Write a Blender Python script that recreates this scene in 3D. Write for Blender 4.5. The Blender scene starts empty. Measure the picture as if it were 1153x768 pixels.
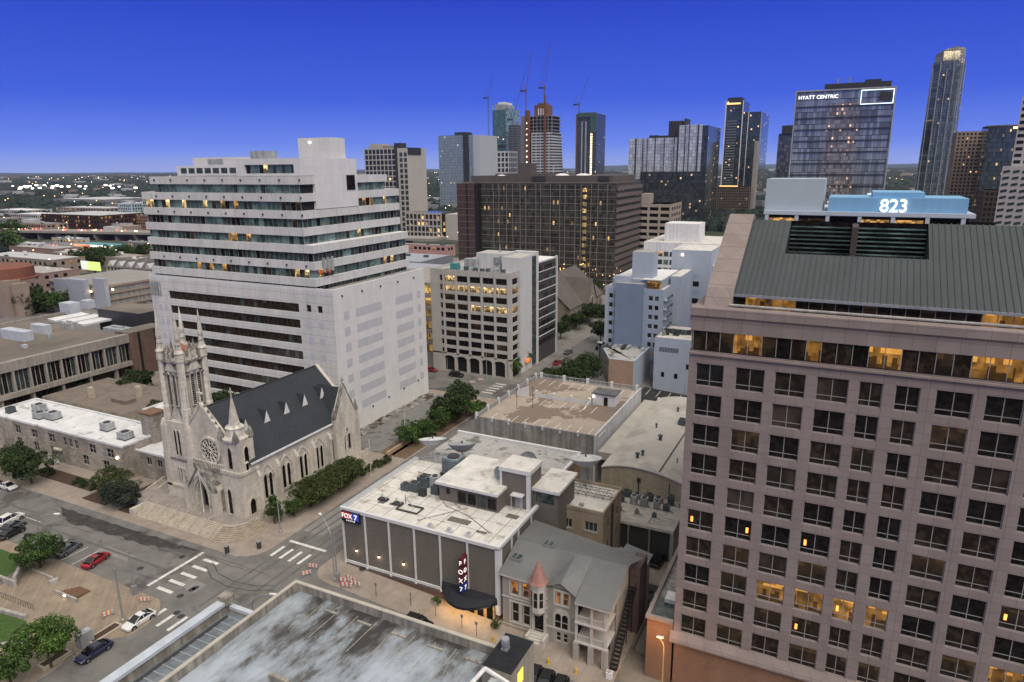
import bpy, math, random
from mathutils import Vector, Matrix
R = random.Random(7)
sc = bpy.context.scene
COL = sc.collection
# ------------------------------------------------------------------ camera
F_PX, CX, CY, HC = 769.0, 576.5, 384.0, 64.0
_p, _r, _a = math.atan(196/F_PX), math.radians(0.5), math.radians(26.1)
FW = Vector((-math.sin(_a)*math.cos(_p), math.cos(_a)*math.cos(_p), -math.sin(_p)))
_rt = Vector((math.cos(_a), math.sin(_a), 0)); _up = _rt.cross(FW)
RT = _rt*math.cos(_r)-_up*math.sin(_r); UP = _up*math.cos(_r)+_rt*math.sin(_r)
cam = bpy.data.cameras.new('camera'); co = bpy.data.objects.new('camera', cam); COL.objects.link(co)
cam.sensor_width = 36; cam.lens = F_PX/1153*36; cam.clip_start = 1; cam.clip_end = 60000
co.matrix_world = Matrix(((RT.x, UP.x, -FW.x, 0), (RT.y, UP.y, -FW.y, 0), (RT.z, UP.z, -FW.z, HC), (0, 0, 0, 1)))
sc.camera = co
def _ray(x, y): return FW*F_PX+RT*(x-CX)-UP*(y-CY)
def G(x, y, z=0.0):
    d = _ray(x, y); t = (z-HC)/d.z; return Vector((d.x*t, d.y*t, z))
def gz(X):
    return 0.0 if X < -72 else max(-3.6, -0.07*(X+72))
def GS(x, y):
    p = G(x, y, 0)
    for _ in range(8): p = G(x, y, gz(p.x))
    return p
# ------------------------------------------------------------------ materials
MATS = {}
def nt(name):
    m = bpy.data.materials.new(name); m.use_nodes = True
    n = m.node_tree.nodes; b = n['Principled BSDF']; return m, n, m.node_tree.links, b
def hexl(c): return (c[0], c[1], c[2], 1)
def surf(name, c, rough=0.8, var=0.12, scale=0.6, streak=0.0, metal=0.0, spec=0.3, bump=0.0, spot=None, detail=4):
    """world-scale weathered surface: two noise octaves, optional vertical streaks and stains"""
    if name in MATS: return MATS[name]
    m, n, l, b = nt(name)
    g = n.new('ShaderNodeNewGeometry')
    t1 = n.new('ShaderNodeTexNoise'); t1.inputs['Scale'].default_value = scale; t1.inputs['Detail'].default_value = detail; t1.inputs['Roughness'].default_value = .65
    l.new(g.outputs['Position'], t1.inputs['Vector'])
    r = n.new('ShaderNodeValToRGB')
    r.color_ramp.elements[0].position = .3; r.color_ramp.elements[1].position = .7
    r.color_ramp.elements[0].color = hexl([v*(1-var) for v in c]); r.color_ramp.elements[1].color = hexl([min(1, v*(1+var)) for v in c])
    l.new(t1.outputs['Fac'], r.inputs['Fac']); out = r.outputs['Color']
    if streak:
        mp = n.new('ShaderNodeMapping'); mp.inputs['Scale'].default_value = (1.3, 1.3, .06)
        l.new(g.outputs['Position'], mp.inputs['Vector'])
        t2 = n.new('ShaderNodeTexNoise'); t2.inputs['Scale'].default_value = 1.0; t2.inputs['Detail'].default_value = 5
        l.new(mp.outputs['Vector'], t2.inputs['Vector'])
        r2 = n.new('ShaderNodeValToRGB'); r2.color_ramp.elements[0].position = .42; r2.color_ramp.elements[1].position = .62
        r2.color_ramp.elements[0].color = (1-streak, 1-streak, 1-streak, 1); r2.color_ramp.elements[1].color = (1, 1, 1, 1)
        l.new(t2.outputs['Fac'], r2.inputs['Fac'])
        mx = n.new('ShaderNodeMix'); mx.data_type = 'RGBA'; mx.blend_type = 'MULTIPLY'; mx.inputs[0].default_value = 1
        l.new(out, mx.inputs[6]); l.new(r2.outputs['Color'], mx.inputs[7]); out = mx.outputs[2]
    if spot:
        sc_, thr, colr, w = spot
        t3 = n.new('ShaderNodeTexNoise'); t3.inputs['Scale'].default_value = sc_; t3.inputs['Detail'].default_value = 6; t3.inputs['Roughness'].default_value = .6
        l.new(g.outputs['Position'], t3.inputs['Vector'])
        r3 = n.new('ShaderNodeValToRGB'); r3.color_ramp.elements[0].position = thr; r3.color_ramp.elements[1].position = thr+w
        r3.color_ramp.elements[0].color = (0, 0, 0, 1); r3.color_ramp.elements[1].color = (1, 1, 1, 1)
        l.new(t3.outputs['Fac'], r3.inputs['Fac'])
        mx = n.new('ShaderNodeMix'); mx.data_type = 'RGBA'
        l.new(r3.outputs['Color'], mx.inputs[0]); l.new(out, mx.inputs[6]); mx.inputs[7].default_value = hexl(colr); out = mx.outputs[2]
    l.new(out, b.inputs['Base Color'])
    b.inputs['Roughness'].default_value = rough; b.inputs['Metallic'].default_value = metal; b.inputs['Specular IOR Level'].default_value = spec
    if bump:
        bp = n.new('ShaderNodeBump'); bp.inputs['Strength'].default_value = bump; bp.inputs['Distance'].default_value = .1
        l.new(t1.outputs['Fac'], bp.inputs['Height']); l.new(bp.outputs['Normal'], b.inputs['Normal'])
    MATS[name] = m; return m
def block(name, c1, c2, mortar, bw, bh, ms=.012, rough=.85, var=.25, streak=0.25, offset=.5, bump=0.):
    """masonry, panel joints or shingles mapped on (x+y, z)"""
    if name in MATS: return MATS[name]
    m, n, l, b = nt(name)
    g = n.new('ShaderNodeNewGeometry'); s = n.new('ShaderNodeSeparateXYZ'); l.new(g.outputs['Position'], s.inputs[0])
    a = n.new('ShaderNodeMath'); l.new(s.outputs[0], a.inputs[0]); l.new(s.outputs[1], a.inputs[1])
    cmb = n.new('ShaderNodeCombineXYZ'); l.new(a.outputs[0], cmb.inputs[0]); l.new(s.outputs[2], cmb.inputs[1])
    br = n.new('ShaderNodeTexBrick'); br.offset = offset; br.inputs['Scale'].default_value = 1; br.inputs['Brick Width'].default_value = bw; br.inputs['Row Height'].default_value = bh
    br.inputs['Mortar Size'].default_value = ms; br.inputs['Color1'].default_value = hexl(c1); br.inputs['Color2'].default_value = hexl(c2); br.inputs['Mortar'].default_value = hexl(mortar)
    l.new(cmb.outputs[0], br.inputs['Vector'])
    t = n.new('ShaderNodeTexNoise'); t.inputs['Scale'].default_value = .35; t.inputs['Detail'].default_value = 7; t.inputs['Roughness'].default_value = .7
    mp = n.new('ShaderNodeMapping'); mp.inputs['Scale'].default_value = (1, 1, .35); l.new(g.outputs['Position'], mp.inputs[0]); l.new(mp.outputs[0], t.inputs[0])
    r = n.new('ShaderNodeValToRGB'); r.color_ramp.elements[0].position = .35; r.color_ramp.elements[1].position = .62
    k = 1-streak; r.color_ramp.elements[0].color = (k, k, k, 1); r.color_ramp.elements[1].color = (1, 1, 1, 1)
    l.new(t.outputs['Fac'], r.inputs['Fac'])
    mx = n.new('ShaderNodeMix'); mx.data_type = 'RGBA'; mx.blend_type = 'MULTIPLY'; mx.inputs[0].default_value = 1
    l.new(br.outputs['Color'], mx.inputs[6]); l.new(r.outputs['Color'], mx.inputs[7]); l.new(mx.outputs[2], b.inputs['Base Color'])
    b.inputs['Roughness'].default_value = rough; b.inputs['Specular IOR Level'].default_value = .25
    bp = n.new('ShaderNodeBump'); bp.inputs['Strength'].default_value = bump; bp.inputs['Distance'].default_value = .25; l.new(t.outputs['Fac'], bp.inputs['Height'])
    if bump: l.new(bp.outputs['Normal'], b.inputs['Normal'])
    MATS[name] = m; return m
def glow(name, c, s=1.0):
    if name in MATS: return MATS[name]
    m, n, l, b = nt(name)
    b.inputs['Base Color'].default_value = hexl(c); b.inputs['Emission Color'].default_value = hexl(c); b.inputs['Emission Strength'].default_value = s
    MATS[name] = m; return m
def pane(name, c, rough=.06, metal=0., spec=.5, emit=None, es=0., sc_=1.2, lo=.45, hi=.6):
    """window glass; emit gives a room light broken up by furniture-sized blotches"""
    if name in MATS: return MATS[name]
    m, n, l, b = nt(name)
    b.inputs['Base Color'].default_value = hexl(c); b.inputs['Roughness'].default_value = rough; b.inputs['Metallic'].default_value = metal; b.inputs['Specular IOR Level'].default_value = spec
    g = n.new('ShaderNodeNewGeometry')
    r = n.new('ShaderNodeValToRGB'); r.color_ramp.elements[0].position = lo; r.color_ramp.elements[1].position = hi
    if emit:      # a lit room: soft wall light, ceiling lamps near the top, dark furniture along the bottom
        def M(op, a, bb=None, c_=None):
            k = n.new('ShaderNodeMath'); k.operation = op
            for q, v in enumerate((a, bb, c_)):
                if v is None: continue
                if isinstance(v, (int, float)): k.inputs[q].default_value = v
                else: l.new(v, k.inputs[q])
            return k.outputs[0]
        tcn = n.new('ShaderNodeTexCoord'); sz = n.new('ShaderNodeSeparateXYZ'); l.new(tcn.outputs['Generated'], sz.inputs[0]); z = sz.outputs[2]
        sp_ = n.new('ShaderNodeSeparateXYZ'); l.new(g.outputs['Position'], sp_.inputs[0]); u = M('ADD', sp_.outputs[0], sp_.outputs[1])
        def cell(su, sv, off):
            c_ = n.new('ShaderNodeCombineXYZ'); l.new(M('FLOOR', M('MULTIPLY', u, su)), c_.inputs[0]); l.new(M('FLOOR', M('MULTIPLY_ADD', sp_.outputs[2], sv, off)), c_.inputs[1])
            w_ = n.new('ShaderNodeTexWhiteNoise'); w_.noise_dimensions = '2D'; l.new(c_.outputs[0], w_.inputs['Vector']); return w_.outputs['Value']
        t = n.new('ShaderNodeTexNoise'); t.inputs['Scale'].default_value = sc_*.55; t.inputs['Detail'].default_value = 2; l.new(g.outputs['Position'], t.inputs['Vector'])
        wall = M('MULTIPLY_ADD', M('SUBTRACT', t.outputs['Fac'], .3), 1.7, .12)
        part_ = M('MULTIPLY', wall, M('MULTIPLY_ADD', cell(.55, .25, 0.), .8, .35))
        lampc = M('MULTIPLY', M('GREATER_THAN', z, .74), M('GREATER_THAN', cell(1.4, .8, .3), .62))
        furn = M('MULTIPLY', M('LESS_THAN', z, M('MULTIPLY_ADD', cell(2.1, .2, .6), .55, .12)), M('GREATER_THAN', cell(1.3, .2, .9), .35))
        f_ = M('MULTIPLY', M('MULTIPLY_ADD', lampc, .7, part_), M('MULTIPLY_ADD', furn, -.86, 1.0))
        b.inputs['Emission Color'].default_value = hexl(emit); l.new(M('MULTIPLY', f_, es*1.25), b.inputs['Emission Strength'])
    else:
        t = n.new('ShaderNodeTexNoise'); t.inputs['Scale'].default_value = sc_; t.inputs['Detail'].default_value = 3
        l.new(g.outputs['Position'], t.inputs['Vector'])
        r.color_ramp.elements[0].color = hexl([v*.6 for v in c]); r.color_ramp.elements[1].color = hexl([v*1.5 for v in c])
        l.new(t.outputs['Fac'], r.inputs['Fac']); l.new(r.outputs['Color'], b.inputs['Base Color'])
    MATS[name] = m; return m
def curtain(name, c, cw, ch, frac, lit=(1, .62, .25), ls=1.6, metal=.3, rough=.12, tint=.5, line=.08, linec=(.02, .02, .025), spec=.5):
    """curtain-wall glass: cells on (x+y, z); a few cells are lit rooms, tint varies per pane, dark joints"""
    if name in MATS: return MATS[name]
    m, n, l, b = nt(name)
    def M(op, a, bb=None):
        k = n.new('ShaderNodeMath'); k.operation = op
        for i, v in enumerate((a, bb)):
            if v is None: continue
            if isinstance(v, (int, float)): k.inputs[i].default_value = v
            else: l.new(v, k.inputs[i])
        return k.outputs[0]
    g = n.new('ShaderNodeNewGeometry'); s = n.new('ShaderNodeSeparateXYZ'); l.new(g.outputs['Position'], s.inputs[0])
    u = M('DIVIDE', M('ADD', s.outputs[0], s.outputs[1]), cw); v = M('DIVIDE', s.outputs[2], ch)
    fu, fv = M('FLOOR', u), M('FLOOR', v); ru, rv = M('FRACT', u), M('FRACT', v)
    cc = n.new('ShaderNodeCombineXYZ'); l.new(fu, cc.inputs[0]); l.new(fv, cc.inputs[1])
    w = n.new('ShaderNodeTexWhiteNoise'); w.noise_dimensions = '2D'; l.new(cc.outputs[0], w.inputs['Vector'])
    sep = n.new('ShaderNodeSeparateColor'); l.new(w.outputs['Color'], sep.inputs[0])
    big = n.new('ShaderNodeTexNoise'); big.inputs['Scale'].default_value = .03; l.new(g.outputs['Position'], big.inputs['Vector'])
    thr = M('MULTIPLY', M('MULTIPLY', big.outputs['Fac'], big.outputs['Fac']), frac*4)
    islit = M('LESS_THAN', sep.outputs[0], thr)
    inn = M('MULTIPLY', M('MULTIPLY', M('GREATER_THAN', ru, .15), M('LESS_THAN', ru, .85)), M('MULTIPLY', M('GREATER_THAN', rv, .25), M('LESS_THAN', rv, .8)))
    e = M('MULTIPLY', M('MULTIPLY', islit, inn), M('MULTIPLY', M('ADD', sep.outputs[1], .15), ls))
    ln = M('MAXIMUM', M('LESS_THAN', ru, line), M('LESS_THAN', rv, line*.8))
    mx = n.new('ShaderNodeMix'); mx.data_type = 'RGBA'; l.new(sep.outputs[2], mx.inputs[0])
    mx.inputs[6].default_value = hexl([x*(1-tint) for x in c]); mx.inputs[7].default_value = hexl([min(1, x*(1+tint)) for x in c])
    m2 = n.new('ShaderNodeMix'); m2.data_type = 'RGBA'; l.new(ln, m2.inputs[0]); l.new(mx.outputs[2], m2.inputs[6]); m2.inputs[7].default_value = hexl(linec)
    l.new(m2.outputs[2], b.inputs['Base Color'])
    b.inputs['Metallic'].default_value = metal; b.inputs['Roughness'].default_value = rough; b.inputs['Specular IOR Level'].default_value = spec
    b.inputs['Emission Color'].default_value = hexl(lit); l.new(e, b.inputs['Emission Strength'])
    MATS[name] = m; return m
def leafmat(name, c, var=.65):
    if name in MATS: return MATS[name]
    m, n, l, b = nt(name)
    g = n.new('ShaderNodeNewGeometry'); r = n.new('ShaderNodeValToRGB')
    r.color_ramp.elements[0].color = hexl([v*(1-var) for v in c]); r.color_ramp.elements[1].color = hexl([v*(1+var) for v in c])
    l.new(g.outputs['Random Per Island'], r.inputs['Fac']); l.new(r.outputs['Color'], b.inputs['Base Color'])
    b.inputs['Roughness'].default_value = .7; b.inputs['Specular IOR Level'].default_value = .2
    MATS[name] = m; return m

# ------------------------------------------------------------------ mesh building
FACES = {'-Y': (Vector((1, 0, 0)), Vector((0, -1, 0)), 0), '+X': (Vector((0, 1, 0)), Vector((1, 0, 0)), math.pi/2),
         '-X': (Vector((0, -1, 0)), Vector((-1, 0, 0)), -math.pi/2), '+Y': (Vector((-1, 0, 0)), Vector((0, 1, 0)), math.pi)}
class Fr:
    """facade frame: u along the wall, v up, d inwards"""
    def __init__(s, x, y, z=0., face='-Y'):
        s.o = Vector((x, y, z)); s.u, s.n, s.rot = FACES[face]; s.face = face
    def p(s, u, v, d=0.): return s.o+s.u*u+Vector((0, 0, v))-s.n*d
def FY(Y): return Fr(0, Y, 0, '-Y')       # u = X
def FX(X): return Fr(X, 0, 0, '+X')       # u = Y
class MB:
    def __init__(s): s.v, s.f, s.m, s.mats = [], [], [], []
    def mi(s, m):
        if m not in s.mats: s.mats.append(m)
        return s.mats.index(m)
    def poly(s, pts, m):
        i = len(s.v); s.v += [tuple(p) for p in pts]; s.f.append(tuple(range(i, i+len(pts)))); s.m.append(s.mi(m)); return s
    def box(s, x0, x1, y0, y1, z0, z1, m, top=None):
        if x0 > x1: x0, x1 = x1, x0
        if y0 > y1: y0, y1 = y1, y0
        i = len(s.v); k = s.mi(m)
        s.v += [(x0, y0, z0), (x1, y0, z0), (x1, y1, z0), (x0, y1, z0), (x0, y0, z1), (x1, y0, z1), (x1, y1, z1), (x0, y1, z1)]
        for f in ((0, 3, 2, 1), (4, 5, 6, 7), (0, 1, 5, 4), (1, 2, 6, 5), (2, 3, 7, 6), (3, 0, 4, 7)):
            s.f.append(tuple(i+j for j in f)); s.m.append(k)
        if top: s.m[-5] = s.mi(top)
        return s
    def fbox(s, fr, u0, u1, v0, v1, d0, d1, m):
        a, b = fr.p(u0, v0, d0), fr.p(u1, v1, d1)
        return s.box(a.x, b.x, a.y, b.y, a.z, b.z, m)
    def prism(s, fr, pts, d0, d1, m, side=None):
        """extrude a (u,v) outline between depths d0 (outer) and d1"""
        a = [fr.p(u, v, d0) for u, v in pts]; b = [fr.p(u, v, d1) for u, v in pts]; n = len(pts); i = len(s.v)
        s.v += [tuple(p) for p in a+b]; k = s.mi(m); k2 = s.mi(side or m)
        s.f.append(tuple(range(i, i+n))); s.m.append(k); s.f.append(tuple(range(i+2*n-1, i+n-1, -1))); s.m.append(k)
        for j in range(n):
            q = (j+1) % n; s.f.append((i+j, i+n+j, i+n+q, i+q)); s.m.append(k2)
        return s
    def ring(s, fr, outer, inner, d0, d1, m):
        n = len(outer); i = len(s.v); k = s.mi(m)
        for pts, d in ((outer, d0), (inner, d0), (outer, d1), (inner, d1)): s.v += [tuple(fr.p(u, v, d)) for u, v in pts]
        for j in range(n):
            q = (j+1) % n
            for f in ((j, q, n+q, n+j), (n+j, n+q, 3*n+q, 3*n+j), (j, 2*n+j, 2*n+q, q)):
                s.f.append(tuple(i+x for x in f)); s.m.append(k)
        return s
    def zprism(s, pts, z0, z1, m, side=None):
        n = len(pts); i = len(s.v); k = s.mi(m); k2 = s.mi(side or m)
        zf = (lambda z, x: z(x) if callable(z) else z)
        s.v += [(x, y, zf(z0, x)) for x, y in pts]+[(x, y, zf(z1, x)) for x, y in pts]
        s.f.append(tuple(range(i+n, i+2*n))); s.m.append(k); s.f.append(tuple(range(i+n-1, i-1, -1))); s.m.append(k2)
        for j in range(n):
            q = (j+1) % n; s.f.append((i+j, i+q, i+n+q, i+n+j)); s.m.append(k2)
        return s
    def tube(s, a, b, r0, r1, m, n=8, cap=True):
        a, b = Vector(a), Vector(b); d = (b-a).normalized(); x = d.orthogonal().normalized(); y = d.cross(x); i = len(s.v); k = s.mi(m)
        for c, r in ((a, r0), (b, r1)):
            for j in range(n):
                t = 2*math.pi*(j+.5)/n; s.v.append(tuple(c+x*(r*math.cos(t))+y*(r*math.sin(t))))
        for j in range(n):
            q = (j+1) % n; s.f.append((i+j, i+q, i+n+q, i+n+j)); s.m.append(k)
        if cap:
            s.f.append(tuple(range(i+n-1, i-1, -1))); s.m.append(k); s.f.append(tuple(range(i+n, i+2*n))); s.m.append(k)
        return s
    def lathe(s, c, prof, m, n=12, sq=False):
        """profile [(r,z)] round a vertical axis at c"""
        i = len(s.v); k = s.mi(m); off = .5
        for r, z in prof:
            for j in range(n):
                t = 2*math.pi*(j+off)/n; rr = r*(1/math.cos(math.pi/n) if sq else 1)
                s.v.append((c[0]+rr*math.cos(t), c[1]+rr*math.sin(t), c[2]+z))
        for q in range(len(prof)-1):
            for j in range(n):
                w = (j+1) % n; s.f.append((i+q*n+j, i+q*n+w, i+(q+1)*n+w, i+(q+1)*n+j)); s.m.append(k)
        s.f.append(tuple(range(i+(len(prof)-1)*n, i+len(prof)*n))); s.m.append(k)
        return s
    def mesh(s, name, org=(0, 0, 0), smooth=False):
        me = bpy.data.meshes.new(name); o = Vector(org)
        me.from_pydata([(v[0]-o.x, v[1]-o.y, v[2]-o.z) for v in s.v], [], s.f)
        for m in s.mats: me.materials.append(m)
        me.polygons.foreach_set('material_index', s.m)
        if smooth: me.polygons.foreach_set('use_smooth', [True]*len(s.f))
        return me
    def build(s, name, parent=None, org=None, smooth=False):
        o0 = origin(parent) if parent else Vector(org or (0, 0, 0))
        ob = bpy.data.objects.new(name, s.mesh(name, o0, smooth)); COL.objects.link(ob)
        if parent: ob.parent = parent
        else: ob.location = o0
        ob['wo'] = list(o0)
        return ob
def origin(o): return Vector(o['wo'])
def tag(o, label, cat, group=None):
    o['label'] = label; o['category'] = cat
    if group: o['group'] = group
    return o
def thing(name, label, cat, loc, group=None):
    o = bpy.data.objects.new(name, None); o.empty_display_size = .5; COL.objects.link(o); o.location = loc; o['wo'] = list(loc)
    return tag(o, label, cat, group)
def place(name, me, parent, loc, rot=0., scale=None):
    ob = bpy.data.objects.new(name, me); COL.objects.link(ob); ob.parent = parent
    ob.location = Vector(loc)-origin(parent); ob.rotation_euler = (0, 0, rot); ob['wo'] = list(loc)
    if scale: ob.scale = scale
    return ob
def structure(o): o['kind'] = 'structure'; return o
def holed(mb, fr, u0, u1, v0, v1, holes, depth, m, reveal=None):
    """flat wall u0..u1 x v0..v1 with rectangular openings that have real reveals"""
    us = sorted({u0, u1, *[round(h[0], 3) for h in holes], *[round(h[1], 3) for h in holes]}); vs = sorted({v0, v1, *[round(h[2], 3) for h in holes], *[round(h[3], 3) for h in holes]})
    hs = [(round(a, 3), round(b, 3), round(c, 3), round(d, 3)) for a, b, c, d in holes]
    for a, b in zip(us, us[1:]):
        for c, d in zip(vs, vs[1:]):
            x, y = (a+b)/2, (c+d)/2
            if any(h[0] < x < h[1] and h[2] < y < h[3] for h in hs): continue
            mb.poly([fr.p(a, c), fr.p(b, c), fr.p(b, d), fr.p(a, d)], m)
    rm = reveal or m
    for a, b, c, d in hs:
        for (ua, va), (ub, vb) in (((a, c), (b, c)), ((b, c), (b, d)), ((b, d), (a, d)), ((a, d), (a, c))):
            mb.poly([fr.p(ua, va), fr.p(ub, vb), fr.p(ub, vb, depth), fr.p(ua, va, depth)], rm)
_WC = {}
def win_mesh(w, h, nv, hz, fw, fm, gm, proud=.06):
    key = (round(w, 2), round(h, 2), nv, tuple(hz), fw, fm.name, gm.name)
    if key in _WC: return _WC[key]
    b = MB(); fr = Fr(0, 0)
    b.poly([fr.p(fw, fw, .02), fr.p(w-fw, fw, .02), fr.p(w-fw, h-fw, .02), fr.p(fw, h-fw, .02)], gm)
    b.fbox(fr, 0, fw, 0, h, -proud, .04, fm); b.fbox(fr, w-fw, w, 0, h, -proud, .04, fm)
    b.fbox(fr, fw, w-fw, 0, fw, -proud, .04, fm); b.fbox(fr, fw, w-fw, h-fw, h, -proud, .04, fm)
    for k in range(1, nv):
        x = w*k/nv; b.fbox(fr, x-fw*.4, x+fw*.4, fw, h-fw, -proud*.8, .03, fm)
    for t in hz: b.fbox(fr, fw, w-fw, h*t-fw*.35, h*t+fw*.35, -proud*.6, .03, fm)
    me = b.mesh('window'); _WC[key] = me; return me
def window(parent, fr, u0, u1, v0, v1, depth, nv, hz, fw, fm, gm, name='window'):
    return place(name, win_mesh(u1-u0, v1-v0, nv, hz, fw, fm, gm), parent, fr.p(u0, v0, depth-.05), fr.rot)
def ribbon(parent, fr, u0, u1, v0, v1, d, pw, pick, fm, name='ribbon_window', fw=.07):
    """a strip of panes between mullions, each pane its own glass"""
    b = MB(); n = max(1, round((u1-u0)/pw)); w = (u1-u0)/n
    for k in range(n):
        b.poly([fr.p(u0+k*w, v0, d), fr.p(u0+k*w+w, v0, d), fr.p(u0+k*w+w, v1, d), fr.p(u0+k*w, v1, d)], pick(k))
    for k in range(n+1):
        x = u0+k*w; b.fbox(fr, x-fw/2, x+fw/2, v0, v1, d-.08, d+.02, fm)
    return b.build(name, parent)
def text_mesh(body, size, m, ext=.08, align='CENTER', bold=0.0, xs=1.0):
    cu = bpy.data.curves.new('lettering', 'FONT'); cu.body = body; cu.size = size; cu.extrude = ext; cu.align_x = align; cu.offset = bold
    ob = bpy.data.objects.new('tmp', cu); COL.objects.link(ob)
    dg = bpy.context.evaluated_depsgraph_get(); me = bpy.data.meshes.new_from_object(ob.evaluated_get(dg))
    bpy.data.objects.remove(ob); bpy.data.curves.remove(cu)
    me.transform(Matrix.Rotation(math.pi/2, 4, 'X') @ Matrix.Diagonal((xs, 1, 1, 1))); me.materials.clear(); me.materials.append(m); me.name = 'lettering'
    return me
ORD = ['first', 'second', 'third', 'fourth', 'fifth', 'sixth', 'seventh', 'eighth', 'ninth', 'tenth', 'eleventh', 'twelfth']
# ------------------------------------------------------------------ palette
ASPH = surf('asphalt', (.15, .142, .138), .9, .22, .25, 0, spec=.2, spot=(.12, .56, (.085, .08, .077), .06))
ASPH2 = surf('asphalt_lot', (.17, .165, .165), .9, .25, .3, spot=(.3, .55, (.09, .085, .08), .08))
PAVE = surf('paving', (.265, .222, .192), .9, .16, .5, spot=(.15, .55, (.20, .17, .15), .15))
PAVE2 = surf('paving_dark', (.2, .185, .175), .9, .2, .4, spot=(.2, .5, (.13, .12, .11), .2))
PLAZA = block('plaza_brick', (.30, .24, .185), (.25, .20, .155), (.2, .16, .125), .5, .25, .01, .9)
CONC = surf('concrete', (.36, .34, .32), .85, .16, .5, .25)
CONCD = surf('concrete_stained', (.29, .28, .27), .9, .25, .4, .36)
WPAINT = surf('road_paint', (.55, .54, .52), .8, .25, 1.5)
GRASS = surf('lawn', (.045, .085, .02), .95, .35, 3.0)
SOIL = surf('mulch', (.06, .038, .028), .95, .3, 4.0)
METAL = surf('galvanised', (.33, .34, .36), .45, .15, 1.0, metal=.5)
METALD = surf('dark_metal', (.05, .05, .055), .5, .2, 1.0, metal=.3)
UNIT = surf('unit_paint', (.36, .38, .39), .6, .2, .8, .3)
UNITD = surf('unit_dark', (.07, .09, .1), .6, .3, 1.0)
WHITE = surf('white_paint', (.7, .69, .69), .7, .08, .6, .15)
BLACK = surf('black', (.012, .012, .014), .6, .2, 2)
GD = pane('glass_dark', (.010, .008, .008), .05, spec=.2)
GB = pane('glass_brown', (.026, .018, .013), .08, spec=.22)
GDIM = pane('glass_dim', (.014, .011, .009), .06, emit=(.30, .16, .07), es=.09, spec=.3, sc_=.9, lo=.4, hi=.8)
GLIT = pane('glass_lit', (.05, .03, .01), .1, emit=(1., .52, .16), es=.5, sc_=1.9, lo=.46, hi=.72)
GHOT = pane('glass_hot', (.05, .03, .01), .1, emit=(1., .68, .30), es=.95, sc_=1.3, lo=.4, hi=.64)
GTEAL = pane('glass_teal', (.15, .23, .22), .08, metal=.35, spec=.5, sc_=.3)
GSLATE = pane('glass_slate', (.036, .050, .050), .06, spec=.4)
LAMPW = glow('lamp_glow', (1., .72, .38), 9)
LAMPO = glow('orange_glow', (1., .28, .05), 2.2)
FRAME = surf('window_frame', (.26, .245, .24), .5, .1, 1)
FRAMEL = surf('window_frame_light', (.42, .42, .43), .5, .1, 1)

# ------------------------------------------------------------------ sky and light
w = bpy.data.worlds.new('World'); sc.world = w; w.use_nodes = True
wn, wl = w.node_tree.nodes, w.node_tree.links; wn.clear()
out = wn.new('ShaderNodeOutputWorld')
sky = wn.new('ShaderNodeTexSky'); sky.sky_type = 'NISHITA'; sky.sun_disc = False
SUN_EL, SUN_AZ = math.radians(52), math.radians(38)      # azimuth measured from +X (west) towards -Y
sky.sun_elevation = SUN_EL; sky.sun_rotation = math.radians(90)+SUN_AZ
b1 = wn.new('ShaderNodeBackground'); b1.inputs['Strength'].default_value = .05; wl.new(sky.outputs[0], b1.inputs[0])
tc = wn.new('ShaderNodeTexCoord'); sp = wn.new('ShaderNodeSeparateXYZ'); wl.new(tc.outputs['Generated'], sp.inputs[0])
ramp = wn.new('ShaderNodeValToRGB'); wl.new(sp.outputs[2], ramp.inputs[0]); cr = ramp.color_ramp
for i, (p, c) in enumerate([(0.0, (.22, .30, .70)), (.03, (.105, .185, .66)), (.09, (.040, .092, .56)), (.25, (.011, .032, .39)), (.33, (.12, .14, .30)), (.48, (.68, .66, .60)), (1.0, (.90, .87, .79))]):
    e = cr.elements[i] if i < 2 else cr.elements.new(p); e.position = p; e.color = hexl(c)
b2 = wn.new('ShaderNodeBackground'); b2.inputs['Strength'].default_value = 1.0; wl.new(ramp.outputs[0], b2.inputs[0])
mr = wn.new('ShaderNodeMapRange'); mr.inputs[1].default_value = .3; mr.inputs[2].default_value = .6; mr.inputs[4].default_value = .22; wl.new(sp.outputs[2], mr.inputs[0])
mixs = wn.new('ShaderNodeMixShader'); wl.new(mr.outputs[0], mixs.inputs[0]); wl.new(b2.outputs[0], mixs.inputs[1]); wl.new(b1.outputs[0], mixs.inputs[2]); wl.new(mixs.outputs[0], out.inputs[0])
sl = bpy.data.lights.new('sun', 'SUN'); so = bpy.data.objects.new('sun', sl); COL.objects.link(so)
sl.energy = 2.25; sl.angle = math.radians(48); sl.color = (1, .92, .80)
sd = Vector((math.cos(SUN_EL)*math.cos(SUN_AZ), -math.cos(SUN_EL)*math.sin(SUN_AZ), math.sin(SUN_EL)))
so.rotation_euler = sd.to_track_quat('Z', 'Y').to_euler(); so.location = (0, 0, 300)
vs = sc.view_settings; vs.view_transform = 'Standard'; vs.look = 'None'; vs.gamma = 1; vs.use_curve_mapping = False; vs.exposure = .38
sc.cycles.max_bounces = 5; sc.cycles.diffuse_bounces = 3; sc.cycles.glossy_bounces = 3; sc.cycles.use_denoising = True

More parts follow.
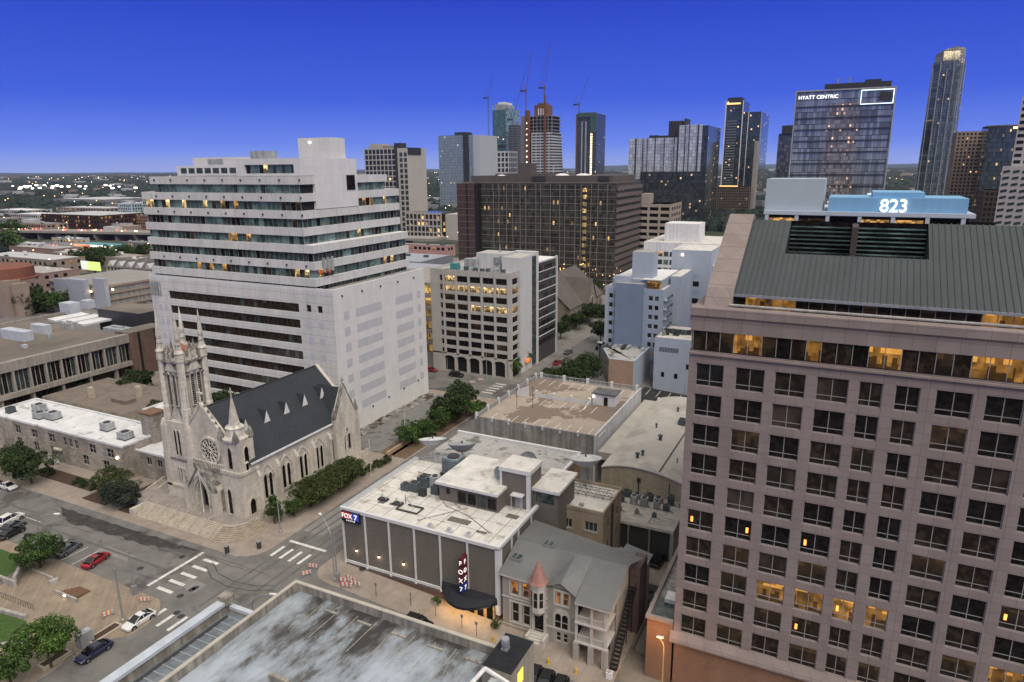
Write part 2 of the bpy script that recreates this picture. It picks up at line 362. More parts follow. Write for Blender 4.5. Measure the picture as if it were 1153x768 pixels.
# ------------------------------------------------------------------ ground, roads, blocks
def sheet(name, x0, x1, y0, y1, dz, m):
    b = MB(); xs = sorted({x0, x1, *[x for x in (-72, -20.57) if x0 < x < x1]})
    for a, c in zip(xs, xs[1:]):
        za, zc = gz(a)+dz, gz(c)+dz
        b.poly([(a, y0, za), (c, y0, zc), (c, y1, zc), (a, y1, za)], m)
    return structure(b.build(name))
EARTH = surf('earth', (.035, .045, .03), .95, .5, .02, spot=(.01, .52, (.10, .095, .09), .08), detail=8)
sheet('ground', -17000, 17000, -17000, 17000, -.06, EARTH)
sheet('street', -420, 120, -80, 430, 0., ASPH)
def slab(name, pts, h=.14, m=PAVE, side=CONC, breaks=(-72, -15)):
    b = MB()
    b.zprism(pts, lambda x: gz(x)-.03, lambda x: gz(x)+h, m, side); return structure(b.build(name))
def arc(cx, cy, r, a0, a1, n=7): return [(cx+r*math.cos(math.radians(a0+(a1-a0)*i/n)), cy+r*math.sin(math.radians(a0+(a1-a0)*i/n))) for i in range(n+1)]
slab('pavement', [(-420, 72.3)]+arc(-89.5, 77.3, 5, -90, 0)+[(-84.5, 163), (-420, 163)])
b = MB()
b.zprism(arc(-69.5, 76.7, 3.5, 180, 270, 6)+[(-22.3, 73.2), (-22.3, 163), (-73, 163)], lambda x: gz(x)-.03, lambda x: gz(x)+.14, PAVE, CONC)
structure(b.build('pavement'))
slab('pavement', [(-14.9, 73.2), (60, 73.2), (60, 163), (-14.9, 163)])
slab('pavement', [(-420, 180.5), (-86, 180.5), (-86, 430), (-420, 430)], m=PAVE2)
slab('pavement', [(-72, 180.5), (-20.6, 180.5), (-20.6, 430), (-72, 430)], m=PAVE2)
slab('pavement', [(-420, -80), (-88.6, -80), (-88.6, 48.5)]+arc(-91.6, 53, 6.0, -20, 70, 6)+[(-93.5, 58.6), (-96, 58.6), (-420, 58.6)], m=PLAZA)
slab('pavement', [(-69, -80), (-69, 52)]+arc(-65, 52, 4, 180, 90, 5)+[(-20, 56), (-20, -80)])
sheet('alley', -22.25, -14.95, 73.25, 163, .05, surf('alley_concrete', (.17, .15, .13), .9, .25, .2, spot=(.25, .52, (.08, .075, .07), .15)))
sheet('parking_lot', -105.4, -90.5, 118, 160, .15, ASPH2)
sheet('parking_lot', -51, -20.7, 174, 195.8, .16, surf('lot_black', (.03, .03, .032), .9, .3, .4))
# dark fresh patch along the church kerb and parking bays
b = MB()
rp_ = random.Random(9); up_, lo_ = [], []
for k in range(31):
    x = -134+1.3*k; f = k/30; wd = 2.6*min(1, f*5, (1-f)*4)+.05
    up_.append((x, 70.6+.5*f+rp_.uniform(-.22, .22)*min(1, wd))); lo_.append((x, 70.6+.5*f-wd*(1.3-.5*f)+rp_.uniform(-.4, .4)*min(1, wd)))
PT = surf('asphalt_patch', (.042, .04, .039), .9, .35, .5, spot=(.6, .55, (.085, .08, .078), .12))
for k in range(30): b.poly([(*lo_[k], .006), (*lo_[k+1], .006), (*up_[k+1], .006), (*up_[k], .006)], PT)
structure(b.build('road_patch'))
b = MB()
def mark(x0, x1, y0, y1, z=.006): b.poly([(x0, y0, gz(x0)+z), (x1, y0, gz(x1)+z), (x1, y1, gz(x1)+z), (x0, y1, gz(x0)+z)], WPAINT)
mark(-94.7, -94.1, 60.3, 71)                                        # stop line 10th
for y in (60.4, 62.6, 64.8, 67.0, 69.2): mark(-92.6, -89.2, y, y+.62)
mark(-83.6, -75.4, 80, 80.6)
for x in (-83.4, -81.4, -79.4, -77.4): mark(x, x+.6, 75.2, 78.4)
for x in (-86.9, -84.6, -82.3, -80.0): mark(x, x+.6, 54.2, 57.6)
for y in (167.2, 169.4, 171.6, 173.8, 176.0): mark(-92, -88.5, y, y+.6)
for k in range(7): mark(-126+2.9*k, -125.85+2.9*k, 58.9, 63.6)
for k in range(9): mark(-49+3.1*k, -48.85+3.1*k, 176, 181, .17); mark(-49+3.1*k, -48.85+3.1*k, 189, 195, .17)
for x in (-260, -236, -212, -188, -164, -140): mark(x, x+9, 65.2, 65.32)
structure(b.build('road_markings'))
b = MB()
for px, py in ((216, 664), (203, 671), (199, 690), (204, 694), (158, 640), (220, 662), (408, 640), (205, 627)):
    p = G(px, py); b.lathe((p.x, p.y, .004), [(.55, 0), (.55, .006)], METALD, 14)
structure(b.build('manhole_covers'))
# concrete joints in the pavements
b = MB()
for k in range(40):
    x = -160+1.75*k
    if x < -92: b.poly([(x, 72.5, .1445), (x+.05, 72.5, .1445), (x+.05, 77, .1445), (x, 77, .1445)], PAVE2)
for k in range(26):
    x = -68+1.8*k; z = gz(x)+.1445
    b.poly([(x, 73.4, z), (x+.05, 73.4, z), (x+.05, 78.5, z), (x, 78.5, z)], PAVE2)
structure(b.build('pavement_joints'))

# ================================================================== white stepped office block
WALLW = block('white_panel', (.59, .585, .57), (.56, .555, .54), (.30, .295, .29), 4.2, 1.95, .04, .7, streak=.16, offset=0)
WALLP = block('white_wall', (.63, .625, .62), (.60, .595, .59), (.48, .475, .475), 3.4, 1.95, .02, .75, streak=.09, offset=0)
PANEL = surf('grey_panel', (.435, .44, .475), .7, .04, .5)
t = thing('office_block', 'broad white office block with ribbon windows and stepped upper floors behind the stone church', 'office building', (-106, 122, 0))
fr, frr = FY(122), FX(-106)
b = MB(); strips = [(-162.2, -116.6, 32.7-3.95*k-2.2, 32.7-3.95*k) for k in range(7)]
sqs = [(x, x+1.5, 30.9, 32.6) for x in (-114.3, -110.9)]
holed(b, fr, -169.2, -106, 0, 36, strips+sqs, .45, WALLW)
b.poly([frr.p(122, 0), frr.p(160.5, 0), frr.p(160.5, 36), frr.p(122, 36)], WALLP)
b.poly([(-169.2, 122, 0), (-169.2, 160.5, 0), (-169.2, 160.5, 36), (-169.2, 122, 36)], WALLW); b.poly([(-169.2, 160.5, 0), (-106, 160.5, 0), (-106, 160.5, 36), (-169.2, 160.5, 36)], WALLW)
b.poly([(-169.2, 122, 36), (-106, 122, 36), (-106, 160.5, 36), (-169.2, 160.5, 36)], CONCD)
b.build('wall', t)
b = MB(); b.box(-106.5, -106, 122, 160.5, 36, 36.7, WALLP); b.box(-169.2, -106.5, 122, 122.5, 36, 36.7, WALLP); b.build('parapet', t)
def wpick_low(k): return R.choices([GB, GDIM, GSLATE, GHOT], [26, 2, 4, .15])[0]
for s in strips: ribbon(t, fr, *s, .42, 1.52, wpick_low, METALD)
for s in sqs: window(t, fr, *s, .4, 1, [], .1, METALD, GD)
for k in range(7):
    v = 30.9-3.95*k
    for u0, u1 in ((125.4, 127.4), (130, 140.2), (146.4, 154.4), (156.6, 158.2)):
        b = MB(); b.fbox(frr, u0, u1, v-2.1, v, -.03, .05, PANEL); b.build('wall_panel', t)
for k in range(1, 7):
    for u in (-114.3, -110.9, -166.6, -164.4):
        v = 32.6-3.95*k; b = MB(); b.fbox(fr, u, u+(1.5 if u > -120 else 1.2), v-1.7, v, -.03, .05, PANEL); b.build('wall_panel', t)
def wpick(k, lit): return R.choices([GSLATE, GTEAL, GD, GDIM, GLIT, GHOT], lit)[0]
LITS = [[13, 5, 5, 1, 0, 0], [6, 13, 2, 2, .8, 1.4], [13, 5, 5, 1, 0, 0], [4, 14, 2, 2.5, .6, .4], [13, 5, 5, 1, .3, 0], [3, 13, 2, 2.5, 1.2, 1.5], [1, 16, .4, 0, 0, 0]]
zs = 37.1
for k in range(7):                       # each upper floor: glass strip, then a projecting white spandrel
    x1 = [-110.8, -110.8, -110.8, -113.2, -113.2, -113.2, -113.2][k]; x0 = -167.6 if k < 6 else -163.8
    y1 = 160.5 if k < 6 else 155.4
    z0 = zs+3.9*k-2.05; z1 = zs+3.9*k; z2 = z1+1.88
    b = MB(); b.box(x0, x1, 122, y1, z1, z2, WALLW, WHITE if k < 6 else CONC); b.box(x0+.7, x1-.7, 122.7, y1-.7, max(36, z0-.02), z1, BLACK); b.build('spandrel', t)
    lo = max(z0, 36.05)
    ribbon(t, FY(122.62), x0+.6, x1-.62, lo, z1, 0, 1.5, lambda q: wpick(q, LITS[k]), METAL)
    ya = 122.7 if k < 5 else 143.4
    ribbon(t, FX(x1-.62), ya, y1-.7, lo, z1, 0, 1.5, lambda q: wpick(q, LITS[k]), METAL)
b = MB(); b.box(-121, -113.15, 127, 142.6, 54.7, 66.35, WALLP); b.build('stair_core', t)
window(t, FX(-113.15), 138.4, 141.6, 58.8, 62.4, 0, 1, [], .12, METALD, GD)
b = MB(); b.box(-133.5, -113.25, 122.9, 139, 65.0, 66.4, WALLP, CONC); b.box(-133.5, -113.25, 122.9, 139, 62.45, 63.0, WALLP); b.box(-115.4, -113.25, 122.9, 127.2, 63.0, 65.0, WALLP); b.box(-133.2, -115.4, 123.5, 139, 63.0, 65, BLACK); b.box(-133.5, -130.8, 122.9, 124, 63, 65, WALLP); b.build('penthouse', t)
ribbon(t, FY(123.45), -130.7, -115.5, 63, 65, 0, 1.4, lambda q: wpick(q, [3, 12, 2, .5, 0, 1.2]), METAL)
b = MB(); b.box(-124.7, -114.7, 135, 140.6, 62.5, 71.3, WALLP, CONC); b.tube((-124.2, 135.5, 71.3), (-124.2, 135.5, 73.2), .06, .04, METAL); b.tube((-115.2, 136, 71.3), (-115.2, 136, 73), .06, .04, METAL); b.build('lift_tower', t)
b = MB(); b.box(-121.2, -120.6, 134.86, 135.02, 70.1, 70.4, LAMPW); b.build('floodlight', t)
b = MB(); b.box(-158, -133.5, 126, 150, 62.5, 64.9, WALLP, CONC)
for k in range(8): b.box(-156.5+2.9*k, -154.4+2.9*k, 125.93, 126.1, 63.1, 64.4, GSLATE)
b.box(-156.5, -141, 130, 140, 64.9, 67, WALLP, CONC); b.box(-151, -145.5, 129.9, 130.1, 65.4, 66.6, UNIT); b.build('plant_room', t)
b = MB(); b.box(-137, -131, 131, 134, 66.4, 68.4, UNIT); b.build('cooling_unit', t)
for k in range(3):
    y = 124.6+1.5*k; b = MB(); b.fbox(FX(-110.6), y, y+.5, 40.3, 43.6, -.45, 0, UNIT); b.fbox(FX(-110.6), y+.1, y+.4, 39.3, 40.3, -.3, 0, METALD); b.build('phone_antenna', t)
for k in range(4): b = MB(); b.fbox(FY(122), -168.6+1.1*k, -168.2+1.1*k, 31.4, 35, -.5, 0, UNIT); b.build('phone_antenna', t)
LMP = MB().fbox(Fr(0, 0), 0, .3, 0, .42, -.3, 0, METALD).mesh('wall_light')
for z in (41, 52.7, 56.6, 60.6):
    for k in range(9): place('wall_light', LMP, t, (-162+6.1*k, 122, z+.7))
for k in range(5): place('wall_light', LMP, t, (-106, 125+7.5*k, 34.6), math.pi/2)
for k in range(4): place('wall_light', LMP, t, (-106, 134+7*k, 4.2+.3*k), math.pi/2)
for nm, c, u, v, w_ in (('magenta', (1, .08, .75), -129.6, 9.3, 2.6), ('blue', (.12, .3, 1), -154.8, 29.6, 3.2), ('white', (1, .8, .4), -138.6, 25.4, 1.4)):
    b = MB(); b.fbox(FY(122.4), u, u+w_, v, v+.8, -.03, 0, glow('screen_'+nm, c, 1.1)); b.build('lit_screen', t)
b = MB(); b.fbox(FX(-111.4), 124.0, 129.5, 39.6, 40.7, -.03, 0, pane('red_room', (.05, .02, .01), .2, emit=(1, .22, .06), es=.7, sc_=1.4)); b.build('lit_screen', t)

# ================================================================== pink stone tower block
PINK = block('pink_stone', (.262, .212, .196), (.234, .189, .174), (.15, .122, .112), 2.1, 1.26, .025, .75, streak=.16, offset=0)
BRKO = block('orange_brick', (.27, .145, .085), (.23, .12, .07), (.2, .13, .1), .5, .16, .02, .85, streak=.2)
t = thing('office_tower', 'tall pink stone office block with square windows and a grey metal roof', 'office building', (-15.4, 79, -3.6))
fr = FY(79)
cols = [(-14.55, -11.35), (-10.05, -6.85), (-5.8, -2.55), (-1.45, 1.75), (2.72, 5.0), (6.15, 8.45), (9.82, 13.05), (14.1, 17.3), (18.5, 21.7), (22.9, 26.1)]
wins = []
for r in range(10):
    for c, (u0, u1) in enumerate(cols):
        v1 = 41.45-3.78*r; wins.append((u0, u1, v1-2.8, v1, r, c))
b = MB(); holed(b, fr, -15.4, 40, 4.1, 43.0, [q[:4] for q in wins], .35, PINK)
b.poly([(-15.4, 130, 4.1), (-15.4, 79, 4.1), (-15.4, 79, 43.0), (-15.4, 130, 43.0)], PINK)
b.box(-15.4, 40, 79, 80.4, 45.35, 48.1, PINK); b.box(-15.4, -14, 80.4, 130, 43, 48.1, PINK); b.box(-15.2, 40, 79.9, 129, 43, 45.35, BLACK)
b.poly([(-15.4, 130, -2), (40, 130, -2), (40, 130, 48), (-15.4, 130, 48)], PINK)
b.build('wall', t)
b = MB(); b.prism(Fr(0, 0, 0, '+X'), [(78.45, 3.9), (78.9, 4.7), (79.3, 4.7), (79.3, 3.3), (78.3, 3.3), (78.3, 3.55)], -40, 15.75, PINK)
b.build('stone_ledge', t); b = MB(); b.prism(Fr(0, 0, 0, '+X'), [(78.75, 48.1), (78.75, 47.2), (79, 47.0), (79, 48.4)], -40, 15.4, PINK); b.build('stone_ledge', t); b = MB(); b.fbox(fr, -15.45, 40, 42.55, 42.8, -.3, 0, PINK); b.build('stone_ledge', t)
b = MB(); b.box(-15.2, 40, 78.9, 129, -3.9, 3.3, BRKO); b.build('brick_base', t)
GAMB = pane('glass_amber', (.04, .022, .008), .08, emit=(1., .46, .09), es=.42, sc_=1.6)
GBLI = pane('glass_curtain', (.04, .030, .023), .25, spec=.2, sc_=.35)
def litpink(r, c):
    if (r, c) in ((7, 2), (7, 3), (7, 5), (7, 4), (8, 8), (8, 9)): return GAMB
    if (r, c) == (7, 1): return GDIM
    if r >= 8 or (r in (2, 5, 6) and R.random() < .3): return R.choice([GDIM, GB, GB])
    return R.choices([GD, GB, GDIM, GBLI], [12, 5, 2, 2.5])[0]
for u0, u1, v0, v1, r, c in wins:
    wo = window(t, fr, u0, u1, v0, v1, .32, 2, [.24], .1, FRAME, litpink(r, c))
    if (r, c) in ((5, 0), (5, 3), (8, 3), (7, 4)) or (r, c) == (5, 1) or (r, c) == (6, 8):
        du = .45 if c != 1 else 2.55
        bb = MB(); bb.box(u0+du, u0+du+.27, 79.2, 79.26, v0+1.05, v0+1.72, LAMPO); bb.build('lamp', wo)
ribbon(t, FY(79.25), -15.1, 40, 43.05, 45.3, 0, 1.55, lambda k: GAMB if k in (3, 4, 8, 12, 13) or 18 <= k <= 20 else R.choice([GB, GB, GD, GDIM]), FRAME)
ribbon(t, FX(-15.2), 79.3, 100, 43.05, 45.3, .1, 1.55, lambda k: GB, FRAME)
ribbon(t, FY(81.6), -11.2, 40, 47.6, 49.6, 0, 1.35, lambda k: GAMB if 1 <= k <= 4 or k > 17 else R.choice([GB, GB, GDIM]), FRAME, 'clerestory_window')
b = MB(); b.tube((-11.4, 79.7, 48.5), (40, 79.7, 48.5), .16, .16, CONC, 8); b.build('railing', t)
b = MB(); b.box(-11.2, 40, 81.8, 129, 47, 49.6, PINK); b.build('attic_wall', t)
ROOFM = surf('standing_seam', (.060, .070, .075), .5, .12, .15, .06, metal=.25)
b = MB()
SLP = (57.1-49.55)/(94.5-81.0)
def rp(x, y, dz=0): return (x, y, 49.55+(y-81.0)*SLP+dz)
def rq(x0, x1, y0, y1, m): b.poly([rp(x0, y0), rp(x1, y0), rp(x1, y1), rp(x0, y1)], m)
sk0, sk1, sy0, sy1 = -6.6, 8.4, 88.3, 94.4
rq(-11.2, sk0, 81, 94.5, ROOFM); rq(sk1, 40, 81, 94.5, ROOFM); rq(sk0, sk1, 81, sy0, ROOFM)
b.poly([(-11.2, 94.5, 57.1), (40, 94.5, 57.1), (40, 110, 48), (-11.2, 110, 48)], ROOFM); b.box(-11.2, 40, 80.9, 81.1, 49.3, 49.6, METAL)
x = -11.0
while x < 40:
    ytop = sy0 if sk0-.1 < x < sk1+.1 else 94.5
    for dx in (0,):
        a0, a1 = rp(x, 81), rp(x, ytop)
        b.poly([(x-.04, a0[1], a0[2]+.1), (x+.04, a0[1], a0[2]+.1), (x+.04, a1[1], a1[2]+.1), (x-.04, a1[1], a1[2]+.1)], ROOFM)
        b.poly([(x-.04, a0[1], a0[2]), (x-.04, a0[1], a0[2]+.1), (x-.04, a1[1], a1[2]+.1), (x-.04, a1[1], a1[2])], METALD); b.poly([(x+.04, a0[1], a0[2]), (x+.04, a0[1], a0[2]+.1), (x+.04, a1[1], a1[2]+.1), (x+.04, a1[1], a1[2])], METALD)
    x += .62
b.build('roof', t)
b = MB(); zf, zb = rp(0, sy0)[2], rp(0, sy1)[2]
b.poly([(sk0, sy1, zf-.6), (sk1, sy1, zf-.6), (sk1, sy1, zb), (sk0, sy1, zb)], GD); b.poly([(sk0, sy0, zf-.6), (sk1, sy0, zf-.6), (sk1, sy1, zf-.6), (sk0, sy1, zf-.6)], METALD)
for xx in (sk0, sk1): b.poly([(xx, sy0, zf-.6), (xx, sy1, zf-.6), (xx, sy1, zb), (xx, sy0, zf)], METALD)
for k in range(7): z = zf-.3+k*.5; b.box(sk0+.1, .35, sy1-.5-.25*(6-k), sy1-.3-.25*(6-k), z, z+.16, GTEAL); b.box(1.1, sk1-.1, sy1-.5-.25*(6-k), sy1-.3-.25*(6-k), z, z+.16, GTEAL)
b.box(.4, 1.05, sy0+.2, sy1, zf-.6, zb-.1, surf('louvre_post', (.06, .045, .04), .6)); b.build('louvre_recess', t)
b = MB()
b.prism(Fr(0, 0, 0, '+X'), [(79.6, 47.9), (81.4, 50.2), (94.6, 57.75), (95.2, 57.75), (111, 47.9)], 11.15, 14.2, PINK); b.build('gable_wall', t)
# low brick annexe on the alley
t = thing('brick_annexe', 'low orange brick annexe with a flat roof beside the alley', 'building', (-17, 79, -3.6))
b = MB(); b.box(-18.9, -15.5, 78.9, 100, -3.9, 5.6, BRKO, CONCD); b.build('wall', t)
b = MB(); b.box(-19.1, -18.6, 78.7, 100.2, 5.6, 6.1, PINK); b.box(-18.6, -15.5, 78.7, 79.2, 5.6, 6.1, PINK); b.build('coping', t)
b = MB(); b.box(-18.5, -15.6, 79.3, 84, 5.62, 5.7, GSLATE); b.build('skylight', t); b = MB(); b.box(-17.6, -16.2, 83, 85, 5.7, 6.3, WHITE); b.build('roof_hatch', t)

# crack sealing, tyre marks and repairs in the street
b = MB(); TAR = surf('tar_seal', (.05, .047, .046), .8, .3, 2); LIGHTP = surf('asphalt_repair', (.20, .19, .185), .92, .2, .6)
rr = random.Random(5)
def strip(pts, w_, m, z):
    for a, c in zip(pts, pts[1:]):
        a, c = Vector((*a, 0)), Vector((*c, 0)); d = (c-a).normalized(); q = Vector((-d.y, d.x, 0))*w_/2
        b.poly([(p_.x, p_.y, gz(p_.x)+z) for p_ in (a-q, c-q, c+q, a+q)], m)
for k in range(16):
    x, y = rr.uniform(-150, -92), rr.uniform(60, 71); pts = [(x, y)]
    for _ in range(7): x += rr.uniform(1, 2.6); y += rr.uniform(-.35, .35); pts.append((x, min(71.8, max(59.5, y))))
    strip(pts, .09, TAR, .009)
strip([(-90.5, 69.5), (-87, 67.6), (-83, 67), (-79, 67.6), (-76, 69)], .14, TAR, .010); strip([(-90.5, 68.2), (-87, 66.2), (-83, 65.6), (-79, 66.2), (-75, 68)], .14, TAR, .010)
for x0, x1, y0, y1 in ((-150, -132, 60.4, 62.2), (-112, -104, 63.5, 65.2), (-84, -79.5, 84, 97), (-78, -75.4, 92, 110), (-90, -86, 62.2, 64.6), (-64, -47, 66, 69.4), (-44, -30, 62, 65)): strip([(x0, (y0+y1)/2), (x1, (y0+y1)/2)], y1-y0, LIGHTP, .004)
for k in range(10): x = rr.uniform(-84, -74); strip([(x, 82+9*k), (x+rr.uniform(-.5, .5), 86+9*k), (x+rr.uniform(-.6, .6), 90+9*k)], .1, TAR, .009)
strip([(-134, 64.6), (-96, 64.6)], .5, surf('tyre_track', (.11, .105, .102), .9, .2, .6), .005); strip([(-134, 69.4), (-96, 69.0)], .5, surf('tyre_track', (.11, .105, .102)), .0052)
for x in (-82.5, -80.8, -77.6, -75.9): strip([(x, 60), (x, 118)], .45, surf('tyre_track', (.10, .095, .093)), .0055)
structure(b.build('road_repairs'))
# ================================================================== limestone church
STONE = block('limestone', (.66, .61, .53), (.56, .515, .445), (.42, .38, .33), .75, .32, .02, .9, streak=.34, bump=.6)
STONEL = surf('limestone_trim', (.58, .54, .475), .9, .25, 1.1, .3, spot=(.5, .57, (.2, .185, .165), .14))
STONED = surf('weathered_stone', (.27, .255, .235), .95, .45, 1.2, .5)
SLATE = block('slate_roof', (.036, .042, .052), (.03, .035, .044), (.022, .025, .03), .5, .3, .02, .6, streak=.2)
def lancet(w, h, n=6):
    """pointed arch outline, base centre at (0,0)"""
    r = w*1.05; hs = h-math.sqrt(max(.01, r*r-(r-w/2)**2)); pts = [(-w/2, 0), (w/2, 0)]
    cxr = w/2-r; am = math.acos((r-w/2)/r)
    for i in range(n+1): a = am*i/n; pts.append((cxr+r*math.cos(a), hs+r*math.sin(a)))
    for i in range(n-1, -1, -1): a = am*i/n; pts.append((-cxr-r*math.cos(a), hs+r*math.sin(a)))
    return pts
def sh(pts, u, v): return [(x+u, y+v) for x, y in pts]
def lancet_window(parent, fr, u, v, w, h, t=.22, gm=None, proud=.12, name='window', louvre=False):
    b = MB(); inner = lancet(w, h); outer = [(x*(1+2*t/w), y*(1+t/h) if y > 0 else -t*.6) for x, y in inner]
    b.ring(fr, sh(outer, u, v), sh(inner, u, v), -proud, .02, STONEL); b.prism(fr, sh(inner, u, v), -.02, .02, gm or GD)
    if louvre:
        k = v+.25
        while k < v+h-.7: b.fbox(fr, u-w/2+.05, u+w/2-.05, k, k+.12, -.14, -.02, STONED); k += .42
    return b.build(name, parent)
t = thing('stone_church', 'pale limestone church with a tall pinnacled bell tower and dark slate roof', 'church', (-104, 82, 0))
x0, x1, xm, yf, yb, ze, zr = -114.2, -94.6, -104.3, 82.2, 113, 11.8, 21.2
b = MB()
b.poly([(x1, yf, 0), (x1, yb, 0), (x1, yb, ze), (x1, yf, ze)], STONE); b.poly([(x0, yf, 0), (x0, yb, 0), (x0, yb, ze), (x0, yf, ze)], STONE)
b.prism(FY(yf-.4), [(x0, 0), (x1, 0), (x1, ze+.2), (xm, zr+.5), (x0, ze+.2)], 0, 1.0, STONE)
b.prism(FY(yb-.4), [(x0, 0), (x1, 0), (x1, ze), (xm, zr+.3), (x0, ze)], 0, .8, STONE)
b.box(-112, -96.5, 113.4, 117, 0, 9.3, STONE, CONCD)
for k in range(6): y = 86.8+4.9*k-2.2; b.box(x1, x1+.75, y-.35, y+.35, 0, 8.6, STONE); b.poly([(x1, y-.35, 10), (x1+.75, y-.35, 8.6), (x1+.75, y+.35, 8.6), (x1, y+.35, 10)], STONEL); b.poly([(x1, y-.35, 10), (x1, y-.35, 8.6), (x1+.75, y-.35, 8.6)], STONE); b.poly([(x1, y+.35, 10), (x1, y+.35, 8.6), (x1+.75, y+.35, 8.6)], STONE)
b.box(x1, x1+.35, yf, 116.8, 0, 1.5, STONEL)
b.build('wall', t)
b = MB()
for s_ in (-1, 1):
    xe = xm+s_*10.1; b.poly([(xm, yf+.6, zr), (xm, yb-.3, zr), (xe, yb-.3, ze-.25), (xe, yf+.6, ze-.25)], SLATE)
    b.poly([(xm, yf+.6, zr-.3), (xm, yb-.3, zr-.3), (xe, yb-.3, ze-.55), (xe, yf+.6, ze-.55)], SLATE)
b.box(xm-.12, xm+.12, yf+.6, yb-.3, zr-.05, zr+.16, METALD)
roof = b.build('roof', t)
b = MB(); b.box(x1+.05, x1+.5, yf+.8, 106.2, ze-.5, ze-.15, WHITE); b.build('gutter', t)
for k in range(5):                                # little triangular dormers
    y = 86.8+5.3*k; f = .47; xx = xm+9.7*f; zz = zr-(zr-ze)*f
    b = MB(); b.prism(FX(xx+1.0), [(y-.85, zz-1.0), (y+.85, zz-1.0), (y, zz+1.5)], 0, .08, WHITE)
    b.poly([(xx+1.0, y-.85, zz-1.0), (xx+1.0, y, zz+1.5), (xx-1.6, y, zz+1.5)], SLATE); b.poly([(xx+1.0, y+.85, zz-1.0), (xx+1.0, y, zz+1.5), (xx-1.6, y, zz+1.5)], SLATE)
    b.build('dormer', t)
for k in range(5):
    for du in (-.66, .66): lancet_window(t, FX(x1), 86.9+4.75*k+du, 3.2, .8, 4.8, .26)
    bb = MB(); o_ = sh(lancet(3.5, 7.4), 86.9+4.75*k, 2.6); i_ = sh([(x*.88, y*.95) for x, y in lancet(3.5, 7.4)], 86.9+4.75*k, 2.6); bb.ring(FX(x1), o_, i_, -.16, .02, STONEL); bb.build('blind_arch', t)
# side gable (transept front)
b = MB(); f2 = FX(-93.9)
b.prism(f2, [(105.8, 0), (112.9, 0), (112.9, 11.6), (109.35, 18.9), (105.8, 11.6)], 0, 1.1, STONE)
for s_ in (105.5, 112.7): b.fbox(f2, s_, s_+.6, 0, 12.2, -.35, .6, STONE); b.lathe((-94.1, s_+.3, 12.2), [(.38, 0), (.38, .7), (0.03, 2.6)], STONED, 4, True)
for a, c in (((105.5, 11.2), (109.35, 19.2)), ((113.2, 11.2), (109.35, 19.2))):
    b.tube(f2.p(a[0], a[1], .3), f2.p(c[0], c[1], .3), .38, .38, STONED, 6)
    for k in range(1, 5): q = k/5; b.lathe(f2.p(a[0]+(c[0]-a[0])*q, a[1]+(c[1]-a[1])*q+.2, .3), [(.25, 0), (.3, .3), (.03, .8)], STONED, 5)
b.tube(f2.p(109.35, 19, .3), f2.p(109.35, 20.8, .3), .12, .1, STONED, 5); b.fbox(f2, 108.85, 109.85, 20, 20.22, .2, .4, STONED)
b.poly([(-94.8, 105.9, 11.5), (-94.8, 109.35, 18.4), (-101.8, 109.35, 18.4)], SLATE); b.poly([(-94.8, 112.8, 11.5), (-94.8, 109.35, 18.4), (-101.8, 109.35, 18.4)], SLATE)
g_ = b.build('side_gable', t)
for du in (-.6, .6): lancet_window(g_, f2, 109.35+du, 4.3, .75, 3.6, .2)
lancet_window(g_, f2, 109.35, 8.4, .5, .9, .15)
lancet_window(t, FX(-96.5), 115.1, 3.2, 1.0, 3.2, .2)
# front gable: rose window, copings, porch
ff = FY(yf-.4); b = MB()
circ = lambda r, n=28: [(r*math.cos(2*math.pi*i/n), r*math.sin(2*math.pi*i/n)) for i in range(n)]
ru, rv = -103.0, 13.2
b.ring(ff, sh(circ(2.75), ru, rv), sh(circ(2.3), ru, rv), -.3, .02, STONEL); b.prism(ff, sh(circ(2.3), ru, rv), -.03, .02, GD)
b.ring(ff, sh(circ(.6, 14), ru, rv), sh(circ(.32, 14), ru, rv), -.2, .0, STONEL)
for k in range(12):
    a = 2*math.pi*k/12; b.tube(ff.p(ru+.55*math.cos(a), rv+.55*math.sin(a), -.1), ff.p(ru+2.35*math.cos(a), rv+2.35*math.sin(a), -.1), .09, .09, STONEL, 5)
    a += math.pi/12; b.ring(ff, sh(circ(.42, 10), ru+1.75*math.cos(a), rv+1.75*math.sin(a)), sh(circ(.3, 10), ru+1.75*math.cos(a), rv+1.75*math.sin(a)), -.16, .0, STONEL)
b.build('rose_window', t)
b = MB()
for a, c in (((-99.3, 16.3), (-104.3, 22.2)), ((-109.3, 16.3), (-104.3, 22.2))):
    b.tube(ff.p(a[0], a[1], .2), ff.p(c[0], c[1], .2), .42, .42, STONEL, 6)
    for k in range(1, 6): q = k/6; b.lathe(ff.p(a[0]+(c[0]-a[0])*q, a[1]+(c[1]-a[1])*q+.25, .2), [(.24, 0), (.3, .3), (.03, .75)], STONED, 5)
b.tube(ff.p(-104.3, 22.2, .2), ff.p(-104.3, 25, .2), .16, .12, STONEL, 6); b.fbox(ff, -104.95, -103.65, 24, 24.3, .05, .35, STONEL); b.build('gable_coping', t)
b = MB(); fp = FY(79.4)
b.ring(fp, [(-107.1, 1.6), (-100.9, 1.6), (-100.6, 5.9), (-104, 10.2), (-107.4, 5.9)], [(-106.3, 1.6), (-101.7, 1.6), (-101.75, 5.4), (-104, 8.6), (-106.25, 5.4)], 0, 2.5, STONE)
for k in range(3): b.ring(FY(79.5+.45*k), sh([(x*(1.0-.13*k), y*(1-.05*k)) for x, y in lancet(4.0, 6.7)], -104, 1.7), sh([(x*(.9-.13*k), y*(.97-.05*k)) for x, y in lancet(4.0, 6.7)], -104, 1.7), -.15, .4, STONEL)
b.prism(FY(81.2), sh(lancet(2.7, 5.4), -104, 1.7), 0, .1, BLACK)
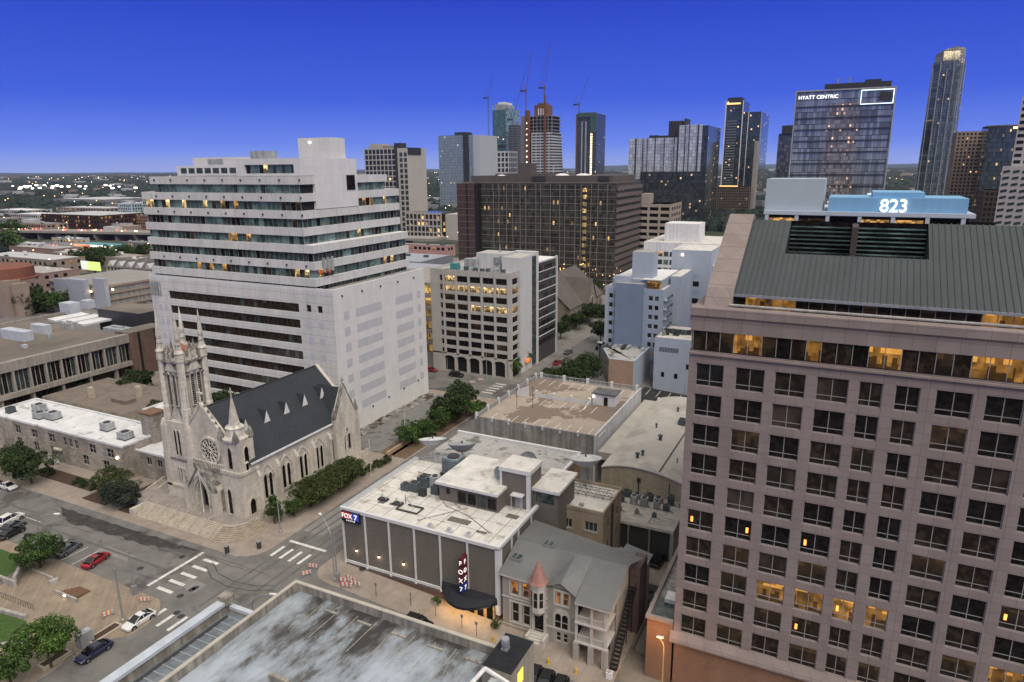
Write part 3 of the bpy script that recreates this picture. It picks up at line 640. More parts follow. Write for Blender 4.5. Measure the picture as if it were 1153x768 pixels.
for a, c in (((-100.4, 5.5), (-104, 10.7)), ((-107.6, 5.5), (-104, 10.7))):
    b.poly([fp.p(a[0], a[1], -.2), fp.p(c[0], c[1], -.2), fp.p(c[0], c[1], 2.6), fp.p(a[0], a[1], 2.6)], STONED)
    b.tube(fp.p(a[0], a[1], -.05), fp.p(c[0], c[1], -.05), .22, .22, STONED, 5)
for s_ in (-107.6, -100.4): b.box(s_-.45, s_+.45, 79.0, 80.4, 1.5, 6.0, STONE); b.lathe((s_, 79.5, 6.0), [(.45, 0), (.3, .6), (.02, 2.2)], STONED, 4, True)
b.box(-109, -99, 81.3, 81.9, 9.2, 9.9, STONED)
for k in range(16): lx = -108.6+.62*k; b.box(lx, lx+.25, 81.4, 81.7, 9.9, 10.6, STONEL)
for k in range(5): b.ring(FY(79.3), sh([(x*(1.28-.06*k), y*(1.1-.03*k)) for x, y in lancet(4.0, 6.7)], -104, 1.7), sh([(x*(1.24-.06*k), y*(1.08-.03*k)) for x, y in lancet(4.0, 6.7)], -104, 1.7), -.12+.05*k, .3, STONEL)
b.box(-109, -99, 81.4, 81.7, 10.6, 10.85, STONEL)
b.build('porch', t)
# right-hand turret with spire
b = MB(); tc_ = (-96.9, 82.6, 0)
b.box(-99.2, -94.5, 80.6, 84.8, 0, 10.2, STONE); b.box(-99.4, -94.3, 80.4, 85, 9.9, 10.5, STONEL); b.box(-98.9, -94.8, 80.9, 84.6, 10.5, 16.2, STONE)
b.lathe((tc_[0], tc_[1], 16.2), [(2.3, 0), (2.4, .5), (1.7, .9), (1.55, 2.2), (1.75, 2.4), (1.05, 2.9), (.08, 8.3)], STONEL, 8)
for dx in (-1.8, 1.8):
    for dy in (-1.7, 1.7): b.lathe((tc_[0]+dx, tc_[1]+dy, 16.4), [(.42, 0), (.42, .8), (.02, 2.3)], STONED, 4, True)
b.tube((tc_[0], tc_[1], 24.3), (tc_[0], tc_[1], 26), .13, .1, STONEL, 5); b.box(tc_[0]-.5, tc_[0]+.5, tc_[1]-.1, tc_[1]+.1, 25.1, 25.4, STONEL)
u_ = b.build('turret', t)
for fr_, u in ((FY(80.9), -96.9), (FX(-94.8), 82.7)): lancet_window(u_, fr_, u, 10.9, 1.0, 4.2, .22)
lancet_window(u_, FY(80.6), -97.8, 1.9, 1.0, 5.0, .3); lancet_window(u_, FX(-94.5), 82.7, 1.6, 1.3, 3.2, .35)
# bell tower
b = MB(); tx, ty = -111.6, 85.0; h1, h2 = 3.35, 2.75
b.box(tx-h1-.4, tx+h1+.4, ty-h1-.4, ty+h1+.4, 0, 4.2, STONE); b.box(tx-h1-.55, tx+h1+.55, ty-h1-.55, ty+h1+.55, 4.0, 4.45, STONEL)
b.box(tx-h1, tx+h1, ty-h1, ty+h1, 4.4, 17.4, STONE); b.box(tx-h1-.15, tx+h1+.15, ty-h1-.15, ty+h1+.15, 9.5, 9.95, STONED)
for dx in (-1, 1):
    for dy in (-1, 1):
        cxx, cyy = tx+dx*(h1-.1), ty+dy*(h1-.1); b.box(cxx-.65, cxx+.65, cyy-.65, cyy+.65, 0, 11, STONE); b.lathe((cxx, cyy, 11), [(.6, 0), (.55, 5.5), (.3, 6.6), (.0, 6.9)], STONE, 4, True)
b.lathe((tx, ty, 17.2), [(3.5, 0), (2.95, 1.4), (2.8, 2.2), (2.8, 11.9), (3.05, 12.2), (3.05, 13.2)], STONE, 8)
b.box(tx-3.0, tx+3.0, ty-3.0, ty+3.0, 16.9, 18.2, STONEL)
for dx in (-1, 1):
    for dy in (-1, 1):
        cxx, cyy = tx+dx*2.55, ty+dy*2.55
        b.lathe((cxx, cyy, 17.2), [(.95, 0), (.85, 3), (.72, 3.3), (.72, 12), (.85, 12.3), (.8, 13.6), (.95, 13.9), (.6, 14.5), (.42, 16.5), (.5, 16.8), (.04, 21.3)], STONEL, 8)
        for k in range(4): b.lathe((cxx, cyy, 32.4+k*.95), [(.5-.08*k, 0), (.62-.1*k, .18), (.4-.08*k, .4)], STONED, 6)
for i, (dx, dy) in enumerate(((0, -1), (1, 0), (0, 1), (-1, 0))):       # gablets on the belfry, small pinnacles on the parapet
    fr_ = [Fr(tx, ty-2.85, 0, '-Y'), Fr(tx+2.85, ty, 0, '+X'), Fr(tx, ty+2.85, 0, '+Y'), Fr(tx-2.85, ty, 0, '-X')][i]
    for v, hgt in ((17.8, 3.2), (27.3, 2.6)):
        for a in (-1.7, 1.7): b.tube(fr_.p(a, v, .05), fr_.p(0, v+hgt, .05), .2, .16, STONED, 5)
        b.prism(fr_, [(-1.6, v), (1.6, v), (0, v+hgt)], -.1, .3, STONEL)
    for q in (-1.1, 0, 1.1): b.lathe((tx+dx*2.75+dy*q, ty+dy*2.75+dx*q, 30.2), [(.26, 0), (.26, .9), (.32, 1), (.03, 2.4 if q == 0 else 1.7)], STONED, 5)
    b.fbox(fr_, -2.2, 2.2, 29.0, 29.35, -.25, .3, STONED); b.fbox(fr_, -2.2, 2.2, 26.6, 26.9, -.2, .3, STONED)
for k in range(18):
    a = 2*math.pi*k/18; b.box(tx+2.8*math.cos(a)-.22, tx+2.8*math.cos(a)+.22, ty+2.8*math.sin(a)-.22, ty+2.8*math.sin(a)+.22, 30.2, 31.0, STONEL)
b.lathe((tx, ty, 30), [(1.2, 0), (1.2, 1.2), (.2, 2.2)], surf('red_tile', (.32, .12, .09), .8, .2, 3), 8)
tw = b.build('bell_tower', t)
for fr_ in (Fr(tx, ty-2.83, 0, '-Y'), Fr(tx+2.83, ty, 0, '+X')):
    for du in (-.72, .72): lancet_window(tw, fr_, du, 20.6, .82, 6.4, .16, BLACK, .2, louvre=True)
for fr_ in (Fr(tx, ty-h1, 0, '-Y'), Fr(tx+h1, ty, 0, '+X')):
    for du in (-.5, .5): lancet_window(tw, fr_, du, 10.6, .6, 5.2, .2)
    for du in (-.7, 0, .7): lancet_window(tw, Fr(fr_.o.x, fr_.o.y, 0, fr_.face), du, 5.2, .36, 2.8, .14, STONED)
# forecourt and steps
PL = surf('forecourt', (.25, .22, .2), .9, .2, .5)
STEP = surf('step_stone', (.40, .355, .29), .9, .2, 1.)
b = MB(); b.zprism([(-122, 77.3), (-96.2, 77.3)]+arc(-96.2, 80.3, 3.0, -90, 0)+[(-93.2, 90), (-95, 90), (-95, 92), (-122, 92)], .1, 1.75, PL, STONEL); structure(b.build('forecourt'))
t = thing('stone_steps', 'wide pale stone steps with handrails rising to the church forecourt', 'steps', (-104, 75, .14))
b = MB()
for k in range(10): b.box(-117.5, -96.2, 77.35-.29*(k+1), 77.35-.29*k, .1, 1.75-.155*(k+1)+.0, STEP)
b.build('straight_flight', t)
b = MB()
for k in range(8): r_ = 3.0+.42*(k+1); b.zprism([(-96.2, 80.3)]+arc(-96.2, 80.3, r_, -89.8, 25, 12), .1, 1.75-.19*(k+1)+.002, surf('step_stone_dark', (.30, .25, .2), .9, .25, 1.))  # curved flight has a darker stone colour than the straight one
b.build('curved_flight', t)
for k in range(8):
    x = -116.6+2.85*k; b = MB(); b.tube((x, 74.5, 1.05), (x, 77.5, 2.65), .05, .05, STEP, 6); b.tube((x, 74.5, .2), (x, 74.5, 1.05), .05, .05, STEP, 6); b.tube((x, 77.5, 1.7), (x, 77.5, 2.65), .05, .05, STEP, 6); b.tube((x, 76, .9), (x, 76, 1.85), .04, .04, STEP, 6); b.build('handrail', t)
b = MB(); b.box(-118.2, -117.5, 74.3, 77.6, .1, 1.3, STONEL); b.build('cheek_wall', t)

# ================================================================== parish school beside the church
RUB = block('rubble_stone', (.43, .385, .33), (.29, .26, .225), (.22, .2, .175), .95, .4, .03, .95, streak=.45)
WROOF = surf('white_membrane', (.60, .60, .61), .8, .12, .3, spot=(.35, .58, (.34, .33, .33), .1))
t = thing('school_building', 'two storey rubble stone school with a flat white roof left of the church', 'school', (-150, 83.5, 0))
fr = FY(83.6); holes = []
for u in (-171, -164.5, -158, -152.6, -150.6, -148.6, -143.6, -137.6): holes.append((u, u+(1.4 if -153 < u < -148 else 2.4), 4.6, 6.7)); 
for u in (-171, -164.5, -158, -146.5, -139.5): holes.append((u, u+2.2, 1.3, 3.6))
b = MB(); holed(b, fr, -181.6, -132.2, 0, 8, holes, .3, RUB)
b.poly([(-132.2, 83.6, 0), (-132.2, 95, 0), (-132.2, 95, 8), (-132.2, 83.6, 8)], RUB); b.poly([(-181.6, 83.6, 0), (-181.6, 95, 0), (-181.6, 95, 8), (-181.6, 83.6, 8)], RUB); b.poly([(-181.6, 95, 0), (-132.2, 95, 0), (-132.2, 95, 8), (-181.6, 95, 8)], RUB)
b.build('wall', t)
for h in holes: window(t, fr, *h, .28, 2, [.5], .1, UNIT, GB)
b = MB(); b.poly([(-181.6, 83.6, 7.7), (-132.2, 83.6, 7.7), (-132.2, 95, 7.7), (-181.6, 95, 7.7)], WROOF)
for x0_, x1_, y0_, y1_ in ((-181.7, -132.1, 83.5, 84.0), (-181.7, -132.1, 94.6, 95.1), (-181.7, -181.2, 84, 94.6), (-132.6, -132.1, 84, 94.6)): b.box(x0_, x1_, y0_, y1_, 7.6, 8.05, WROOF, WROOF)
b.box(-160.2, -159.8, 84, 94.6, 7.7, 7.85, WROOF); b.build('roof', t)
b = MB(); b.fbox(fr, -155.6, -154, 0, 3.2, -.02, .1, STONED); b.fbox(fr, -156.2, -153.4, 3.2, 3.6, -.5, .1, STONEL); b.build('door', t)
b = MB(); b.box(-134.8, -131.2, 90.4, 93.6, 0, 12.6, RUB); b.box(-135, -131, 90.2, 93.8, 12.6, 13.0, surf('rust_cap', (.18, .11, .075), .9, .3, 2)); b.build('chimney', t)
b = MB(); b.fbox(fr, -134.1, -133.7, 5.0, 5.4, -.35, -.05, LAMPW); b.build('wall_lamp', t)
t = thing('school_link', 'lower stone link building with a narrow white roof between school and church', 'building', (-124, 86, 0))
fr = FY(86.4); holes = [(u, u+1.7, 3.4, 5.2) for u in (-129, -125.7, -122.4)]
b = MB(); holed(b, fr, -132.1, -116, 0, 6.3, holes+[(-122.6, -121, 1.75, 3.2)], .3, RUB); b.poly([(-132, 86.4, 6.1), (-116, 86.4, 6.1), (-116, 94, 6.1), (-132, 94, 6.1)], WROOF); b.box(-132.1, -116, 86.3, 86.7, 6.0, 6.4, WROOF); b.build('wall', t)
for h in holes: window(t, fr, *h, .28, 2, [], .1, UNIT, GB)
b = MB(); b.prism(FY(86.6), sh(lancet(1.5, 2.4), -121.8, 1.6), 0, .1, glow('lit_doorway', (.9, .42, .13), .55)); b.build('doorway', t)
t = thing('rear_wing', 'flat white roofed wing behind the school and bell tower', 'building', (-140, 104, 0))
b = MB(); b.box(-152, -124, 103, 113, 0, 6.6, RUB, WROOF); b.build('wall', t); b = MB(); b.box(-152.2, -123.8, 102.8, 103.2, 6.5, 6.95, WROOF); b.box(-152.2, -151.8, 103.2, 113, 6.5, 6.95, WROOF); b.build('parapet', t)
t = thing('brown_hall', 'low brown flat roofed hall between the long office slab and the white school roof', 'building', (-178, 106, 0))
b = MB(); b.box(-194, -160, 103, 122, 0, 4.2, RUB, surf('brown_roof', (.17, .14, .12), .9, .2, .4)); b.box(-172, -166, 108, 111, 4.2, 5.2, surf('brown_roof', (.17, .14, .12))); b.build('wall', t)
for i, (x, y) in enumerate(((-180, 108), (-169, 114))):
    b = MB(); b.box(x-.6, x+.6, y-.6, y+.6, 4.2, 7.2, surf('buff_stucco', (.42, .36, .28), .9, .15, 1)); tag(b.build('chimney', None, (x, y, 4.2)), 'buff square chimney on the brown hall roof, %s from the left' % ORD[i], 'chimney', 'chimneys on the brown hall')
# roof units of the school
for i, (x, y, sx, sy, h, d) in enumerate(((-177, 86.5, 1.6, 1.6, 1.2, 1), (-171.5, 90, 3.0, 2, 1.6, 0), (-166.5, 87.2, 2.6, 2, 1.3, 0), (-163, 88.2, 2.8, 2.2, 1.5, 0), (-144.6, 89, 2.4, 2, 1.6, 0), (-136.2, 87.4, 2.6, 2.2, 1.4, 0))):
    b = MB(); b.box(x-sx/2, x+sx/2, y-sy/2, y+sy/2, 7.9, 7.9+h, UNITD if d else UNIT); b.box(x-sx/2-.1, x+sx/2+.1, y-sy/2-.1, y+sy/2+.1, 7.72, 7.9, METALD); b.lathe((x, y, 7.9+h), [(min(sx, sy)*.38, 0), (min(sx, sy)*.38, .12)], METALD, 12)
    tag(b.build('rooftop_unit', None, (x, y, 7.7)), '%s air conditioner on the white school roof, %s from the left' % ('dark' if d else 'grey', ORD[i]), 'air conditioner', 'air conditioners on the school roof')
for i, (x, y) in enumerate(((-128.5, 107.5), (-126.3, 107.8))):
    b = MB(); b.tube((x, y-.9, 7.5), (x, y+.9, 7.5), .8, .8, UNITD, 14); b.box(x-.6, x+.6, y-.8, y+.8, 6.6, 6.9, METALD)
    tag(b.build('rooftop_fan', None, (x, y, 6.6)), 'round dark roof fan on the white wing behind the tower, %s of the pair' % ('left' if i == 0 else 'right'), 'roof fan', 'roof fans on the rear wing')

# ================================================================== long office slab at the far left
TAN = surf('tan_roof', (.165, .14, .118), .95, .2, .06, spot=(.05, .5, (.10, .088, .075), .25))
PREC = surf('precast', (.31, .28, .25), .85, .15, .4, .2)
PREC2 = surf('precast_fin', (.36, .33, .30), .85, .1, .4, .2)
BRKB = surf('brown_brick', (.16, .105, .082), .9, .15, .4, .15)
t = thing('library_block', 'long low concrete office slab with vertical fins and brown brick end tower', 'office building', (-200, 100, 0))
fr = FX(-200)
b = MB(); b.box(-252, -201.2, 40, 134, 0, 13.8, BLACK, TAN); b.fbox(fr, 40, 134, 11.6, 14.3, -.6, 1.2, PREC); b.fbox(fr, 40, 134, 4.3, 5.6, -.8, 1.2, PREC); b.fbox(fr, 40, 134, 0, .8, -.2, 1.2, PREC); b.box(-252.3, -251.6, 40, 150, 13, 14.6, PREC); b.build('wall', t)
for k in range(15):
    u = 70+4.3*k; ribbon(t, fr, u+.35, u+4.0, 5.6, 11.6, .7, 1.25, lambda q: R.choice([GD, GSLATE, GSLATE, GD]), PREC2, fw=.2)
FIN = MB().fbox(FX(0), 0, .45, 5.6, 11.6, -.5, 1.1, PREC2).mesh('fin')
for k in range(23): place('fin', FIN, t, (-200, 43.8+4.3*k, 0))
for k in range(8): b = MB(); b.fbox(fr, 71+8.2*k, 71.8+8.2*k, .8, 4.3, -.2, 1.0, PREC); b.build('pier', t); ribbon(t, fr, 72+8.2*k, 79+8.2*k, 1, 4.2, 1.0, 1.7, lambda q: R.choice([GD, GB]), METALD)
b = MB(); b.box(-206, -199, 134, 147, 0, 14.6, BRKB, TAN)
for u in (136.6, 142.3): b.fbox(FX(-199), u, u+.9, 0.5, 14.2, -.02, .3, BLACK)
b.build('end_tower', t)
b = MB(); b.box(-232, -210, 146, 158, 10, 17.5, METALD, TAN); b.build('penthouse', t)
for k in range(3):
    b = MB(); x = -246+7.5*k; b.zprism([(x, 137), (x+6, 136), (x+6, 148), (x, 149)], 13.9, 14.5, WROOF); b.build('skylight', t)
for i, (px, py, sx, sy, h, wht) in enumerate(((20, 378, 12, 3, 3, 1), (47, 371, 7, 2.4, 2.8, 1), (79, 366, 4, 3, 2.0, 0), (80, 349, 6, 4, 4, 1), (57, 377, 1.6, 1.6, 1.2, 0), (28, 388, 1.2, 1.2, 1, 1), (100, 343, 4, 3, 3, 1), (133, 369, 9, 4, 1.2, 0))):
    p = G(px, py+3, 14); b = MB(); b.box(p.x-sx/2, p.x+sx/2, p.y-sy/2, p.y+sy/2, 13.8, 13.8+h, surf('unit_blue', (.42, .45, .5), .6, .15, .8) if wht else UNIT)
    if not wht: b.tube((p.x-sx*.3, p.y, 14+h), (p.x+sx*.3, p.y, 14+h), .4, .4, UNIT)
    tag(b.build('rooftop_unit', None, (p.x, p.y, 13.8)), '%s machine box on the long slab roof, %s' % ('pale' if wht else 'grey', ['long and leftmost', 'beside the long one', 'with a pipe beside the skylights', 'tall by the far edge', 'smallest dark', 'tiny near the near edge', 'furthest back', 'wide behind the brick end tower'][i]), 'rooftop unit', 'machines on the long slab roof')
# ================================================================== television station
BRKG = block('grey_brown_brick', (.165, .148, .132), (.138, .123, .11), (.11, .1, .09), .42, .13, .012, .9, streak=.12)
BRKR = block('red_brown_brick', (.17, .10, .08), (.14, .08, .065), (.1, .075, .065), .42, .13, .012, .9)
ROOFW = surf('aged_white_roof', (.56, .535, .505), .9, .16, .5, spot=(.3, .54, (.30, .275, .24), .14), detail=9)
ROOFG = surf('aged_grey_roof', (.36, .35, .345), .9, .2, .3, spot=(.3, .52, (.13, .125, .12), .1), detail=8)
TRIM = surf('white_trim', (.55, .55, .56), .6, .08, 1)
t = thing('station_building', 'brown brick television station with white vertical trim and an aged white roof', 'office building', (-56, 79, 0))
fr = FY(79); xs = [-69.9, -65.4, -60.7, -55.9, -51.2, -46.4, -41.2]
b = MB(); b.box(-69.9, -41.2, 79, 100.8, -.2, 9.9, BRKG, ROOFW); b.box(-70.0, -41.0, 79.0-.001, 100.9, .0, .01, TRIM)
b.build('wall', t)
b = MB(); b.box(-69.95, -41.15, 79.05, 100.8, -2.4, .1, BRKR); b.build('brick_base', t)
for x in xs: b = MB(); b.fbox(fr, x-.13, x+.13, .5, 10.0, -.22, .02, TRIM); b.fbox(fr, x-.16, x+.16, .15, .5, -.3, .02, TRIM); b.build('pilaster', t)
b = MB(); b.fbox(fr, -70.05, -51.2, .35, .8, -.18, .02, TRIM); b.build('sill_band', t)
for y in (83.2, 85.6, 90.4): b = MB(); b.fbox(FX(-41.2), y-.12, y+.12, -1, 10, -.2, .02, TRIM); b.build('pilaster', t)
b = MB(); b.fbox(FX(-41.2), 78.9, 79.7, -1, 10, -.25, .02, TRIM); b.fbox(FY(79), -41.7, -41.0, -1, 10, -.25, .02, TRIM); b.build('corner_pier', t)
b = MB(); b.box(-70.25, -40.95, 78.75, 79.2, 9.85, 10.4, TRIM); b.box(-70.25, -69.5, 79.2, 100.8, 9.85, 10.4, TRIM, surf('coping_grey', (.33, .35, .38), .6, .1, 1)); b.box(-41.5, -40.95, 79.2, 100.8, 9.85, 10.4, TRIM); b.build('coping', t)
# penthouse and stair tower
b = MB(); b.box(-57.2, -46.2, 88.6, 100, 9.9, 12.9, BRKG); b.box(-57.7, -46.0, 88.1, 100.5, 12.9, 13.35, TRIM, ROOFW); b.build('penthouse', t)
for k in range(4): window(t, FY(88.6), -53.6+1.85*k, -52.0+1.85*k, 10.3, 12.3, .02, 1, [], .1, METALD, GD if k != 2 else GSLATE)
window(t, FY(88.6), -55.8, -55.1, 11.4, 12.3, .02, 1, [], .08, METALD, GD)
b = MB(); b.box(-47.2, -42.0, 91.6, 96.4, -1, 16.2, BRKG); b.box(-47.4, -41.8, 91.4, 96.6, 16.0, 16.7, TRIM, ROOFW); b.fbox(FY(91.6), -47.3, -46.9, 9.9, 16, -.1, .02, TRIM); b.fbox(FY(91.6), -42.5, -41.95, 9.9, 16, -.12, .02, TRIM); b.fbox(FX(-42.0), 91.5, 92.0, 9.9, 16, -.12, .02, TRIM); b.build('stair_tower', t)
b = MB(); b.fbox(FY(91.6), -44.5, -43.2, 9.9, 12.4, -.05, .02, UNIT); b.fbox(FY(91.6), -44.9, -42.8, 12.4, 12.6, -1.2, 0, TRIM); b.tube((-44.8, 90.6, 9.9), (-44.8, 90.6, 12.4), .05, .05, TRIM, 6); b.build('roof_door', t)
b = MB(); b.box(-42, -37.6, 93, 100.5, -1, 13.0, BRKG); b.box(-42.0, -37.2, 92.6, 101, 13.0, 13.5, TRIM, ROOFW); b.fbox(FY(93), -41.4, -38.3, 11, 12.7, -.03, .02, GSLATE); b.build('lift_lobby', t)
b = MB(); b.box(-70, -42.7, 100.9, 117, -1, 9.4, surf('buff_wall', (.32, .22, .13), .9, .15, .5, .3), ROOFG); b.box(-70.2, -42.5, 116.6, 117.2, 9.3, 9.9, TRIM); b.box(-43, -42.5, 100.9, 116.6, 9.3, 9.8, TRIM); b.build('rear_block', t)
# canopy over the entrance
CANV = surf('canopy_cloth', (.016, .018, .024), .75, .2, 1)
b = MB(); arcp = [(-51.2+9.9*i/12, 78.9-3.5*math.sin(math.pi*i/12)**.8) for i in range(13)]
b.zprism(arcp, 1.05, 1.1, CANV)
for i in range(12):
    (xa, ya), (xb, yb_) = arcp[i], arcp[i+1]; b.poly([(xa, ya, 1.05), (xb, yb_, 1.05), (xb, 78.95-(78.95-yb_)*.55, 1.75), (xa, 78.95-(78.95-ya)*.55, 1.75)], CANV); b.poly([(xa, 78.95-(78.95-ya)*.55, 1.75), (xb, 78.95-(78.95-yb_)*.55, 1.75), (xb, 78.95, 2.0), (xa, 78.95, 2.0)], CANV)
    b.poly([(xa, ya, .72), (xb, yb_, .72), (xb, yb_, 1.1), (xa, ya, 1.1)], CANV)
b.build('entrance_canopy', t)
place('lettering', text_mesh('STUDIO', .34, TRIM, .03), t, (-46.4, 75.36, .8), 0) if False else None
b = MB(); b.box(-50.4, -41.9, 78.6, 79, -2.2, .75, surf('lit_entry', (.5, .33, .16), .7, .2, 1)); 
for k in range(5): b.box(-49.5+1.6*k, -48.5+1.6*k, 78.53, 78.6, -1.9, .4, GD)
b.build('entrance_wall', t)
for x in (-50.6, -46, -42): b = MB(); b.box(x-.09, x+.09, 78.2, 78.4, .72, .86, glow('entry_lamp', (1., .66, .26), 30)); b.build('canopy_light', t)
pl = bpy.data.lights.new('canopy_lamp', 'AREA'); pl.shape = 'RECTANGLE'; pl.size = 8; pl.size_y = 1.6; pl.energy = 300; pl.color = (1, .62, .26)
po = bpy.data.objects.new('canopy_lamp', pl); COL.objects.link(po); po.location = (-46.2, 77.4, .95)
for i, x in enumerate((-67.5, -63, -58.2)):
    b = MB(); b.fbox(fr, x-.12, x+.12, 2.9, 3.12, -.22, 0, glow('wall_lamp_glow', (1., .80, .5), 6)); b.fbox(fr, x-.18, x+.18, 3.12, 3.2, -.28, 0, METALD); b.build('wall_light', t)
    q = bpy.data.lights.new('wall_lamp', 'POINT'); q.energy = 14; q.color = (1, .75, .42); q.shadow_soft_size = .1; qo = bpy.data.objects.new('wall_lamp', q); COL.objects.link(qo); qo.location = (x, 78.55, 2.85)
# signs
LET = glow('sign_white', (.9, .82, .8), .55); RED = glow('sign_red', (.28, .012, .02), .35); BLUE = glow('sign_blue', (.015, .05, .36), .4)
t2 = thing('corner_sign', 'lit red and blue sign reading FOX 7 AUSTIN at the brown brick roof corner', 'sign', (-68, 78.9, 8.5))
b = MB(); b.fbox(fr, -69.75, -66.1, 8.25, 10.0, -.55, -.24, surf('sign_box', (.01, .01, .02), .5)); b.build('case', t2)
b = MB(); b.fbox(fr, -69.65, -67.55, 8.75, 9.92, -.58, -.54, RED); b.build('red_panel', t2); b = MB(); b.fbox(fr, -67.5, -66.2, 8.75, 9.92, -.58, -.54, BLUE); b.build('blue_panel', t2)
place('lettering', text_mesh('FOX', 1.12, LET, .03, bold=.015, xs=.95), t2, (-68.6, 78.41, 8.92), 0); place('lettering', text_mesh('7', 1.2, LET, .03, bold=.03), t2, (-66.85, 78.41, 8.9), 0); place('lettering', text_mesh('A U S T I N', .36, LET, .02), t2, (-67.9, 78.43, 8.38), 0)
t2 = thing('blade_sign', 'tall vertical lit sign of red letter boxes above a blue one on brown brick', 'sign', (-46.6, 78.4, 2.3))
for k, ch in enumerate(('F', 'O', 'X', '7')):
    z1 = 7.95-1.45*k; b = MB(); b.box(-46.95, -46.35, 77.2, 78.75, z1-1.32, z1, surf('sign_red_case', (.09, .012, .02), .5) if k < 3 else surf('sign_blue_case', (.012, .04, .22), .5)); bx = b.build('letter_box', t2)
    place('lettering', text_mesh(ch, 1.0, LET, .03, bold=.008), bx, (-46.65, 77.17, z1-1.1), 0); place('lettering', text_mesh(ch, 1.0, LET, .03, bold=.008), bx, (-46.32, 77.97, z1-1.1), math.pi/2); place('lettering', text_mesh(ch, 1.0, LET, .03, bold=.008), bx, (-46.98, 77.97, z1-1.1), -math.pi/2)
b = MB(); b.box(-46.75, -46.55, 78.7, 79, 2.4, 8.2, METALD); b.build('bracket', t2)
# dishes and machines on the roof
DISH = surf('dish_white', (.46, .47, .48), .5, .1, 1); DISHG = surf('dish_grey', (.26, .27, .29), .5, .15, 1)
def dish(label, p, r, tilt, az, hgt, m, deep=.28):
    o = thing('satellite_dish', label, 'satellite dish', p, 'satellite dishes on and behind the station')
    T = Matrix.Translation(Vector(p)+Vector((0, 0, hgt))) @ Matrix.Rotation(az, 4, 'Z') @ Matrix.Rotation(tilt, 4, 'X')
    b = MB(); n = 24; rings = [(r*q, deep*r*q*q*1.3) for q in (0.02, .35, .7, 1)]; k = b.mi(m)
    for rr, zz in rings: b.v += [tuple(T @ Vector((rr*math.cos(2*math.pi*j/n), rr*math.sin(2*math.pi*j/n), zz))) for j in range(n)]
    for q in range(3):
        for j in range(n): b.f.append((q*n+j, q*n+(j+1) % n, (q+1)*n+(j+1) % n, (q+1)*n+j)); b.m.append(k)
    for rr, zz in rings: b.v += [tuple(T @ Vector((rr*math.cos(2*math.pi*j/n), rr*math.sin(2*math.pi*j/n), zz-.07))) for j in range(n)]
    for q in range(3):
        for j in range(n): b.f.append((4*n+(q+1)*n+j, 4*n+(q+1)*n+(j+1) % n, 4*n+q*n+(j+1) % n, 4*n+q*n+j)); b.m.append(k)
    b.build('reflector', o)
    b = MB(); tip = T @ Vector((0, 0, r*.8)); b.tube(tip, T @ Vector((0, 0, r*.62)), .12, .18, METALD, 8)
    for j in range(3): b.tube(T @ Vector((r*.85*math.cos(2.1*j), r*.85*math.sin(2.1*j), deep*r*.9)), tip, .03, .03, METAL, 4)
    b.build('feed_horn', o)
    b = MB(); c = T @ Vector((0, 0, -.05)); P = Vector(p)
    for a in (0, 1.57, 3.14, 4.71): b.tube(P+Vector((math.cos(a+.6)*r*.4, math.sin(a+.6)*r*.4, 0)), P+Vector((math.cos(a+.6)*.2, math.sin(a+.6)*.2, hgt-.3)), .06, .06, METAL, 5)
    b.tube(P, c, .12, .12, METAL, 6); b.build('mast', o)
dish('pale upturned satellite dish on a tall mast at the back left of the white roof', (-66.8, 101.8, 9.9), 2.7, -.26, .55, 2.6, DISH, .46)
dish('dark upturned satellite dish on a tall mast beside the brick rooftop room', (-61.2, 103.2, 9.4), 2.7, -.26, .55, 2.6, DISHG, .46)
dish('cream round satellite dish facing the street behind the brick stair tower', (-48.2, 96.2, 13.3), 1.5, 1.25, .5, 2.3, surf('dish_cream', (.6, .56, .5), .5))
dish('grey round satellite dish right of the cream one behind the stair tower', (-45.2, 98.3, 13.3), 1.6, 1.2, .2, 2.0, DISHG)
dish('small blue grey dish hanging left of the brick stair tower', (-48.4, 94.0, 13.3), 1.15, 1.1, .5, 1.0, surf('dish_bluegrey', (.2, .23, .27), .5))
dish('large white dish on a lattice tower above the tan block roof', (-37.3, 105.2, 8.6), 2.9, -.2, .5, 4.2, DISH, .42)
dish('white dish standing in the back yard beside the alley', (-27.0, 97.5, -2.9), 2.7, -.3, .4, 3.0, DISH, .3)
dish('small dish half hidden behind the tan block in the yard', (-29.6, 101.2, -2.7), 1.8, -.3, .3, 2.5, DISHG, .3)
b = MB(); b.box(-61.6, -58.4, 96.6, 99.4, 10.6, 13.4, surf('chiller', (.20, .24, .26), .6, .2, 1, .3)); b.box(-61.9, -58.1, 96.3, 99.7, 10.0, 10.6, METALD); b.lathe((-60, 98, 13.4), [(1.1, 0), (1.1, .25)], METALD, 14)
for k in range(5): b.box(-61.65, -58.35, 96.55, 99.45, 11+.45*k, 11.06+.45*k, METALD)
b.tube((-65, 95.5, 10.2), (-58, 95.5, 10.2), .12, .12, METALD, 6); b.tube((-58.5, 93.5, 10.2), (-58.5, 97, 10.2), .12, .12, METALD, 6)
tag(b.build('chiller', None, (-60, 98, 9.9)), 'tall blue grey chiller standing at the back of the white station roof', 'chiller')
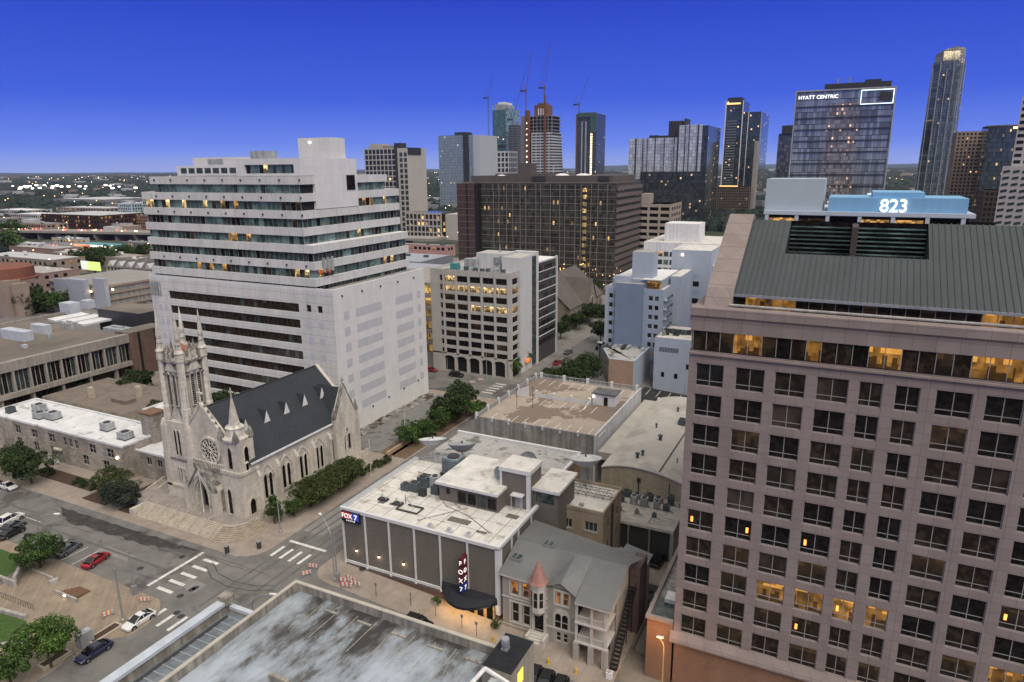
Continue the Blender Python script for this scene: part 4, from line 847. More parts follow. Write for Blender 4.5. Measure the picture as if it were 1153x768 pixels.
for i, (x, y, r_, h, m) in enumerate(((-64.4, 89.2, .75, 1.1, UNITD), (-62.8, 89.6, .85, 1.5, UNITD), (-62.2, 91.4, .9, 1.9, UNITD), (-60.3, 92.2, .8, 2.0, UNIT), (-60.6, 88.6, .6, 1.2, METALD), (-58.9, 90.2, .75, 1.4, UNITD))):
    b = MB(); b.box(x-r_, x+r_, y-r_*.8, y+r_*.8, 9.95, 10.0+h, m); b.lathe((x, y, 10+h), [(r_*.6, 0), (r_*.6, .2), (r_*.4, .3)], METALD, 10); b.box(x-r_-.1, x+r_+.1, y-.1, y+.1, 9.92, 10.05, METALD)
    tag(b.build('rooftop_unit', None, (x, y, 9.9)), ['low green grey roof fan, leftmost of the cluster on the station roof', 'green grey roof unit second from left in the roof cluster', 'tall dark roof unit at the back of the roof cluster', 'tall pale roof unit at the back right of the roof cluster', 'short black vent at the front of the roof cluster', 'dark square unit at the right of the roof cluster'][i], 'rooftop unit', 'machines clustered on the station roof')
STAIN = surf('tar_patch', (.13, .115, .10), .9, .35, 2)
b = MB()
for x, y, sx, sy, a in ((-50.6, 83.8, 3.8, 1.4, 0), (-45.8, 82.2, 1.7, .6, 0), (-43.6, 88.6, 2.0, 1.2, 0), (-65.5, 83.7, 1.2, .8, .3), (-63.2, 83.9, 1.6, .7, .5)): b.box(x-sx/2, x+sx/2, y-sy/2, y+sy/2, 9.9, 9.96, STAIN)
structure(b.build('roof_patches'))
for i, (x, y) in enumerate(((-59.8, 83.6), (-62.5, 84.2), (-65.6, 84.4))):
    b = MB()
    if i == 0:
        for a, c in (((-2, -1), (2, -1)), ((2, -1), (2, 1)), ((2, 1), (-1, 1)), ((-2, -1), (-2, .6))): b.tube((x+a[0], y+a[1], 10.1), (x+c[0], y+c[1], 10.1), .14, .14, METALD, 5)
        b.tube((x-1.5, y+1, 10.1), (x-.9, y+.2, 12.2), .08, .08, METAL, 5); b.tube((x+.4, y+.6, 10.1), (x-.9, y+.2, 11.8), .07, .07, METAL, 5)
    else:
        b.box(x-.9, x+.8, y-.5, y+.5, 9.92, 10.25, METALD); b.tube((x-.5, y, 10.2), (x-.2, y, 11.2), .06, .06, METAL, 5); b.tube((x+.6, y, 10.2), (x-.2, y, 11.1), .05, .05, METAL, 5)
    tag(b.build('antenna_frame', None, (x, y, 9.9)), ['large black empty steel antenna frame on the white station roof', 'small antenna base on the white roof, next to the large empty frame', 'small antenna base on the white roof, nearest the left edge'][i], 'antenna mount', 'antenna mounts on the station roof')
for i, (x, y) in enumerate(((-53.6, 80.1), (-50.2, 80.1), (-46.9, 80.3))):
    b = MB(); b.box(x-.45, x+.45, y-.3, y+.3, 9.95, 10.45, TRIM); b.lathe((x, y, 10.45), [(.3, 0), (.34, .15), (.1, .25)], UNIT, 8)
    tag(b.build('roof_vent', None, (x, y, 9.9)), 'small pale vent along the front edge of the station roof, %s from the left' % ORD[i], 'vent', 'vents along the station roof edge')

PIPE = surf('pipe_rust', (.26, .235, .205), .7, .3, 2)
for i, pts in enumerate((((-60.2, 96.4), (-60.2, 93.8), (-56.8, 90.2), (-52.6, 87.4)), ((-58.3, 89.8), (-54.8, 87.0), (-50.2, 85.8), (-44.6, 82.6)), ((-66.3, 96), (-62.5, 95.4), (-62.4, 92.2)), ((-56.5, 81.2), (-54, 84.5), (-51.5, 87.8)))):
    b = MB()
    for a, c in zip(pts, pts[1:]): b.tube((*a, 10.02), (*c, 10.02), .055, .055, PIPE, 5)
    for a in pts: b.box(a[0]-.18, a[0]+.18, a[1]-.12, a[1]+.12, 9.9, 10.02, PIPE)
    tag(b.build('conduit', None, (*pts[0], 9.9)), ['thin conduit running from the chiller to the rooftop room', 'long thin conduit slanting across the right of the station roof', 'short conduit at the back left of the station roof', 'thin conduit slanting in the middle of the station roof'][i], 'conduit', 'conduits on the station roof')
b = MB()
for k in range(9): x = -69+3.2*k; b.box(x, x+.07, 79.3, 100.6, 9.9, 9.915, STAIN)
for k in range(6): y = 82.5+3.2*k; b.box(-69.4, -41.6, y, y+.05, 9.9, 9.912, STAIN)
structure(b.build('roof_seams'))
# ================================================================== tan back building with lattice
BUFF = block('tan_brick', (.40, .315, .23), (.35, .275, .20), (.3, .24, .18), .45, .15, .01, .9, streak=.3)
t = thing('tan_block', 'three storey tan brick block with a flat white roof behind the old turreted house', 'building', (-36, 97, 0))
fr = FY(97); holes = [(-38.7, -36.6, 5.2, 6.9), (-34.4, -32.2, 5.4, 7.1)]; side = [(99.2, 100, 1.2, 3.2), (99.4, 100.2, 5.2, 6.8), (104.2, 105, 1.2, 3.2), (104.4, 105.2, 5.2, 6.8)]
b = MB(); holed(b, fr, -42, -31.2, -3.8, 9.2, holes, .25, BUFF); holed(b, FX(-31.2), 97, 107, -3.8, 9.2, side, .25, BUFF); b.poly([(-42, 97, 8.85), (-31.2, 97, 8.85), (-31.2, 107, 8.85), (-42, 107, 8.85)], ROOFW); b.poly([(-42, 107, -2), (-31.2, 107, -2), (-31.2, 107, 9.2), (-42, 107, 9.2)], BUFF)
b.box(-42, -31.1, 96.9, 97.2, 8.8, 9.3, BUFF); b.box(-31.4, -31.1, 97.2, 107, 8.8, 9.3, BUFF); b.box(-42, -31.4, 106.7, 107.1, 8.8, 9.3, BUFF); b.build('wall', t)
for h in holes: window(t, fr, *h, .22, 3, [], .1, FRAMEL, GSLATE); bb = MB(); bb.fbox(fr, h[0]-.15, h[1]+.15, h[2]-.3, h[2], -.12, .02, CONC); bb.build('sill', t)
for h in side: window(t, FX(-31.2), *h, .22, 1, [.5], .08, METALD, GB)
b = MB()
for y in (101.2, 101.9): b.fbox(FX(-31.2), y, y+.12, -1.5, 9, -.15, 0, METALD)
b.build('drainpipe', t)
t = thing('lattice_bridge', 'black steel lattice truss lying across the tan block roof', 'steel truss', (-37, 102.4, 8.9))
b = MB()
for y, z in ((101.9, 9.2), (102.9, 9.2), (101.9, 10.4), (102.9, 10.4)): b.tube((-42, y, z), (-31.4, y, z), .05, .05, METALD, 5)
for k in range(7):
    x = -42+1.5*k
    for y in (101.9, 102.9): b.tube((x, y, 9.2), (x+.75, y, 10.4), .03, .03, METALD, 4); b.tube((x+.75, y, 10.4), (x+1.5, y, 9.2), .03, .03, METALD, 4)
    b.tube((x, 101.9, 10.4), (x+1, 102.9, 10.4), .04, .04, METALD, 4); b.tube((x, 101.9, 8.85), (x, 101.9, 9.2), .06, .06, METALD, 4)
b.build('truss', t)
b = MB(); b.lathe((-40.6, 104.4, 8.85), [(.55, 0), (.6, .7), (.3, 1.2)], UNITD, 10); tag(b.build('roof_vent', None, (-40.6, 104.4, 8.85)), 'round dark vent on the tan block roof beside the truss', 'vent')
b = MB(); b.box(-35.9, -35.2, 98.2, 98.8, 8.85, 9.35, UNIT); tag(b.build('roof_vent', None, (-35.5, 98.5, 8.85)), 'small grey box vent near the front edge of the tan block roof', 'vent')

# ================================================================== old house with pink turret
STUC = surf('grey_stucco', (.33, .305, .265), .9, .12, .8, .15); STUCL = surf('pale_stucco', (.40, .365, .325), .9, .12, .8, .2)
CREAM = surf('cream_trim', (.46, .43, .40), .8, .1, 1)
SEAM = surf('house_roof', (.165, .168, .172), .55, .06, .3, .06, metal=.15)
t = thing('old_house', 'old three storey stuccoed house with a pink cone turret and grey metal roof', 'house', (-32, 78, -1.5))
fr = FY(78.6)
H = [(-39.0, -37.9, 3.4, 5.8, 1), (-37.2, -36.1, 3.4, 5.8, 1), (-38.9, -37.8, -1.1, 2.2, 0), (-37.1, -36.0, -1.1, 2.2, 0), (-32.0, -31.1, 3.9, 6.0, 1), (-30.9, -30.0, 3.9, 6.0, 1), (-31.9, -31.15, -2.1, -.6, 0), (-30.8, -30.05, -2.1, -.6, 0)]
b = MB(); holed(b, fr, -40.4, -28.6, -3.8, 6.5, [h[:4] for h in H]+[(-35.3, -33.7, -1.3, 1.9)], .3, STUC)
b.prism(FY(78.6), [(-33.6, 6.4), (-28.6, 6.4), (-31.1, 7.6)], 0, .4, STUC)
b.fbox(FY(78.6), -40.4, -28.6, -3, -1.0, -.12, 0, STUCL) if False else None
b.box(-28.6, -23.9, 81.2, 90, -3.8, 6.5, STUCL); b.box(-40.3, -28.7, 79.2, 90, -3.8, 6.2, BLACK); b.poly([(-23.8, 81, -3.8), (-23.8, 91, -3.8), (-23.8, 91, 7.5), (-23.8, 81, 6.4)], STUCL)
b.build('wall', t)
b = MB(); b.fbox(fr, -40.5, -35.7, -2.0, -1.7, -.1, .02, STUCL); b.build('string_course', t); b = MB(); b.fbox(fr, -33.2, -28.6, -.15, .1, -.1, .02, CREAM); b.build('string_course', t); b = MB(); b.fbox(fr, -40.5, -35.9, 2.75, 2.95, -.1, .02, CREAM)
b.build('string_course', t)
for k in range(12):
    z = -2.6+.75*k
    for u0, u1 in ((-28.95, -28.55 if k % 2 else -28.6), (-33.6, -33.2 if k % 2 else -33.35)): b = MB(); b.fbox(fr, u0, u1, z, z+.4, -.1, .02, CREAM); b.build('quoin', t)
for u0, u1, v0, v1, lit in H:
    wo = window(t, fr, u0, u1, v0, v1, .22, 1, [.5], .09, CREAM, pane('glass_orange', (.04, .02, .01), .1, emit=(.9, .30, .04), es=.55, sc_=1.5, lo=.35, hi=.6) if lit else GB)
for u, v, w_, h_ in ((-37.5, 3.25, 3.6, 2.8), (-37.5, -1.3, 3.6, 3.75), (-31.0, 3.75, 2.6, 2.5)):
    b = MB(); b.ring(fr, [(u-w_/2, v), (u+w_/2, v), (u+w_/2, v+h_), (u-w_/2, v+h_)], [(u-w_/2+.2, v+.18), (u+w_/2-.2, v+.18), (u+w_/2-.2, v+h_-.25), (u-w_/2+.2, v+h_-.25)], -.1, .02, CREAM); b.fbox(fr, u-.2, u+.2, v+.18, v+h_-.25, -.08, .02, CREAM); b.build('window_surround', t)
def archwin(u): return [(x+u, y+.3) for x, y in [(-.42, 0), (.42, 0)]+[(.42*math.cos(math.pi*i/8), 1.75+.42*math.sin(math.pi*i/8)) for i in range(9)]]
b = MB(); b.prism(fr, [(-32.3, .1), (-29.75, .1)]+[(-31.02+1.28*math.cos(math.pi*i/10), 2.0+1.28*math.sin(math.pi*i/10)) for i in range(11)], -.08, .02, CREAM)
for u in (-31.55, -30.5): b.prism(fr, archwin(u), -.12, -.07, GD); b.fbox(fr, u-.42, u+.42, 1.2, 1.28, -.15, -.1, CREAM)
b.build('arched_window', t)
b = MB(); b.fbox(fr, -35.3, -33.7, -1.3, 1.9, .28, .32, GD); b.ring(fr, [(-35.6, -1.3), (-33.4, -1.3), (-33.4, 2.3), (-35.6, 2.3)], [(-35.25, -1.3), (-33.75, -1.3), (-33.75, 1.95), (-35.25, 1.95)], -.2, .05, CREAM); b.build('door', t)
b = MB()
for k in range(5): b.box(-35.6, -33.4, 78.6-.34*(k+1), 78.6, -3.2, -1.3-.24*k, CREAM)
b.box(-36.0, -35.6, 76.8, 78.6, -3.2, -1.4, CREAM); b.box(-33.4, -33.0, 76.8, 78.6, -3.2, -1.4, CREAM); b.build('entrance_steps', t)
# turret bay
PINKT = block('pink_shingle', (.38, .20, .175), (.33, .17, .15), (.26, .13, .115), .25, .2, .02, .8, streak=.15)
b = MB(); tc2 = (-34.5, 78.3, 0); b.lathe((*tc2[:2], 2.2), [(.6, -.5), (1.15, .2), (1.15, 4.2), (1.35, 4.3), (1.35, 4.8)], CREAM, 8)
ob_ = b.build('turret', t)
for a in (-90, -45, -135):
    ra = math.radians(a); n_ = Vector((math.cos(ra), math.sin(ra), 0)); u_ = Vector((-n_.y, n_.x, 0)); c = Vector((tc2[0], tc2[1], 0))+n_*1.08
    bb = MB(); 
    for z0, z1 in ((3.3, 4.5), (4.6, 5.7)): bb.poly([c-u_*.28+Vector((0, 0, z0)), c+u_*.28+Vector((0, 0, z0)), c+u_*.28+Vector((0, 0, z1)), c-u_*.28+Vector((0, 0, z1))], GB)
    bb.build('window', ob_)
b = MB(); b.lathe((*tc2[:2], 6.95), [(1.5, 0), (1.25, .35), (.14, 3.1), (.2, 3.2), (.0, 3.5)], PINKT, 8); b.build('turret_roof', t)
# porch bay on the right
b = MB()
for x in (-28.3, -26.1, -24.1):
    b.box(x-.16, x+.16, 77.1, 77.42, -.1, 6.4, CREAM); b.box(x-.38, x+.38, 76.9, 77.62, -3.8, -.1, STUCL)
b.build('porch_column', t)
for z in (.15, 3.2):
    b = MB(); b.box(-28.5, -23.9, 76.95, 81.2, z-.25, z, CREAM); b.build('porch_floor', t)
    b = MB(); b.box(-28.3, -24.1, 77.2, 77.3, z+.85, z+.95, CREAM); b.box(-28.3, -24.1, 77.2, 77.3, z+.12, z+.2, CREAM)
    for k in range(28): x = -28.2+.15*k; b.box(x, x+.06, 77.22, 77.28, z+.2, z+.85, CREAM)
    b.box(-24.1, -24.0, 77.3, 81, z+.85, z+.95, CREAM)
    b.build('balustrade', t)
b = MB(); b.box(-28.3, -24, 81.1, 81.18, 3.3, 5.9, surf('porch_wall', (.34, .25, .17), .9)); b.build('porch_wall', t)
for u0, u1 in ((-27.6, -26.5), (-25.7, -24.8)): window(t, FY(81.1), u0, u1, 3.6, 5.9, .02, 1, [.5], .08, CREAM, pane('glass_orange', (.04, .02, .01))); window(t, FY(81.1), u0, u1, .3, 2.6, .02, 1, [.5], .08, CREAM, GB); window(t, FY(81.15), u0-.3, u1+.2, -3.0, -.5, .02, 2, [], .08, METALD, GD)
pq = bpy.data.lights.new('porch_lamp', 'POINT'); pq.energy = 12; pq.color = (1, .55, .2); pqo = bpy.data.objects.new('porch_lamp', pq); COL.objects.link(pqo); pqo.location = (-26.2, 80, 5.6)
# roof: hipped sheets with ribs
b = MB()
def rib_quad(p0, p1, p2, p3, n):
    """p0-p1 eave, p3-p2 top; standing ribs run from eave to top"""
    p0, p1, p2, p3 = map(Vector, (p0, p1, p2, p3)); b.poly([p0, p1, p2, p3], SEAM)
    nr = (p1-p0).cross(p3-p0).normalized()
    for k in range(n+1):
        a, c = p0.lerp(p1, k/n), p3.lerp(p2, k/n); w_ = (p1-p0).normalized()*.022; up = nr*.07
        b.poly([a-w_, a-w_+up, c-w_+up, c-w_], SEAM); b.poly([a+w_, c+w_, c+w_+up, a+w_+up], SEAM); b.poly([a-w_+up, a+w_+up, c+w_+up, c-w_+up], SEAM)
rib_quad((-40.7, 78.1, 6.7), (-33.6, 78.1, 6.5), (-33.6, 84.5, 8.9), (-40.7, 84.5, 8.9), 20)
rib_quad((-33.6, 78.1, 6.5), (-31.1, 78.0, 7.75), (-31.1, 84.5, 8.9), (-33.6, 84.5, 8.9), 7)
rib_quad((-31.1, 78.0, 7.75), (-28.4, 77.6, 6.45), (-28.4, 84.5, 8.9), (-31.1, 84.5, 8.9), 8)
rib_quad((-28.4, 76.6, 6.45), (-23.3, 76.6, 6.45), (-23.3, 84.5, 8.9), (-28.4, 84.5, 8.9), 15)
rib_quad((-40.7, 84.5, 8.9), (-23.3, 84.5, 8.9), (-22.0, 87.6, 8.75), (-40.7, 90.8, 8.9), 46)
b.poly([(-23.3, 76.6, 6.45), (-23.3, 84.5, 8.9), (-23.3, 84.5, 6.0), (-23.3, 76.6, 6.2)], STUCL); b.poly([(-28.4, 76.6, 6.45), (-23.3, 76.6, 6.45), (-23.3, 76.6, 6.2), (-28.4, 76.6, 6.2)], CREAM); b.poly([(-40.7, 78.1, 6.7), (-33.6, 78.1, 6.5), (-33.6, 78.1, 6.25), (-40.7, 78.1, 6.4)], CREAM)
b.build('roof', t)
for x, y, z in ((-39.2, 81.2, 7.75), (-35.6, 84.8, 8.9)): b = MB(); b.box(x-.8, x+.8, y-.65, y+.65, z-.15, z+.35, METAL); b.box(x-.7, x+.7, y-.55, y+.55, z+.35, z+.42, GSLATE); b.box(x-.05, x+.05, y-.6, y+.6, z+.42, z+.46, METAL); b.build('skylight', t)
# outside stair on the alley side, rear brick part
b = MB(); n_ = 26
for k in range(n_):
    y = 77.6+.44*k; z = -3.4+.37*k; b.box(-23.5, -22.5, y, y+.4, z+.24, z+.32, BLACK)
for x in (-23.5, -22.5):
    b.tube((x, 77.6, -3.3), (x, 77.6+.44*n_, -3.3+.37*n_), .07, .07, BLACK, 5); b.tube((x, 77.6, -2.3), (x, 77.6+.44*n_, -2.3+.37*n_), .04, .04, BLACK, 5)
    for k in range(0, n_+1, 3): b.tube((x, 77.6+.44*k, -3.3+.37*k), (x, 77.6+.44*k, -2.3+.37*k), .03, .03, BLACK, 4)
for k in (8, 14, 20, 26): b.tube((-23, 77.6+.44*k, -3.6), (-23, 77.6+.44*k, -3.3+.37*k), .06, .06, BLACK, 5)
b.build('outside_stair', t)
b = MB(); b.box(-23.6, -22.1, 86.6, 90.6, -3.8, 7.6, surf('dark_brick', (.12, .085, .08), .9, .2, 1, .2)); b.box(-26, -22.3, 90.6, 93, -3.8, 5.2, STUC, WROOF); b.poly([(-26, 90.6, 7.5), (-21.8, 90.6, 6.6), (-21.8, 93, 6.4), (-26, 93, 7.2)], SEAM); b.build('rear_addition', t)

# ================================================================== barrel vaulted hall, machine roof and yard
VAULT = surf('vault_roof', (.40, .37, .335), .9, .14, .2, spot=(.12, .55, (.30, .275, .25), .1), detail=8)
RBRK = block('rough_tan_brick', (.52, .44, .33), (.42, .355, .27), (.3, .26, .2), .5, .2, .02, .95, streak=.25)
t = thing('barrel_hall', 'rough brick hall with a pale barrel vaulted roof between the parking deck and pink tower', 'building', (-29, 119, 0))
A, Bx, zc = -38.8, -22.6, (lambda x: 6.4+1.9*(1-((x+32.5)/8)**2) if x < -32.5 else 6.55+1.75*(1-((x+32.5)/10)**2))
pr = [(A+(Bx-A)*i/16, zc(A+(Bx-A)*i/16)) for i in range(17)]
b = MB(); b.prism(FY(118.6), [(A, -4), (Bx, -4)]+[(x, z-.1) for x, z in pr[::-1]], 0, .5, RBRK); b.box(Bx-.4, Bx, 119, 163, -4, 6.3, RBRK); b.build('wall', t)
b = MB()
for (xa, za), (xb, zb_) in zip(pr, pr[1:]): b.poly([(xa, 118.3, za), (xb, 118.3, zb_), (xb, 163, zb_), (xa, 163, za)], VAULT); b.poly([(xa, 118.3, za-.25), (xb, 118.3, zb_-.25), (xb, 118.3, zb_), (xa, 118.3, za)], WROOF)
b.box(-42.4, A+.1, 127, 163, 4.5, 6.2, VAULT); b.build('roof', t)
b = MB(); b.tube((-27.5, 119, zc(-27.5)+.1), (-27.3, 140, zc(-27.3)+.1), .12, .12, METALD, 5); b.tube((-27.3, 140, zc(-27.3)+.1), (-25, 160, zc(-25)+.1), .12, .12, METALD, 5); b.build('roof_pipe', t)
b = MB(); b.fbox(FY(118.6), -36.6, -33.4, .8, 3.6, -.06, 0, surf('blocked_window', (.36, .3, .23), .9, .1, 1)); b.fbox(FY(118.6), -29, -25.6, .2, 3.4, -.06, 0, surf('blocked_window', (.36, .3, .23))); b.build('blocked_window', t)
b = MB()
for x in (-31.3, -25.4): b.tube((x, 118.45, -1), (x, 118.45, 6.2), .09, .09, METALD, 5)
b.box(-31.6, -30.9, 118.4, 118.6, 5.2, 6, METALD); b.build('drainpipe', t)
for i, (x, y, s_) in enumerate(((-32.8, 122.6, .6), (-32.2, 124.2, .5), (-31, 133.5, .7), (-33.5, 140, .35), (-25.6, 125.5, .25), (-31.5, 152, .4))):
    b = MB(); z = zc(x); b.lathe((x, y, z-.1), [(s_*.5, 0), (s_*.5, .6+s_*.4), (s_*.8, .7+s_*.4), (s_*.7, 1+s_*.4)], UNITD if i != 4 else METAL, 8)
    tag(b.build('roof_vent', None, (x, y, z)), 'dark vent on the pale barrel roof, %s nearest the gable wall' % ORD[i], 'vent', 'vents on the barrel roof')
for i in range(4):
    x, y = -29.0+1.6*i, 145+1.0*i; z = zc(x); b = MB(); b.box(x-.7, x+.7, y-1, y+1, z-.1, z+1.2, UNITD); b.lathe((x, y, z+1.2), [(.55, 0), (.55, .2)], METALD, 10)
    tag(b.build('rooftop_unit', None, (x, y, z)), 'dark air conditioner far back on the barrel roof, %s in its row' % ORD[i], 'air conditioner', 'air conditioners on the barrel roof')
t = thing('machine_shed', 'low flat roofed shed crowded with machines in front of the barrel hall', 'building', (-27, 109, -2))
b = MB(); b.box(-34, -21.8, 107, 118.3, 2.4, 2.9, ROOFW, surf('shed_roof', (.34, .315, .29), .9, .25, .8)); b.box(-34, -21.9, 107.6, 118.3, -4, 2.4, surf('dark_opening', (.05, .05, .05), .9)); b.box(-22.4, -21.8, 107.1, 118.3, -4, 2.4, STUCL)
for x in (-33.8, -29.8, -26): b.box(x-.15, x+.15, 107.1, 107.4, -4, 2.4, METAL)
b.build('wall', t)
k_ = 0
for row, (y, nx) in enumerate(((116.5, 6), (114, 5), (110.6, 3))):
    for j in range(nx):
        x = -33+2.1*j+R.uniform(-.3, .3) if row < 2 else -32.5+3.2*j; h = R.uniform(.7, 1.9) if row < 2 else .8; s_ = R.uniform(.5, .9) if row < 2 else .35
        b = MB(); m = R.choice([UNIT, UNITD, METAL, UNITD]); b.box(x-s_, x+s_, y-s_*.8, y+s_*.8, 2.95, 2.9+h, m); b.lathe((x, y, 2.9+h), [(s_*.6, 0), (s_*.6, .18)], METALD, 10)
        for q in range(3): b.box(x-s_-.02, x+s_+.02, y-s_*.8-.02, y+s_*.8+.02, 3.1+h*.25*q, 3.15+h*.25*q, METALD)
        b.tube((x+s_, y, 3.1), (x+s_+.8, y-.5, 3.1), .09, .09, METAL, 5)
        tag(b.build('rooftop_unit', None, (x, y, 2.9)), 'machine on the shed roof before the barrel hall: %s in the %s row' % (ORD[j]+' from left', ['back', 'middle', 'front'][row]), 'air conditioner', 'machines crowding the shed roof'); k_ += 1
b = MB()
for k in range(4): b.tube((-26.5+.1*k, 108.5+.8*k, 3.0), (-22.5, 108.8+.8*k, 3.0), .06, .06, METAL, 4)
b.tube((-26.6, 108.3, 3.0), (-26.2, 112, 3.0), .07, .07, METAL, 4); tag(b.build('pipe_rack', None, (-24, 110, 2.9)), 'rack of parallel pipes on the right of the shed roof', 'pipes')
b = MB(); b.box(-21.9, -21.6, 92, 107, -3.8, -1.9, CONCD); tag(b.build('yard_wall', None, (-21.8, 99, -2)), 'low concrete wall between the back yard and the alley', 'wall')
# ================================================================== tan rooftop parking deck
DECK = surf('tan_deck', (.32, .265, .22), .92, .12, .2, spot=(.085, .5, (.185, .142, .115), .02), detail=4)
t = thing('parking_garage', 'concrete parking garage with a tan rooftop deck, white bays and white end wall', 'parking garage', (-57, 127, 0))
X0, X1, Y0, Y1, ZD = -72, -43.2, 127.4, 162.4, 8.6
b = MB(); b.box(X0, X1, Y0, Y1, -4, ZD, CONCD, DECK); b.box(X0, X1-.3, Y0-.02, Y0+.3, ZD, ZD+.75, CONCD); b.build('wall', t)
b = MB(); b.box(X1-.3, X1+.1, Y0-.1, Y1, -4, ZD+.9, surf('white_wash', (.52, .52, .54), .85, .1, .4, .2)); b.build('white_end_wall', t)
b = MB()
for k in range(66): x = X0+.3+.43*k; b.box(x, x+.13, Y1-.2, Y1-.1, ZD, ZD+1.15, UNIT)
b.box(X0, X1-.3, Y1-.25, Y1-.05, ZD, ZD+.3, UNIT); b.box(X0, X1-.3, Y1-.25, Y1-.05, ZD+1.1, ZD+1.2, UNIT)
b.box(X0, X0+.25, Y0, Y1, ZD, ZD+1.0, surf('mesh_fence', (.25, .25, .26), .6)); b.build('parapet', t)
for k in range(7): y = Y0+.3+5.5*k; b = MB(); b.box(X0-.05, X0+.45, y, y+.45, ZD, ZD+1.5, TRIM); b.build('parapet_post', t)
for k in range(5): x = X0+1+6.6*k; b = MB(); b.box(x, x+.7, Y1-.5, Y1+.05, ZD, ZD+1.5, TRIM); b.build('parapet_post', t)
for k in range(7): x = X0+.1+4.1*k; b = MB(); b.box(x, x+.45, Y0-.06, Y0+.5, ZD, ZD+1.0, TRIM); b.build('parapet_post', t)
b = MB(); b.box(X0+6, X0+20.5, 147.1, 147.5, ZD, ZD+.9, TRIM, CONC)
for k in range(4): x = X0+6.2+4.6*k; b.box(x, x+.6, 146.9, 147.7, ZD, ZD+1.6, TRIM)
b.prism(FX(X0+20.5), [(143.4, ZD), (147.2, ZD), (147.2, ZD+.9)], 0, .35, TRIM); b.build('ramp_wall', t)
b = MB(); b.prism(FY(146.2), [(X0+1.6, ZD), (X0+4.8, ZD), (X0+4.8, ZD+2.9), (X0+1.6, ZD+1.2)], 0, .3, TRIM); b.build('ramp_gable', t)
LNM = MB().poly([(0, 0, 0), (.16, 0, 0), (.16, 4.7, 0), (0, 4.7, 0)], WPAINT).mesh('bay_line')
for n_, x_, dx, y_ in ((11, 3, 2.6, 128.4), (7, 7, 2.6, 141.6), (10, 3, 2.7, 156.7)):
    for k in range(n_): place('bay_line', LNM, t, (X0+x_+dx*k, y_, ZD+.01))
b = MB(); b.box(-51, -45.6, 148, 152, ZD, ZD+2.7, surf('hut_white', (.6, .6, .62), .8, .08, .5)); b.box(-51.3, -45.3, 147.7, 152.4, ZD+2.7, ZD+2.95, surf('hut_roof', (.10, .10, .11), .8, .3, .6)); b.fbox(FY(148), -48.3, -47.3, ZD, ZD+2.1, -.04, .02, GB); b.fbox(FY(148), -51.05, -50.75, ZD+1.9, ZD+2.2, -.2, .0, glow('hut_lamp', (1, .92, .8), 14)); b.build('stair_hut', t)
b = MB()
for x0_, x1_, y in ((-52.8, -49.6, 146.6), (-46.4, -44, 146)):
    for z in (.5, 1.0): b.tube((x0_, y-2, ZD+z), (x1_, y, ZD+z), .05, .05, METAL, 5)
    for q in range(4): f = q/3; b.tube((x0_+(x1_-x0_)*f, y-2+2*f, ZD), (x0_+(x1_-x0_)*f, y-2+2*f, ZD+1), .05, .05, METAL, 5)
b.build('railing', t)
for i, (x, y) in enumerate(((-66, 137), (-63, 139.5))):
    b = MB(); b.tube((x, y, ZD), (x, y, ZD+5), .06, .05, METALD, 6); b.box(x-.2, x+.2, y-.15, y+.15, ZD+4.9, ZD+5.05, METALD)
    tag(b.build('lamp_post', None, (x, y, ZD)), 'thin dark lamp post on the tan parking deck, %s of the pair' % ['left', 'right'][i], 'lamp post', 'lamp posts on the parking deck')
# ================================================================== pale office with arcade
PALE = surf('pale_concrete', (.42, .40, .375), .85, .08, .3, .05); PALEW = surf('pale_white', (.52, .52, .53), .8, .05, .3, .08)
t = thing('arcade_office', 'pale concrete office block with square windows over a street arcade of arches', 'office building', (-104, 182, 0))
fr = FY(182); fs = FX(-89.4)
H = []; 
for r in range(9):
    v1 = 31.3-2.95*r
    for c in range(5): u0 = -112.75+4.55*c; H.append((u0, u0+3.75, v1-1.95, v1, r, c))
    H.append((-114.4, -113.2, v1-1.75, v1, r, -1))
S = [(183.0, 187.0, 31.3-2.95*r-1.95, 31.3-2.95*r, r, 9) for r in range(9)]
b = MB(); holed(b, fr, -117.9, -89.4, 6.2, 33.2, [h[:4] for h in H], .5, PALE); holed(b, fs, 182, 188.4, 6.2, 33.2, [h[:4] for h in S], .5, PALE)
b.poly([(-117.9, 182, 32.6), (-89.4, 182, 32.6), (-89.4, 215, 32.6), (-117.9, 215, 32.6)], ROOFG); b.box(-117.9, -117.5, 182.05, 215, 0, 33.2, PALE); b.box(-117.5, -90, 183, 215, 0.1, 6.2, BLACK); b.box(-117.5, -90, 186.5, 215, 6.2, 32.5, BLACK); b.poly([(-117.9, 215, 0), (-89.4, 215, 0), (-89.4, 215, 33), (-117.9, 215, 33)], PALE)
b.build('wall', t)
for u0, u1, v0, v1, r, c in H:
    g = GHOT if (r == 1 and c >= 0) or (r == 3 and c >= 2) or (r == 0 and c == 0) else GDIM if r in (3,) or R.random() < .1 else GD
    window(t, fr, u0, u1, v0, v1, .48, 2 if c >= 0 else 1, [], .1, METALD, g)
for u0, u1, v0, v1, r, c in S: window(t, fs, u0, u1, v0, v1, .48, 2, [], .1, METALD, GLIT if r in (1, 3) else GD)
b = MB()
for k in range(6): u = -113.0+4.55*k; b.fbox(fr, u-.3, u+.1, 6.2, 33, -.22, 0, PALE)
b.build('mullion_rib', t)
b = MB()      # arcade
def archpts(u0, u1, z, s): return [(u0, 0), (u1, 0), (u1, z)]+[((u0+u1)/2+(u1-u0)/2*math.cos(math.pi*i/10), z+s*math.sin(math.pi*i/10)) for i in range(1, 10)]+[(u0, z)]
